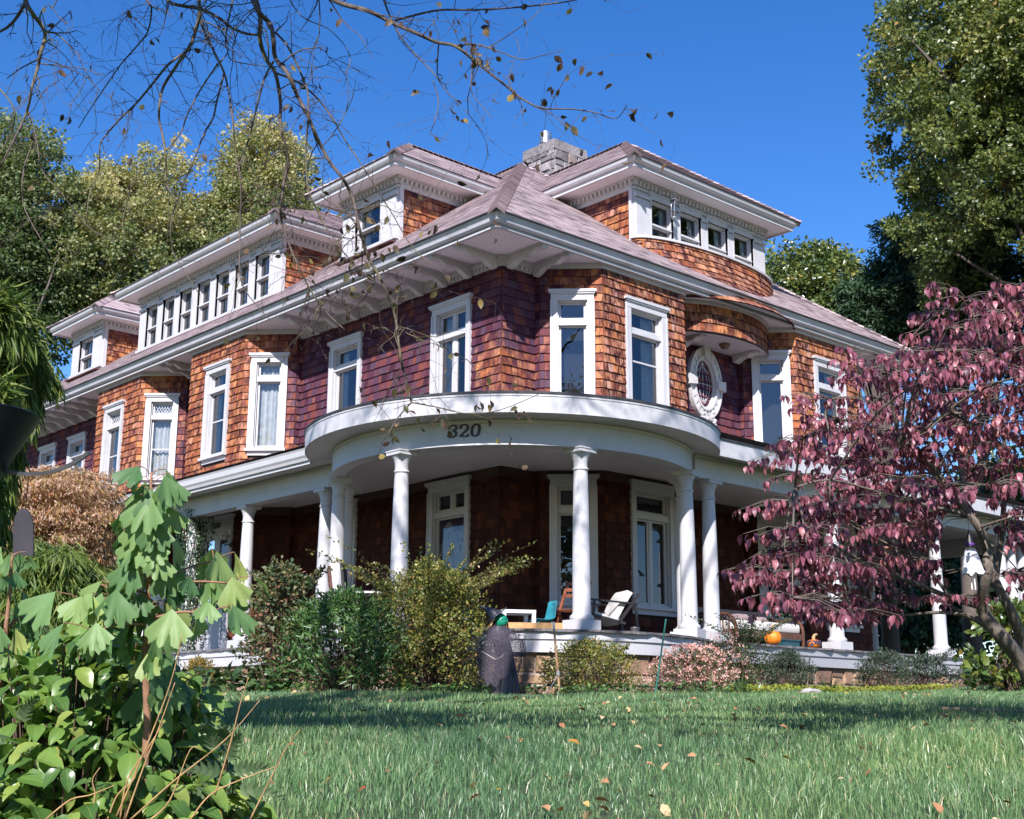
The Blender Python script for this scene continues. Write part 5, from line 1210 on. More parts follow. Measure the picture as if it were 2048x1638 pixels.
# ---------------------------------------------------------------- shrubs in the bed along the porch
TWIG = mk_bark("twig", (.055, .035, .025), (.16, .10, .07))
def shrub(name, label, cat, px, depth, rx, h, nst, per, size, kind, mat, z_lo=.12, spray=0, clr=.13, lean=.5, ry=None, tone=None, stem=.006, sprayl=.6, upl=.4, sparse=1.0, drop=.1, group=None):
    b = at(px, 1400, depth); b[2] = float(ground_z(b[0], b[1])); th = thing(name, label, cat, tuple(b), group)
    ry = ry or rx; mb = MB(); P = []; Y = []; Z = []
    for k in range(nst):
        a = rng.random()*6.283; r_ = rng.random()**.5; zz = z_lo+(1-z_lo)*rng.random()**.8; dome = math.sqrt(max(0, 1-(max(0, zz-.35)/.66)**2)); dome = max(dome, .15)
        c = b+np.array([rx*r_*dome*math.cos(a), ry*r_*dome*math.sin(a), h*zz*(1-.10*r_)]); root = b+np.array([rx*.35*r_*math.cos(a+.4), ry*.35*r_*math.sin(a+.4), 0])
        m_ = root*.45+c*.55+np.array([0, 0, .06*h])-(c-b)*np.array([.18, .18, 0])
        if k % 2 == 0: mb.tube([root, root*.6+m_*.4, m_, c], [stem, stem*.85, stem*.6, stem*.25], 4, cap=False)
        n = max(1, int(per*(.5+rng.random()))); off = unit(n)*(rng.random(n)**.5)[:, None]*clr*np.array([1, 1, .75])
        P.append(c+off); o = off/(np.linalg.norm(off, axis=1, keepdims=True)+1e-9); Y.append(o+unit(n)*.7+np.array([0, 0, upl-drop])); Z.append(unit(n)*.7+np.array([0, 0, .5])+o*.4-np.array([.2, .2, 0]))
    for k in range(spray):      # long shoots that arch out of the top
        a = rng.random()*6.283; root = b+np.array([rx*.5*math.cos(a), ry*.5*math.sin(a), h*.7]); d = np.array([math.cos(a)*lean, math.sin(a)*lean, .9]); L = sprayl*(.6+.8*rng.random())
        pts = [root+d*L*t-np.array([0, 0, .30*L*t*t])+np.array([math.cos(a), math.sin(a), 0])*.25*L*t*t for t in np.linspace(0, 1, 9)]; mb.tube(pts, [stem*.6*(1-.8*t) for t in np.linspace(0, 1, 9)], 4, cap=False)
        for t in np.linspace(.1, 1, 16): q_ = root+d*L*t-np.array([0, 0, .30*L*t*t])+np.array([math.cos(a), math.sin(a), 0])*.25*L*t*t; P.append(np.repeat(q_[None], 3, 0)+rng.normal(0, .012, (3, 3))); Y.append(unit(3)+d*.6); Z.append(unit(3)+np.array([0, 0, .6]))
    P = np.concatenate(P); Y = np.concatenate(Y); Z = np.concatenate(Z); n = len(P)
    mb.build('stems', TWIG, th, smooth=True)
    rn = rng.random(n) if tone is None else tone(P, b, h)
    leafmesh('foliage', P, Y, Z, size*(.6+.8*rng.random(n)), kind, mat, th, rn)
    return th, b
L_ = leafmat
ROSE = L_("rose_leaf", [(0, (.05, .08, .034)), (.45, (.10, .13, .055)), (.8, (.18, .17, .075)), (1, (.30, .14, .09))], .25, .5, .4)
shrub('rose_bush', 'thin upright bush with dull reddish leaves and bare stems left of the green bush', 'shrub', 553, 17.2, .50, 1.85, 230, 16, .066, 'diamond', ROSE, spray=12, clr=.13, lean=.25, stem=.008)
WIST = L_("compound_leaf", [(0, (.025, .068, .022)), (.5, (.055, .13, .036)), (.85, (.10, .20, .05)), (1, (.20, .26, .075))], .28, .4, .5)
shrub('leafy_bush', 'dense dark green bush with long pointed leaves left of the yellow green bush', 'shrub', 680, 16.9, .86, 1.40, 330, 24, .085, 'lance', WIST, clr=.17, stem=.008, spray=5)
ABE = L_("small_yellow_leaf", [(0, (.055, .078, .018)), (.35, (.12, .15, .032)), (.7, (.23, .24, .05)), (.9, (.34, .29, .07)), (1, (.28, .13, .05))], .3, .4, .5)
shrub('barberry_bush', 'biggest bush, yellow green and small leaved, with long sprays arching over the porch', 'shrub', 852, 17.5, 1.02, 1.85, 800, 30, .040, 'diamond', ABE, z_lo=.10, spray=60, clr=.17, lean=.75, sprayl=.85, stem=.007)
shrub('low_bush', 'low rounded yellow green bush in front of the stone foundation between the two stakes', 'shrub', 1180, 17.6, .70, .78, 260, 30, .034, 'diamond', ABE, clr=.13, spray=8, sprayl=.25)
PINKG = L_("azalea_leaf", [(0, (.05, .065, .025)), (.5, (.10, .12, .045)), (1, (.20, .18, .09))], .3, .5, .4)
PINKF = L_("pink_blossom", [(0, (.55, .22, .20)), (.4, (.68, .36, .32)), (.8, (.74, .50, .44)), (1, (.70, .60, .50))], .3, .6, .3)
def flowers(th, px, depth, rx, h, n, zlo=.2):
    b = np.array(th.location); a = rng.random(n)*6.283; r_ = rng.random(n)**.5; zz = zlo+(1-zlo)*rng.random(n); dm = np.sqrt(np.clip(1-((zz-.2)/.85)**2, .05, 1))
    c = b+np.stack([rx*r_*dm*np.cos(a), rx*r_*dm*np.sin(a), h*zz], 1); c = np.repeat(c, 5, 0)+rng.normal(0, .010, (n*5, 3)); y = unit(n*5); leafmesh('blossoms', c, y, y*.2+unit(n*5)+np.array([-.3, -.3, .4]), .028+.012*rng.random(n*5), 'diamond', PINKF, th)
th, b = shrub('flowering_bush', 'bush covered in faded pink blossom below the round porch', 'shrub', 1385, 17.5, .60, .62, 150, 16, .034, 'diamond', PINKG, clr=.12); flowers(th, 1385, 17.5, .66, .68, 520)
th, b = shrub('flowering_bush', 'smaller pink flowered bush close to the spiky strap leaved clump', 'shrub', 1452, 18.4, .42, .84, 110, 16, .034, 'diamond', PINKG, clr=.12); flowers(th, 1452, 18.4, .42, .92, 130)
COT = L_("cotoneaster_leaf", [(0, (.015, .040, .014)), (.6, (.035, .075, .024)), (1, (.09, .13, .04))], .2, .4, .5)
shrub('cotoneaster_bush', 'dark bush with fishbone sprays reaching over the porch edge beside the whole pumpkin', 'shrub', 1495, 18.6, .38, 1.05, 130, 22, .030, 'diamond', COT, spray=22, clr=.12, lean=.7, sprayl=.5)
ROSM = L_("grey_green_needle", [(0, (.020, .036, .020)), (.6, (.045, .070, .038)), (1, (.10, .13, .085))], .15, .6, .3)
shrub('rosemary_bush', 'dark needle leaved mound below the whole pumpkin', 'shrub', 1578, 18.8, .42, .62, 160, 34, .042, 'lance', ROSM, clr=.10, upl=1.0)
shrub('dwarf_evergreen', 'small dark mound beneath the paler right hand columns, nearest the strap leaved clump', 'shrub', 1772, 20.8, .48, .66, 150, 30, .045, 'lance', ROSM, clr=.10, upl=1.0, group='dark mounds below the straight porch')
shrub('dwarf_evergreen', 'loose bluish mound with thin twigs between two darker mounds', 'shrub', 1852, 21.4, .50, .60, 120, 22, .04, 'diamond', L_("bluish_leaf", [(0, (.025, .045, .03)), (.6, (.06, .09, .065)), (1, (.13, .16, .12))], .2, .5, .4), clr=.10, spray=14, sprayl=.35, group='dark mounds below the straight porch')
shrub('dwarf_evergreen', 'dark rounded mound under the hanging ghost', 'shrub', 1968, 20.4, .42, .52, 140, 30, .045, 'lance', ROSM, clr=.10, upl=1.0, group='dark mounds below the straight porch')
RHO = L_("rhododendron_leaf", [(0, (.028, .060, .016)), (.5, (.075, .13, .026)), (.85, (.16, .20, .035)), (1, (.30, .22, .05))], .3, .35, .6)
shrub('rhododendron', 'bright green broad leaved bush at the foot of the red tree', 'shrub', 2035, 18.0, .70, 1.28, 150, 10, .115, 'ovate', RHO, clr=.14, stem=.010)
# yellow fern like plant by the door step, and the creeping plants that nobody could count
shrub('yellow_fern', 'yellow feathery plant beside the ivy covered column', 'plant', 393, 18.6, .34, .55, 90, 22, .055, 'lance', L_("yellow_fern_leaf", [(0, (.12, .10, .02)), (.6, (.25, .19, .03)), (1, (.34, .22, .05))], .3, .5, .4), clr=.09, upl=.8)
def strap(name, label, px, depth, n, L, w, mat, spread=.7):
    b = at(px, 1400, depth); b[2] = float(ground_z(b[0], b[1])); th = thing(name, label, 'plant', tuple(b)); V = []; F = []; R_ = []
    for k in range(n):
        a = rng.random()*6.283; l = L*(.6+.5*rng.random()); o = np.array([math.cos(a), math.sin(a), 0]); s_ = np.array([-o[1], o[0], 0]); sp = spread*(.3+rng.random()); i0 = len(V)
        for j, t in enumerate(np.linspace(0, 1, 7)): p = b+o*(.03+l*sp*t*(.35+.65*t))+np.array([0, 0, l*(t-.55*sp*t*t)]); ww = w*(1-.9*t**2.2); V += [p-s_*ww, p+s_*ww]
        for j in range(6): F.append((i0+2*j, i0+2*j+1, i0+2*j+3, i0+2*j+2)); R_.append((k*.37) % 1)
    np_mesh('leaves', V, F, mat, th, R_, smooth=True)
STRAP = L_("strap_leaf", [(0, (.03, .06, .02)), (.6, (.07, .12, .035)), (1, (.16, .19, .07))], .3, .4, .5)
strap('strap_leaved_plant', 'spiky clump of upright strap leaves right of the pink bush', 1482, 17.0, 26, .42, .013, STRAP, .55)
strap('daylily', 'arching thin leaved clump in front of bare stone wall', 1659, 19.4, 40, .48, .009, STRAP, .95)
def creeping(name, label, cat, pts, per, size, kind, mat, h=.12, rad=.22):
    P = []
    for px, dpt in pts:
        b = at(px, 1400, dpt); n = per; q_ = np.stack([rng.normal(0, rad, n), rng.normal(0, rad, n)], 1)+b[:2]; P.append(np.stack([q_[:, 0], q_[:, 1], ground_z(q_[:, 0], q_[:, 1])+.04+h*rng.random(n)], 1))
    P = np.concatenate(P); n = len(P); tag(leafmesh(name, P, unit(n)*np.array([1, 1, .5])+np.array([0, 0, .3]), unit(n)*.5+np.array([-.2, -.2, 1]), size*(.6+.8*rng.random(n)), kind, mat), label, cat, kind='stuff')
creeping('sedum_ground_cover', 'bright chartreuse creeping plants along the right foot of the wall', 'ground cover', [(x, 17.6+(x-1470)*.0062) for x in range(1470, 1900, 16)], 120, .045, 'diamond', L_("chartreuse_leaf", [(0, (.12, .16, .02)), (.5, (.24, .28, .035)), (1, (.38, .38, .07))], .35, .5, .4), .09, .14)
creeping('hosta_ground_cover', 'low broad leaves carpeting the ground before the front door', 'ground cover', [(x, 17.4-.3*((x/30) % 2)) for x in range(380, 560, 15)], 34, .13, 'ovate', L_("hosta_leaf", [(0, (.02, .05, .018)), (.6, (.05, .10, .035)), (1, (.12, .16, .05))], .25, .38, .5), .30, .22)
creeping('weeds', 'small leafy weeds at the lawn edge below the bushes', 'ground cover', [(x, 16.7+.3*math.sin(x*.02)) for x in range(560, 1500, 22)], 42, .060, 'diamond', WIST, .14, .18)
# ivy on the porch column
ivy = thing('ivy', 'column of small leaved ivy swallowing the porch post by the door', 'ivy', (-2.14, 7.05, -1.0))
n = 8500; a = rng.random(n)*6.283; z = -1.0+3.9*rng.random(n); rr = .24+.10*np.sin(z*3.1+a*2)+.05*np.sin(z*9+a*3)+.05*rng.random(n)+np.where(z > 2.2, .03, 0)
P = np.stack([-2.14+rr*np.cos(a), 7.05+rr*np.sin(a)*1.25, z], 1); o = np.stack([np.cos(a), np.sin(a), 0*a], 1)
leafmesh('leaves', P, o*.5+unit(n)*.5+np.array([0, 0, -.8]), o+unit(n)*.5+np.array([0, 0, .3]), .052*(.6+.7*rng.random(n)), 'diamond', L_("ivy_leaf", [(0, (.012, .035, .014)), (.6, (.028, .068, .026)), (1, (.09, .13, .06))], .15, .32, .6), ivy)
mb = MB()
for k in range(7): mb.tube([(-2.14+.2*math.cos(k*.9+z*.8), 7.05+.2*math.sin(k*.9+z*.8), z) for z in np.linspace(-1, 2.7, 16)], .012, 5)
mb.build('stems', TWIG, ivy, smooth=True)

# ---------------------------------------------------------------- left: lace leaf maple, thread leaf cypress
LACE = L_("lace_maple_leaf", [(0, (.22, .13, .07)), (.35, (.40, .25, .17)), (.65, (.55, .40, .31)), (.85, (.36, .30, .10)), (1, (.48, .17, .07))], .35, .55, .3)
def weeping(name, label, px, depth, cpx, rpx, ncl, per, clr, size, mat, seed, flat=.35, r0=.07, kind='lance', drop=.9, cut=None, up=.3):
    c = at(cpx[0], cpx[1], depth); b = at(px, 1400, depth); b[2] = float(ground_z(b[0], b[1])); th = thing(name, label, 'tree', tuple(b)); rad = (rpx[0]/FPX*depth,)*2+(rpx[1]/FPX*depth,)
    P, Y, Z, C_ = crown(c, rad, ncl, per, clr, seed, flat=flat, drop=drop, up=up, cut=cut); n = len(P); leafmesh('crown', P, Y, Z, size*(.6+.8*rng.random(n)), kind, mat, th); mb = MB(); limbs(mb, b, C_, r0, 40, n=6); mb.build('trunk', BARK, th, smooth=True); return th
weeping('lace_leaf_maple', 'pinkish tan lace leaved maple in front of the left end of the porch', 130, 15.5, (115, 1055), (140, 125), 300, 150, .21, .060, LACE, 71)
THR = L_("thread_leaf", [(0, (.045, .085, .018)), (.5, (.10, .16, .028)), (1, (.20, .24, .05))], .35, .5, .4)
weeping('thread_leaf_cypress', 'yellow green weeping thread leaved shrub low at the left edge', 60, 12.5, (85, 1240), (120, 150), 300, 190, .20, .17, THR, 73, flat=.7, drop=1.5, kind='needle')
# near feathery branch that leans in at the left edge
nb_ = at(-120, 1300, 5.0); nb_[2] = float(ground_z(nb_[0], nb_[1])); th = thing('feathery_conifer', 'bright green feathery conifer leaning in at the left edge', 'tree', tuple(nb_)); mb = MB()
mb.tube([nb_, at(-130, 1000, 5.0), at(-120, 760, 5.0), at(-110, 600, 5.0)], [.05, .042, .03, .012], 8); P = []; Y = []
tips = [(-20, 640, 60, 700), (0, 660, 85, 740), (-30, 700, 70, 790), (-10, 690, 100, 760), (-30, 760, 40, 850), (-20, 800, 30, 900), (-40, 720, 20, 800), (-30, 850, 20, 960), (-30, 900, 15, 1010), (-50, 960, 5, 1060), (-20, 620, 30, 680), (-20, 740, 60, 830)]
for x0, y0, x1, y1 in tips:
    d_ = 5.0+rng.normal()*.25; a = at(-115, y0+40, 5.0); m_ = at((x0+x1)/2, min(y0, y1)-22, d_); e_ = at(x1, y1, d_); bp_ = spl([a, at(x0, y0, d_), m_, e_], 6); mb.tube(bp_, [.008-.0065*k/(len(bp_)-1) for k in range(len(bp_))], 5, cap=False)
    for k in range(5, len(bp_)):
        for _ in range(48): P.append(bp_[k]+rng.normal(0, .018, 3)); Y.append((bp_[k]-bp_[k-1])/np.linalg.norm(bp_[k]-bp_[k-1])*.8+unit(1)[0]*.55+np.array([0, 0, -.75]))
mb.build('trunk', BARK, th, smooth=True); n = len(P)
leafmesh('foliage', P, Y, unit(n), .055+.06*rng.random(n), 'needle', THR, th)

# ---------------------------------------------------------------- near the camera: ginkgo saplings, glossy shrub, weeds
GIN = L_("ginkgo_leaf", [(0, (.07, .15, .055)), (.5, (.13, .235, .085)), (.85, (.19, .30, .10)), (1, (.29, .34, .10))], .30, .5, .35)
GSTEM = mk_bark("ginkgo_bark", (.20, .095, .055), (.36, .20, .12))
def ginkgo(name, label, stem, depth, leaves_px, side, sc=1.0):
    sp = spl([at(x, y, depth) for x, y in stem], 5); b = sp[-1]; g_ = np.array([b[0], b[1], float(ground_z(b[0], b[1]))]); th = thing(name, label, 'sapling', tuple(g_))
    mb = MB(); sp = sp+[g_]; n = len(sp); mb.tube(sp, [(.0028+.0062*k/(n-1)) for k in range(n)], 8); P = []; Y = []; Z = []; S = []
    nodes = []
    for x0, y0, x1, y1, dd_ in side:
        p0, p1 = at(x0, y0, depth), at(x1, y1, depth+dd_); mb.tube(spl([p0, (p0+p1)/2+np.array([0, 0, .008]), p1], 4), [.0034-.0014*k/8 for k in range(9)], 6)
        for t, k in ((1.0, 3), (.62, 1), (.35, 1)): nodes += [(p0+(p1-p0)*t, k, (p1-p0))]
    for x, y, k in leaves_px: nodes.append((at(x, y, depth), k, None))
    for p, k, dr in nodes:
        ph = rng.random()*6.283
        for j in range(k):
            a = ph+j*6.283/k+rng.normal()*.35; o = np.array([math.cos(a), math.sin(a), 0])
            if dr is not None: o = o*.8+dr/np.linalg.norm(dr)*.7
            L = (.028+.030*rng.random())*sc; e_ = p+o*L*.85+np.array([0, 0, L*.35]); mb.tube([p, (p+e_)/2+np.array([0, 0, .004]), e_], .0011, 4, cap=False)
            P.append(e_); Y.append(o*(.30+.3*rng.random())+np.array([0, 0, -.85])+rng.normal(size=3)*.14); Z.append(o*.7+np.array([0, 0, .5])+rng.normal(size=3)*.3-FH[0]*np.array([.25, .25, 0])); S.append((.050+.042*rng.random())*sc)
    mb.build('stem', GSTEM, th, smooth=True); leafmesh('leaves', P, Y, Z, S, 'ginkgo', GIN, th, smooth=True)
lp_ = []
for y in np.arange(948, 1390, 12.5): lp_.append((301-(y-945)*.016+rng.normal()*1.5, y, 1+int(rng.random() < (.75 if y < 1260 else .2))))
ginkgo('ginkgo_sapling', 'young ginkgo with fan leaves on a straight reddish stem, nearest the camera', [(303, 945), (300, 1050), (297, 1180), (291, 1300), (295, 1450)], 2.75, lp_, [(312, 1176, 456, 1166, .05), (320, 1165, 428, 1122, .12), (240, 1207, 172, 1203, -.06), (300, 1235, 236, 1206, -.04), (312, 1235, 418, 1228, -.10), (300, 1250, 190, 1262, -.12), (300, 1190, 220, 1180, .1)])
ginkgo('ginkgo_sapling', 'slimmer ginkgo sapling at the left edge', [(24, 1112), (20, 1180), (12, 1260), (2, 1360), (-8, 1480)], 3.0, [(24, 1112, 4), (20, 1155, 2), (19, 1190, 1), (14, 1235, 2), (12, 1262, 2), (6, 1310, 2), (2, 1360, 2)], [(14, 1258, 45, 1235, .05)], .85)
GLO = L_("glossy_leaf", [(0, (.05, .115, .026)), (.45, (.095, .185, .038)), (.8, (.155, .255, .05)), (1, (.25, .31, .07))], .28, .33, .45, rim=(.42, .24, .05))
gb = at(150, 1640, 2.9); gb[2] = float(ground_z(gb[0], gb[1])); glo = thing('glossy_shrub', 'big glossy leaved shrub filling the lower left corner', 'shrub', tuple(gb)); mb = MB(); P = []; Y = []; Z = []; S = []
edge = [(-60, 1285), (60, 1290), (150, 1230), (200, 1215), (250, 1255), (330, 1330), (400, 1350), (430, 1420), (420, 1500), (470, 1560), (520, 1640), (520, 1760), (-80, 1760)]
q_ = np.stack([rng.uniform(-80, 520, 1800), rng.uniform(1210, 1760, 1800)], 1); q_ = q_[in_poly(q_, edge)]
for x, y in q_:
    d_ = 2.75+.55*rng.random()-.35*(y-1400)/300+.25*max(0, (x-250)/250); p = at(x, y, d_); tw = rng.random()
    if rng.random() < .5: mb.tube([gb+(p-gb)*.35+rng.normal(0, .03, 3), gb+(p-gb)*.7+np.array([0, 0, .02]), p], [.004, .003, .0016], 5, cap=False)
    ph = rng.random()*6.283; k = int(rng.integers(1, 4))
    for j in range(k):
        a = ph+j*6.283/max(k, 2)+rng.normal()*.4; o = np.array([math.cos(a), math.sin(a), 0]); P.append(p+o*.006); Y.append(o*.8+np.array([0, 0, -.05-.8*rng.random()])+rng.normal(size=3)*.15); Z.append(np.array([0, 0, .9])-.35*np.array([FH[0], FH[1], 0])+o*.25+rng.normal(size=3)*.28); S.append(.034+.052*rng.random())
mb.build('stems', TWIG, glo, smooth=True); leafmesh('leaves', P, Y, Z, S, 'broad', GLO, glo, smooth=True)
# weeds at the shrub's foot: a thistle and long dry grass stalks
th_b = at(455, 1640, 2.9); th_b[2] = float(ground_z(th_b[0], th_b[1])); ths = thing('thistle', 'pale spiny leaved thistle at the edge of the lawn', 'weed', tuple(th_b)); V = []; F = []; R_ = []
for x, y, ang, L in ((430, 1500, 100, .09), (455, 1520, 70, .10), (470, 1545, 30, .09), (440, 1545, 160, .10), (425, 1575, 200, .10), (480, 1580, 10, .10), (455, 1490, 95, .07), (40, 1440, 60, .09), (20, 1480, 200, .10), (50, 1500, 340, .09), (345, 1590, 100, .09), (420, 1600, 40, .08)):
    p = at(x, y, 2.75); d = _rt*math.cos(R(ang))+_up*math.sin(R(ang))-_fw*.25; sd = np.cross(d, _fw); i0 = len(V); n = 15
    for k in range(n):
        t = k/(n-1); w = .024*(1-t*.75)*(.35+.65*(k % 2)); c_ = p+d*L*t-np.array([0, 0, .03*t*t]); V += [c_-sd*w+d*.012*(k % 2), c_+_fw*.004, c_+sd*w+d*.012*(k % 2)]
    for k in range(n-1):
        for s_ in (0, 1): a = i0+3*k+s_; F.append((a, a+1, a+4, a+3)); R_.append(rng.random())
np_mesh('leaves', V, F, L_("thistle_leaf", [(0, (.09, .15, .07)), (1, (.17, .23, .12))], .3, .5, .3), ths, R_)
mb = MB(); mb.tube([th_b, at(452, 1570, 2.8), at(455, 1490, 2.75)], [.005, .004, .002], 6); mb.build('stem', TWIG, ths)
sk_b = at(300, 1640, 2.6); sk_b[2] = float(ground_z(sk_b[0], sk_b[1])); stk = thing('dry_grass_stalks', 'long dry straw stalks rising from the glossy shrub', 'grass', tuple(sk_b)); mb = MB()
for P_ in ([(230, 1640), (290, 1500), (340, 1370), (365, 1268)], [(250, 1640), (285, 1540), (320, 1450), (350, 1365)], [(260, 1640), (350, 1560), (450, 1480), (520, 1400)], [(240, 1640), (255, 1560), (300, 1490), (330, 1440)], [(430, 1590), (460, 1490), (480, 1410), (497, 1355)], [(180, 1640), (190, 1590), (185, 1560), (200, 1535)], [(380, 1640), (420, 1590), (480, 1560), (560, 1530)], [(300, 1640), (340, 1600), (380, 1500), (405, 1500)], [(215, 1640), (235, 1590), (270, 1555), (275, 1500)], [(500, 1640), (540, 1560), (570, 1500), (600, 1460)], [(90, 1640), (140, 1600), (180, 1590), (230, 1570)]):
    p_ = spl([at(x, y, 2.55) for x, y in P_], 5); mb.tube(p_, [.0021-.0013*k/(len(p_)-1) for k in range(len(p_))], 5)
mb.build('stalks', simple("straw", (.42, .25, .11), .7, .4, 30), stk, smooth=True)
# ---------------------------------------------------------------- things on and about the porch
def ray_v(px, py, v):
    d = _fw+_rt*((px-1024)/FPX)-_up*((py-819)/FPX); return CAM+d*((v-CAM[1])/d[1])
def floor_at(px, depth):
    p = at(px, 1250, depth); return np.array([p[0], p[1], 0.004])
def upright(o, cat=None): return o
TEAL = simple("teal_plastic", (.035, .26, .32), .35, .12, 6); PINE = simple("pine_board", (.50, .28, .11), .6, .25, 9); WOODR = simple("stained_hardwood", (.24, .075, .035), .45, .4, 18); WOODB = simple("brown_wood", (.11, .045, .025), .45, .4, 18)
CUSH = simple("cream_cushion", (.60, .57, .53), .9, .12, 14, bmp=.2); WHT = simple("white_laminate", (.75, .75, .75), .4, .06, 5); EBON = simple("black_wood", (.018, .016, .015), .45, .4, 12)
class Loc:      # a little frame for furniture: x across the view, y away from the camera, turned by rz
    def __init__(s, o, rz=0.0): s.o = np.array(o, float); a = math.atan2(RH[1], RH[0])+rz; s.x = np.array([math.cos(a), math.sin(a), 0]); s.y = np.array([-math.sin(a), math.cos(a), 0])
    def __call__(s, x, y, z): return s.o+s.x*x+s.y*y+np.array([0, 0, z])
def lbox(mb, f, x0, x1, y0, y1, z0, z1, m=0): mb.hexa([f(x0, y0, z0), f(x1, y0, z0), f(x1, y1, z0), f(x0, y1, z0), f(x0, y0, z1), f(x1, y0, z1), f(x1, y1, z1), f(x0, y1, z1)], m)
def slab(mb, pts, up, th, m=0):      # a cushion: rounded pad along a profile
    pass
def rbox(mb, f, x0, x1, y0, y1, z0, z1, r=.03, m=0, n=3):      # softly rounded box
    V = []; ring_ = []; 
    for (cz, rz_) in [(z0, r)]+[(z0+r*(1-math.cos(t)), r*(1-math.sin(t))) for t in np.linspace(0, math.pi/2, n)]+[(z1-r*(1-math.cos(t)), r*(1-math.sin(t))) for t in np.linspace(math.pi/2, 0, n)]:
        row = []
        for (cx, cy, a0) in ((x1-r, y1-r, 0), (x0+r, y1-r, 90), (x0+r, y0+r, 180), (x1-r, y0+r, 270)):
            for a in np.linspace(0, 90, 4): t = R(a0+a); row.append(f(cx+(r-rz_)*math.cos(t), cy+(r-rz_)*math.sin(t), cz))
        ring_.append(row)
    k = len(ring_[0]); V = [q for row in ring_ for q in row]; F = [(j*k+i, j*k+(i+1) % k, (j+1)*k+(i+1) % k, (j+1)*k+i) for j in range(len(ring_)-1) for i in range(k)]
    F += [tuple(range(k-1, -1, -1)), tuple((len(ring_)-1)*k+i for i in range(k))]; mb.poly(V, F, m)
# low white table
p = floor_at(1030, 20.6); tb = thing('low_table', 'low white square table behind the witch', 'table', tuple(p)); f = Loc(p, .25); zt = at(1060, 1221, 20.5)[2]
m = MB(); lbox(m, f, -.27, .27, -.27, .27, zt-.05, zt); m.build('table_top', WHT, tb)
for sx in (-1, 1):
    for sy in (-1, 1): m = MB(); lbox(m, f, sx*.24-.028, sx*.24+.028, sy*.24-.028, sy*.24+.028, 0, zt-.05); m.build('leg', WHT, tb)
# teal moulded chair
p = floor_at(1082, 20.9); tc = thing('moulded_chair', 'small teal plastic chair with a slot in its back', 'chair', tuple(p)); f = Loc(p, -1.15); zb = at(1100, 1199, 20.9)[2]; zs = zb-.33
m = MB(); prof = [(-.20, zs-.03), (-.17, zs+.0), (-.05, zs-.012), (.10, zs-.01), (.16, zs+.02), (.19, zs+.10), (.215, zs+.22), (.235, zb)]
rows = []
for y, z in prof:
    hw = .20-.05*max(0, (z-zs)/.33); rows.append([f(x*hw, y-.03*(abs(x)**2)*(1 if z > zs+.05 else 0), z+.025*(abs(x)**3)*(1 if z < zs+.04 else 0)) for x in np.linspace(-1, 1, 9)])
V = [q for r_ in rows for q in r_]; m.poly(V, [(j*9+i, j*9+i+1, (j+1)*9+i+1, (j+1)*9+i) for j in range(len(rows)-1) for i in range(8)])
sh_ = m.build('shell', TEAL, tc, smooth=True); md = sh_.modifiers.new("thick", 'SOLIDIFY'); md.thickness = .012; md2 = sh_.modifiers.new("sub", 'SUBSURF'); md2.levels = 1; md2.render_levels = 1
m = MB(); lbox(m, f, -.055, .055, .222, .245, zb-.075, zb-.05); m.build('hand_slot', EBON, tc)
for sx in (-1, 1):
    for sy in (-1, 1): m = MB(); m.tube([f(sx*.13, sy*.11, zs-.01), f(sx*.18, sy*.17, 0)], [.016, .011], 8); m.build('leg', TEAL, tc, smooth=True)
# folding slatted chair
p = floor_at(1146, 21.0); fc = thing('folding_chair', 'reddish wooden folding chair half hidden by the front column', 'chair', tuple(p)); f = Loc(p, -.55); zt = at(1146, 1160, 21.0)[2]; zs = at(1110, 1221, 21.0)[2]
m = MB()
for sx in (-.21, .21): m.bar(f(sx, -.30, 0), f(sx, .22, zt), .035, .045)
m.build('back_frame', WOODR, fc)
m = MB()
for sx in (-.18, .18): m.bar(f(sx, .28, 0), f(sx, -.20, zs-.02), .03, .04)
m.build('leg_frame', WOODR, fc)
m = MB()
for k in range(6): m.bar(f(-.22, -.22+k*.075, zs), f(.22, -.22+k*.075, zs), .05, .016)
m.build('seat', WOODR, fc)
m = MB()
for t in (.97, .86, .75): y_, z_ = -.30+.52*t, zt*t; m.bar(f(-.21, y_, z_), f(.21, y_, z_), .016, .055)
m.build('backrest', WOODR, fc)
# lounge chair with a pale cushion on a black frame
p = floor_at(1218, 21.2); lc = thing('lounge_chair', 'black framed lounge chair with a cream cushion right of the front column', 'chair', tuple(p)); f = Loc(p, -1.25)
zT = at(1246, 1187, 21.2)[2]; zS = at(1182, 1224, 21.2)[2]
# local y runs from the front edge (towards the left of the picture) to the back
m = MB(); pr_ = [(-.42, zS, .05), (-.20, zS-.07, .075), (.05, zS-.15, .07), (.10, zS-.13, .06)]
for (y0, z0, t0), (y1, z1, t1) in zip(pr_[:-1], pr_[1:]): m.hexa([f(-.27, y0, z0-t0), f(.27, y0, z0-t0), f(.27, y1, z1-t1), f(-.27, y1, z1-t1), f(-.27, y0, z0+t0*.2), f(.27, y0, z0+t0*.2), f(.27, y1, z1+t1*.2), f(-.27, y1, z1+t1*.2)])
m.build('seat_cushion', CUSH, lc)
m = MB(); bp_ = [(.00, zS-.12), (.10, zS+.06), (.19, zS+.20), (.27, zS+.32), (.32, zT)]
for j, ((y0, z0), (y1, z1)) in enumerate(zip(bp_[:-1], bp_[1:])):
    w0 = .27 if j < 3 else .26; m.hexa([f(-w0, y0+.04, z0-.02), f(w0, y0+.04, z0-.02), f(w0, y0-.05, z0+.02), f(-w0, y0-.05, z0+.02), f(-w0, y1+.04, z1-.02), f(w0, y1+.04, z1-.02), f(w0, y1-.05, z1+.02), f(-w0, y1-.05, z1+.02)])
m.build('back_cushion', CUSH, lc)
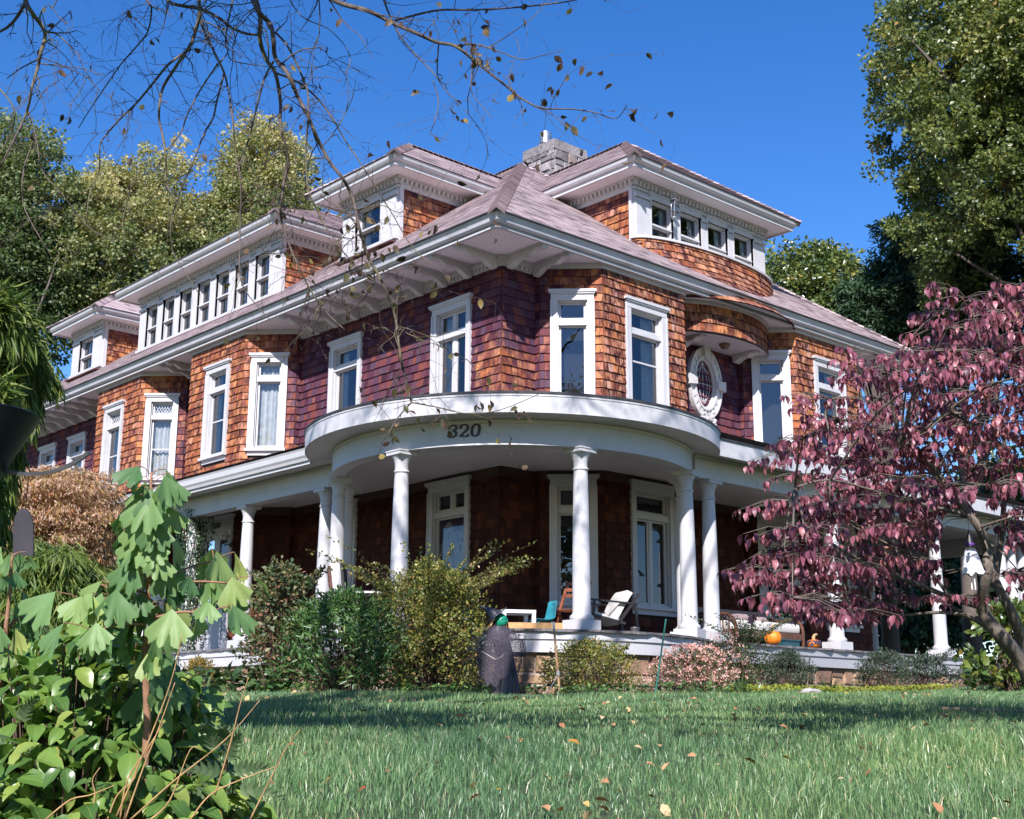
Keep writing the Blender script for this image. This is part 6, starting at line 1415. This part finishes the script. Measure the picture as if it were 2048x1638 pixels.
for sx in (-.31, .31):
    m = MB(); m.bar(f(sx, -.40, zS-.08), f(sx, .16, zS-.20), .03, .045); m.bar(f(sx, .03, zS-.2), f(sx, .40, zT-.02), .03, .045); m.bar(f(sx, -.42, 0), f(sx, -.38, zS+.17), .03, .04); m.bar(f(sx, .38, 0), f(sx, .34, zS+.13), .03, .04); m.bar(f(sx, -.44, zS+.17), f(sx, .38, zS+.12), .045, .025); m.bar(f(sx, -.40, .10), f(sx, .38, .06), .02, .03)
    m.build('side_frame', EBON, lc)
# plank on the porch edge, bucket, box
pa, pb = np.array([-1.52, -3.17]), np.array([-2.42, -2.50]); m = MB(); fr_ = Fr(pb, pa-pb); L = float(np.hypot(*(pa-pb))); m.box(fr_, 0, L, .004, .115, -.04, 0); m.box(fr_, 0, L, .004, .115, -.34, -.30); m.box(fr_, 0, .03, .004, .114, -.30, -.04); m.box(fr_, L-.03, L, .004, .114, -.30, -.04); m.box(fr_, L*.42, L*.62, .03, .07, 0, .012)
tag(m.build('wooden_tray', PINE, None), 'shallow pine box lying on the porch edge beside the witch', 'box')
p = floor_at(1270, 20.0); m = MB(); m.lathe(tuple(p), [(.058, 0), (.075, .10), (.08, .105), (.078, .11), (.070, .105), (.055, .01), (0, .01)], 20); o = m.build('bucket', simple("dull_metal", (.20, .20, .21), .45, .3, 12, metal=.6), None, smooth='auto'); tag(o, 'little grey metal pail on the porch floor right of the lounge chair', 'bucket')
# dining chairs at the left
def dining(px, depth, rz, mat, label, zt_px):
    p = floor_at(px, depth); c = thing('dining_chair', label, 'chair', tuple(p), None); f = Loc(p, rz); zt = at(px, zt_px, depth)[2]
    m = MB(); rbox(m, f, -.21, .21, -.21, .21, .43, .48, .02); m.build('seat', CUSH if mat is WOODB else EBON, c)
    for sx in (-.19, .19):
        m = MB(); m.bar(f(sx, -.19, 0), f(sx, -.19, .44), .04, .04); m.build('leg', mat, c); m = MB(); m.bar(f(sx, .23, 0), f(sx, .19, .46), .04, .045); m.bar(f(sx, .19, .44), f(sx, .27, zt), .04, .045); m.build('rear_post', mat, c)
    m = MB()
    for t in (.60, .72, .84, .96): z = .44+(zt-.44)*t; y = .19+.08*t; m.bar(f(-.19, y, z), f(.19, y, z), .02, .06)
    m.build('backrest', mat, c); m = MB()
    for sx in (-.19, .19): m.bar(f(sx, -.19, .38), f(sx, .21, .38), .025, .06)
    for y in (-.19, .21): m.bar(f(-.19, y, .375), f(.19, y, .375), .025, .055)
    m.build('apron', mat, c)
dining(688, 20.2, 1.75, WOODB, 'brown ladder back chair with a pale seat among the left columns', 1133)
dining(716, 20.6, 1.55, EBON, 'black ladder back chair just right of the brown one', 1126)
p = floor_at(740, 21.2); t2 = thing('side_table', 'dark table with a pale top behind the black chair', 'table', tuple(p)); f = Loc(p, .1); m = MB(); lbox(m, f, -.40, .40, -.3, .3, .70, .73); m.build('table_top', WHT, t2)
for sx in (-.35, .35):
    for sy in (-.25, .25): m = MB(); lbox(m, f, sx-.025, sx+.025, sy-.025, sy+.025, 0, .70); m.build('leg', WOODB, t2)
# daybed under the right windows
U1 = ray_v(1603, 1280, -2.25)[0]; U0 = U1-2.05; bd = thing('daybed', 'dark wooden daybed with a pale mattress and curved end', 'bench', ((U0+U1)/2, -1.85, .004)); fb = Fr((U0, -2.30), (1, 0)); W = 2.05
m = MB(); m.box(fb, 0, W, .20, .32, -.02, .02); m.box(fb, 0, W, .20, .32, -.88, -.84); m.box(fb, 0, .04, .2, .32, -.86, 0); m.box(fb, W-.04, W, .2, .32, -.86, 0); m.build('bed_frame', WOODB, bd)
for a in (.03, W-.03):
    m = MB(); m.tube(spl([fb(a, 0, 0), fb(a, .35, .01), fb(a+(.02 if a > 1 else -.02), .52, -.06), fb(a+(.03 if a > 1 else -.03), .60, -.22), fb(a, .57, -.5), fb(a, .60, -.86), fb(a, 0, -.86)], 6), .030, 8)
    for k in range(5): m.bar(fb(a, .3, -.15-.14*k), fb(a, .57, -.15-.14*k), .018)
    m.build('end_frame', WOODB, bd, smooth='auto')
m = MB(); m.box(fb, 0, W, .62, .76, -.90, -.86); m.box(fb, 0, W, .36, .42, -.90, -.87)
for k in range(9): c = fb(.15+k*.22, .52, -.885); m.tube([fb(.15+k*.22+.09*math.cos(t), .52+.09*math.sin(t), -.885) for t in np.linspace(0, 6.283, 13)], .012, 5)
m.build('back_panel', simple("weathered_wood", (.16, .13, .12), .6, .3, 12), bd, smooth='auto')
fl_ = lambda x, y, z: np.array(fb(x, z, -y)); m = MB(); rbox(m, fl_, .05, W-.05, .02, .84, .32, .50, .05); m.build('mattress', CUSH, bd, smooth='auto')
m = MB(); m.lathe(fb(.55, .56, -.35), [(.0, -.07), (.16, -.06), (.20, 0), (.15, .06), (0, .08)], 14, sx=1.2); m.lathe(fb(1.25, .55, -.45), [(.0, -.06), (.15, -.05), (.19, 0), (.14, .06), (0, .07)], 14, sx=1.3); o = m.build('rumpled_blanket', simple("mauve_blanket", (.30, .22, .22), .9, .3, 10, bmp=.4), None, smooth=True); tag(o, 'rumpled dull pink blanket lying on the daybed', 'blanket')
m = MB(); m.box(Fr((U1-.75, -2.42), (1, 0)), 0, .45, .004, .17, -.3, 0); m.box(Fr((U1-.77, -2.42), (1, 0)), 0, .49, .17, .19, -.31, .02); tag(m.build('storage_bin', simple("dark_teal_plastic", (.015, .07, .09), .4, .2, 6), None), 'dark teal storage bin under the daybed', 'box')
# pumpkins
PUMP = simple("pumpkin_skin", (.72, .20, .012), .42, .28, 9, bmp=.15, bscale=40); PST = simple("pumpkin_stem", (.40, .27, .13), .8, .3, 30, bmp=.5)
def pumpkin(px, v, py, r, h, label, lean, bats=False):
    q = ray_v(px, py, v); p = np.array([q[0], v, .004]); t = thing('pumpkin', label, 'pumpkin', tuple(p)); V = []; F = []; n, k = 60, 16
    for j in range(k+1):
        f_ = math.pi*j/k
        for i in range(n):
            a = 2*math.pi*i/n; rb = 1-.055*abs(math.cos(a*5.5))**3*math.sin(f_)+.02*math.sin(a*2+lean); rr = r*math.sin(f_)**.8*rb; z = h/2-h/2*math.cos(f_)*(1-.16*max(0, -math.cos(f_)*-1 if False else abs(math.cos(f_))**6)); V.append((p[0]+rr*math.cos(a), p[1]+rr*math.sin(a), p[2]+z))
    F = [(j*n+i, j*n+(i+1) % n, (j+1)*n+(i+1) % n, (j+1)*n+i) for j in range(k) for i in range(n)]; m = MB(); m.poly(V, F); m.build('skin', PUMP, t, smooth=True)
    m = MB(); m.tube(spl([p+np.array([0, 0, h*.90]), p+np.array([0, 0, h+.03]), p+np.array([lean*.03, 0, h+.07]), p+np.array([lean*.07, -.01, h+.085])], 4), [.034-.0012*i for i in range(13)], 7); m.build('stem', PST, t, smooth='auto')
    if bats:
        m = MB()
        for i in range(9):
            a = 2*math.pi*i/9; c = p+np.array([(r+.012)*math.cos(a), (r+.012)*math.sin(a), h*(.62-.22*(i % 2))]); tn = np.array([-math.sin(a), math.cos(a), 0]); up = np.array([-math.cos(a)*.35, -math.sin(a)*.35, 1])*.8
            out = [(-.095, .035), (-.055, .05), (-.02, .03), (-.012, .05), (0, .038), (.012, .05), (.02, .03), (.055, .05), (.095, .035), (.06, -.005), (.04, .005), (.02, -.02), (0, -.045), (-.02, -.02), (-.04, .005), (-.06, -.005)]
            m.prism(out, lambda x, z, d: c+tn*x*.85+up*z+np.array([math.cos(a), math.sin(a), 0])*(d-.35*abs(x)), 0, .003)
        m.build('bat_collar', simple("bat_felt", (.045, .035, .06), .8, .3, 20), t)
    return t
pk = pumpkin(1546, -2.98, 1291, .155, .27, 'whole orange pumpkin with a curled stem at the porch edge', .4)
pumpkin(1628, -3.0, 1296, .125, .17, 'smaller orange pumpkin wearing a collar of dark felt bats', 1.3, True)
# ghost picture and paper bats in the windows
gf = SEG[12]; ga = 6.58-1.39; m = MB(); gx0, gx1, gz0, gz1 = ga-.42, ga+.42, .6, 2.34
m.face([gf(gx0, gz0, -.12), gf(gx1, gz0, -.12), gf(gx1, gz1, -.12), gf(gx0, gz1, -.12)], 0)
def ghost(cx, cz, s, fl):
    out = [(-.10, -1.0), (-.16, -.5), (-.30, -.35), (-.28, -.15), (-.18, -.05), (-.15, .10), (-.13, .27), (0, .36), (.13, .27), (.16, .10), (.30, .14), (.33, .05), (.20, -.12), (.19, -.45), (.26, -.75), (.15, -.70), (.06, -.95)]
    m.prism([(cx+fl*x*s, cz+z*s) for x, z in out][::fl], lambda a, z, d: gf(a, z, d), -.1195, -.117, m=1)
    for ex in (-.055, .055): m.prism([(cx+(ex+.030*math.cos(t))*s, cz+(.20+.045*math.sin(t))*s) for t in np.linspace(0, 6.283, 13)[:-1]], lambda a, z, d: gf(a, z, d), -.117, -.116, m=2)
    m.prism([(cx+.038*math.cos(t)*s, cz+(.06+.07*math.sin(t))*s) for t in np.linspace(0, 6.283, 13)[:-1]], lambda a, z, d: gf(a, z, d), -.117, -.116, m=2)
ghost(ga-.17, 2.0, .82, 1); ghost(ga+.17, 1.72, 1.05, -1)
tag(m.build('ghost_poster', [simple("purple_print", (.030, .018, .060), .6, .3, 3), simple("ghost_print", (.36, .32, .38), .6, .25, 3), simple("ghost_eye_print", (.03, .025, .035), .6, .2, 3)], None), 'purple window picture of two pale ghosts', 'poster')
bf = SEG[16]; bat_out = [(-1, .25), (-.55, .55), (-.22, .25), (-.12, .5), (0, .36), (.12, .5), (.22, .25), (.55, .55), (1, .25), (.66, -.1), (.42, .02), (.2, -.25), (0, -.5), (-.2, -.25), (-.42, .02), (-.66, -.1)]
PAP = simple("black_paper", (.012, .012, .014), .8, .2, 9)
for (a, z, s, r_, lab) in ((1.55, 1.98, .085, .5, 'topmost black paper bat, in the right pane'), (1.02, 1.33, .095, -.5, 'black paper bat in the left pane'), (1.56, 1.15, .10, .2, 'black paper bat low in the right pane')):
    m = MB(); m.prism([(a+s*(x*math.cos(r_)-y*math.sin(r_)), z+s*(x*math.sin(r_)+y*math.cos(r_))) for x, y in bat_out], lambda x, y, d: bf(x, y, d), -.082, -.078); tag(m.build('paper_bat', PAP, None), lab+' of the bay window under the porch', 'bat decoration', 'paper bats on the bay window')
# hanging lantern at the bowed dormer
q = ray_v(1347, 398, -.12); zb_ = ray_v(1347, 437, -.12)[2]; c = np.array([q[0], -.12, zb_]); hg = q[2]-zb_; ln = thing('hanging_lantern', 'clear cylinder lantern hanging from the bowed dormer eave', 'lantern', tuple(c))
m = MB(); m.lathe(tuple(c), [(.055, 0), (.06, .01), (.06, .03), (.05, .03), (.05, .015), (0, .015)], 16); m.lathe(tuple(c+np.array([0, 0, hg-.04])), [(.05, 0), (.10, .0), (.07, .03), (.02, .05), (0, .05)], 18); m.tube([c+np.array([0, 0, hg]), np.array([c[0], c[1], 9.78])], .004, 5)
for k in range(3): a = k*2.1; m.tube([c+np.array([.055*math.cos(a), .055*math.sin(a), .01]), c+np.array([.055*math.cos(a), .055*math.sin(a), hg-.04])], .005, 5)
m.build('metal_frame', GALV, ln, smooth='auto'); m = MB(); m.lathe(tuple(c), [(.05, .03), (.05, hg-.04)], 18); m.build('glass_cylinder', GL, ln, smooth=True)
m = MB(); m.lathe(tuple(c), [(.032, .02), (.032, hg*.45), (0, hg*.45)], 14); m.build('candle', simple("candle_wax", (.5, .47, .42), .5, .1, 9), ln, smooth='auto')
# nest on the capital
p = np.array([1.60, -2.90, 2.74]); m = MB()
for k in range(70): a = rng.random()*6.283; r_ = .05+.05*rng.random(); z = .05*rng.random()-.02; m.tube([p+np.array([r_*math.cos(a), r_*math.sin(a), z]), p+np.array([r_*math.cos(a+1.2), r_*math.sin(a+1.2), z+.015]), p+np.array([r_*1.15*math.cos(a+2.0), r_*1.15*math.sin(a+2.0), z-.05*rng.random()])], .004, 4)
for k in range(8): m.tube([p, p+np.array([rng.normal()*.05, rng.normal()*.05, -.12-.15*rng.random()])], .003, 4)
tag(m.build('bird_nest', simple("nest_straw", (.16, .11, .07), .9, .4, 30), None), 'straggly brown nest tucked beside a column capital', 'nest')
# the witch by the big bush
wb = at(1004, 1412, 16.6); wb[2] = float(ground_z(wb[0], wb[1])); S_ = 16.6/FPX; wt = thing('witch_figure', 'witch decoration in a black gown, grey gauze cape and pointed hat', 'decoration', tuple(wb)); f = Loc(wb); zz = lambda py: (at(1004, py, 16.6)[2]-wb[2])+.0
m = MB(); rows = []; K = 44
for py, cx, hw, hd in ((1412, 1008, 33, 24), (1404, 1009, 29, 22), (1385, 1011, 25, 20), (1360, 1012, 23, 18), (1335, 1010, 20, 15), (1310, 1008, 18, 14), (1285, 1003, 18, 14), (1270, 998, 20, 13), (1256, 995, 13, 11), (1250, 995, 9, 8)):
    row = []
    for k in range(K):
        a = 2*math.pi*k/K; fold = 1+(.16*math.cos(a*9+py*.012)+.08*math.cos(a*4+1))*max(0, min(1, (py-1275)/90)); row.append(f(((cx-1004)+hw*fold*math.cos(a))*S_, hd*fold*math.sin(a)*S_, max(.0, zz(py))))
    rows.append(row)
m.poly([q for r_ in rows for q in r_], [(j*K+i, j*K+(i+1) % K, (j+1)*K+(i+1) % K, (j+1)*K+i) for j in range(len(rows)-1) for i in range(K)]); m.build('gown', simple("black_satin", (.020, .018, .024), .30, .3, 20), wt, smooth=True)
def mk_gauze():
    mt_, N, L, b = newmat("grey_gauze"); b.inputs["Base Color"].default_value = (.085, .072, .095, 1); b.inputs["Roughness"].default_value = .9
    n = noise(N, L, 90, 3); r = ramp(N, [(.38, (.12, .12, .12)), (.66, (.95, .95, .95))]); L.new(n.outputs["Fac"], r.inputs[0]); t = N.new("ShaderNodeBsdfTransparent"); ms = N.new("ShaderNodeMixShader"); L.new(r.outputs[0], ms.inputs[0]); L.new(t.outputs[0], ms.inputs[1]); L.new(b.outputs[0], ms.inputs[2]); L.new(ms.outputs[0], N["Material Output"].inputs[0]); return mt_
m = MB(); rows = []
for py, cx, hw, hd in ((1250, 995, 16, 12), (1258, 996, 24, 16), (1268, 999, 36, 19), (1280, 1000, 43, 21), (1300, 1000, 44, 22), (1325, 1000, 43, 22), (1348, 997, 40, 21), (1362, 993, 35, 20)):
    row = []
    for k in range(K+1):
        a = math.pi*.5+.35+(2*math.pi-.5)*k/K; fold = 1+(.09*math.cos(a*8+py*.02)+.05*math.sin(a*5))*max(.2, min(1, (py-1255)/60)); edge = 9*math.sin(a*3+.6)+5*math.sin(a*11) if py > 1340 else 0
        lift = 26*max(0, math.cos(a))*max(0, (py-1300)/60)-14*max(0, -math.cos(a-.4))*max(0, (py-1330)/30); row.append(f(((cx-1004)+hw*fold*math.cos(a))*S_, hd*fold*math.sin(a)*S_-.02, zz(py+edge-lift*.2)))
    rows.append(row)
n = K+1; m.poly([q for r_ in rows for q in r_], [(j*n+i, j*n+i+1, (j+1)*n+i+1, (j+1)*n+i) for j in range(len(rows)-1) for i in range(K)])
for k in range(18): x = rng.uniform(30, 46); m.tube([f(x*S_, rng.normal()*.03, zz(1275)), f((x+3)*S_, rng.normal()*.03, zz(1300)), f((x+2)*S_, rng.normal()*.03, zz(rng.uniform(1325, 1348)))], .003, 4)
GAUZ = mk_gauze(); m.build('gauze_cape', GAUZ, wt, smooth=True)
m = MB()
rows = [[f((-8+(rr+1.6*math.cos(a*6))*math.cos(a))*S_, rr*.75*math.sin(a)*S_-.01, zz(py)) for a in np.linspace(0, 6.283, 29)[:-1]] for py, rr in ((1276, 21), (1266, 24), (1257, 20), (1250, 12))]
m.poly([q for r_ in rows for q in r_], [(j*28+i, j*28+(i+1) % 28, (j+1)*28+(i+1) % 28, (j+1)*28+i) for j in range(3) for i in range(28)]); m.build('cowl', GAUZ, wt, smooth=True)
m = MB(); hc = f(-3*S_, -.02, zz(1239)); m.lathe(tuple(hc), [(13.5*S_*math.sin(t), -15*S_*math.cos(t)) for t in np.linspace(0, math.pi, 13)], 18); m.lathe(tuple(f(9*S_, -.05, zz(1241))), [(0, -.016), (.016, 0), (.004, .028), (0, .03)], 8)
hd_ = m.build('head', simple("green_mask", (.010, .24, .14), .4, .15, 9), wt, smooth=True)
m = MB()
for ex in (2, 9): m.lathe(tuple(f((ex-3)*S_, -.115+.006*ex*0, zz(1236))), [(0, -.009), (.010, 0), (0, .009)], 8)
m.tube([f(-3*S_, -.112, zz(1247)), f(3*S_, -.118, zz(1249)), f(9*S_, -.10, zz(1246))], .004, 5); m.build('face_print', EBON, hd_)
m = MB(); rng2 = np.random.default_rng(4)
for k in range(60): a = rng2.uniform(math.pi*.1, math.pi*1.25); m.tube([hc+np.array([0, 0, .05]), f((-3+15*math.cos(a))*S_, 12*math.sin(a)*S_-.02, zz(1240)), f((-4+20*math.cos(a)+rng2.normal()*2)*S_, 15*math.sin(a)*S_-.02, zz(rng2.uniform(1256, 1270)))], .005, 4)
m.build('hair', EBON, wt, smooth=True)
m = MB(); ax = f(-21*S_, .0, zz(1203))-f(-14*S_, 0, zz(1232)); ax = np.array(ax); c0_ = np.array(f(-13*S_, -.02, zz(1231))); dv = np.array(f(-36*S_, 0, zz(1204)))-np.array(f(-11*S_, 0, zz(1232))); dv = dv/np.linalg.norm(dv); xx = np.cross(dv, FH.tolist()+[0]); xx /= np.linalg.norm(xx); yy = np.cross(dv, xx)
V = []; prof = [(30, 0), (29.5, 1.2), (17, 1.6), (15, 5), (11, 14), (7, 23), (3.5, 32), (.5, 40)]
for rr, hh in prof:
    for k in range(28): a = 2*math.pi*k/28; bend = .0006*hh*hh; V.append(c0_+xx*(rr*math.cos(a)*S_+bend*.06)+yy*rr*math.sin(a)*S_*.8+dv*(hh*S_+.012*math.sin(a*2)*(rr > 20)))
m.poly(V, [(j*28+i, j*28+(i+1) % 28, (j+1)*28+(i+1) % 28, (j+1)*28+i) for j in range(len(prof)-1) for i in range(28)]+[tuple(range(27, -1, -1))])
def mk_sequin():
    mt_, N, L, b = newmat("sequin_felt"); n = N.new("ShaderNodeTexVoronoi"); n.inputs["Scale"].default_value = 55; g_ = N.new("ShaderNodeNewGeometry"); L.new(g_.outputs["Position"], n.inputs["Vector"]); r = ramp(N, [(.0, (.5, .5, .56)), (.22, (.10, .10, .13)), (.4, (.02, .02, .028))]); L.new(n.outputs["Distance"], r.inputs[0]); L.new(r.outputs[0], b.inputs["Base Color"]); b.inputs["Roughness"].default_value = .4; return mt_
m.build('hat', mk_sequin(), wt, smooth=True)
m = MB(); m.tube([f(-48*S_, -.1, zz(1283)), f(-32*S_, -.13, zz(1270))], .004, 5); m.tube([f(-42*S_, -.13, zz(1302)), f(-14*S_, -.16, zz(1319)), f(-2*S_, -.15, zz(1314)), f(4*S_, -.12, zz(1306))], .004, 5); m.build('cord', simple("white_cord", (.6, .55, .55), .8, .2, 30), wt, smooth=True)
# stakes and the rope between
p0, p1 = at(1121, 1406, 16.6), at(1107, 1244, 16.8); p0[2] = float(ground_z(p0[0], p0[1]))-.03; m = MB(); m.tube([p0, (p0+p1)/2, p1-(p1-p0)*.09], .016, 8); st_ = m.build('wooden_stake', simple("raw_stake_wood", (.42, .25, .13), .7, .3, 20), None, smooth='auto'); tag(st_, 'pale wooden stake with a white tip right of the witch', 'stake')
m = MB(); m.tube([p1-(p1-p0)*.089, p1], .0165, 8); m.build('painted_tip', WHT, st_, smooth='auto')
m = MB(); k0 = p0+(p1-p0)*.34; w_ = wb+np.array([.18, -.1, .05]); m.tube(spl([k0, k0+(w_-k0)*.4+np.array([0, 0, -.16]), w_+np.array([.05, 0, .03]), w_], 5), .006, 5)
for k in range(5): m.tube([k0+np.array([.022*math.cos(t), .022*math.sin(t), .012*k+.01*math.sin(t*2)]) for t in np.linspace(0, 6.283, 9)], .005, 5)
m.tube([k0, k0+np.array([.03, 0, -.2]), k0+np.array([.02, .01, -.34])], .005, 5); tag(m.build('rope', simple("white_rope", (.55, .52, .50), .9, .2, 40), None, smooth=True), 'white rope tied round the wooden stake and trailing to the witch', 'rope')
p0, p1 = at(1309, 1406, 16.8), at(1332, 1238, 17.0); p0[2] = float(ground_z(p0[0], p0[1]))-.03; m = MB(); m.tube([p0, p1], .012, 8); tag(m.build('garden_stake', simple("green_plastic", (.02, .16, .12), .4, .2, 12), None, smooth='auto'), 'thin green garden stake in front of the pink bush', 'stake')
# hose, stones, dead branch on the lawn
hp = [at(x, y, 16.4) for x, y in ((515, 1391), (545, 1392), (575, 1390), (610, 1391), (640, 1392))]
for q in hp: q[2] = float(ground_z(q[0], q[1]))+.05+.02*rng.random()
m = MB(); m.tube(spl(hp, 6), .016, 7); tag(m.build('garden_hose', simple("turquoise_hose", (.03, .30, .27), .4, .15, 12), None, smooth=True), 'turquoise hose half hidden in the grass below the thin bush', 'hose')
for k, (px, dpt, s, lab) in enumerate(((878, 16.2, .10, 'pale flat stone at the lawn edge below the biggest bush'), (1716, 18.3, .08, 'small pale stone among the chartreuse creepers'), (1885, 19.2, .08, 'whitish stone at the foot of the bluish mound'), (1620, 17.6, .15, 'flat grey stone beside the daylily'))):
    b = at(px, 1400, dpt); b[2] = float(ground_z(b[0], b[1])); m = MB(); V = []; r_ = np.random.default_rng(k); prof = [(.55, -.02), (1, .2), (.95, .5), (.6, .72), (0, .78)]
    m.lathe(tuple(b), [(q*s, z*s*.8) for q, z in prof], 9, sx=1.4, sy=.8); m.v = [tuple(np.array(v)+r_.normal(0, s*.06, 3)) for v in m.v]; tag(m.build('stone', simple("field_stone", (.42, .38, .36), .85, .3, 20, bmp=.5), None), lab, 'stone', 'loose stones at the bed edge')
dp_ = [st(s, t) for s, t in ((11.6, 3.75), (11.45, 4.0), (11.25, 4.25), (11.1, 4.4))]; m = MB(); m.tube(spl([(x, y, float(ground_z(x, y))+.06) for x, y in dp_], 4), [.020-.0012*k for k in range(13)], 7); tag(m.build('fallen_branch', simple("dead_wood", (.35, .24, .15), .8, .3, 20, bmp=.4), None, smooth=True), 'short dead branch lying on the lawn at the right', 'branch')
# ghost hung in the dogwood
gd = 8.7; G_ = gd/FPX; gt = at(1940, 1095, gd); gh_ = thing('hanging_ghost', 'little white cloth ghost in a witch hat hanging in the red tree', 'decoration', tuple(gt)); g_ = Loc(gt, .1); K = 40; m = MB(); rows = []
for dy, hw in ((-4, 6), (4, 11), (16, 14), (30, 17), (44, 19.5), (54, 21)):
    row = []
    for k in range(K): a = 2*math.pi*k/K; fo = 1+.14*math.cos(a*7+dy*.03)*(dy/54 if dy > 0 else 0); row.append(g_((hw*fo*math.cos(a)+dy*.06)*G_, hw*.8*fo*math.sin(a)*G_, -(dy+(3*math.sin(a*5)+2*math.cos(a*9) if dy > 50 else 0))*G_))
    rows.append(row)
m.poly([q for r_ in rows for q in r_], [(j*K+i, j*K+(i+1) % K, (j+1)*K+(i+1) % K, (j+1)*K+i) for j in range(len(rows)-1) for i in range(K)][::1]); m.build('cloth', simple("white_cloth", (.72, .71, .76), .9, .08, 20), gh_, smooth=True)
m = MB(); m.lathe(tuple(g_(0, 0, 2*G_)), [(17*G_, -2*G_), (16.5*G_, -.8*G_), (9*G_, 0), (8*G_, 6*G_), (5.5*G_, 16*G_), (3*G_, 26*G_), (.4*G_, 36*G_)], 20); hat_ = m.build('hat', EBON, gh_, smooth='auto'); m = MB(); m.lathe(tuple(g_(0, 0, 2.5*G_)), [(9.2*G_, .5*G_), (8.6*G_, 6*G_)], 20); m.build('hat_band', simple("purple_ribbon", (.12, .03, .25), .5, .2, 20), hat_, smooth=True)
m = MB(); m.tube([g_(0, 0, 38*G_), g_(0, 0, 74*G_)], .0015, 4); m.build('string', EBON, gh_)
for sx in (-3, 4): m = MB(); m.tube([g_(sx*G_, 0, -50*G_), g_((sx+1)*G_, 0, -84*G_)], .004, 5); m.build('leg', WHT, gh_)
# steel wind bell on a post at the left edge
bd_ = 4.2; B_ = bd_/FPX; bc = at(-50, 829, bd_); gp_ = np.array([bc[0], bc[1], float(ground_z(bc[0], bc[1]))]); wbell = thing('wind_bell', 'dark steel wind bell with a curved arm and hanging disc', 'wind chime', tuple(gp_)); f = Loc(bc)
STEEL = simple("blued_steel", (.018, .020, .030), .33, .35, 6, metal=.55); STEELG = simple("weathered_steel", (.13, .13, .14), .4, .35, 18, metal=.6)
m = MB(); m.lathe(tuple(bc), [(8*B_, -225*B_), (124*B_, 0), (121*B_, 2*B_), (118*B_, 0), (6*B_, -215*B_)], 44); m.build('cone', STEEL, wbell, smooth='auto')
m = MB(); m.tube([gp_, bc-np.array([0, 0, 215*B_])], .022, 10); m.build('post', STEEL, wbell, smooth='auto')
ap = spl([(4, 941), (25, 945), (57, 948), (100, 944), (140, 930), (162, 917), (178, 905)], 5); m = MB()
for (x0, y0), (x1, y1) in zip(ap[:-1], ap[1:]): m.bar(at(x0, y0, bd_), at(x1+.3, y1-.1, bd_), .030, .0115, up=tuple(_up))
m.bar(at(-50, 936, bd_), at(6, 941, bd_), .030, .0115, up=tuple(_up)); m.build('arm', STEELG, wbell)
m = MB(); m.tube([at(57, 948, bd_), at(50, 1030, bd_)], .0016, 4); m.build('string', EBON, wbell)
out = [(-20, 1112), (-20, 1050), (-17, 1034), (-11, 1023), (-4, 1017), (4, 1017), (11, 1023), (17, 1034), (20, 1050), (20, 1112)]; m = MB(); m.prism([(x, y) for x, y in out], lambda x, y, d: at(47+x, y, bd_)+_fw*d, -.004, .004); m.build('disc', simple("grey_steel_plate", (.075, .070, .085), .5, .3, 12, metal=.4), wbell)
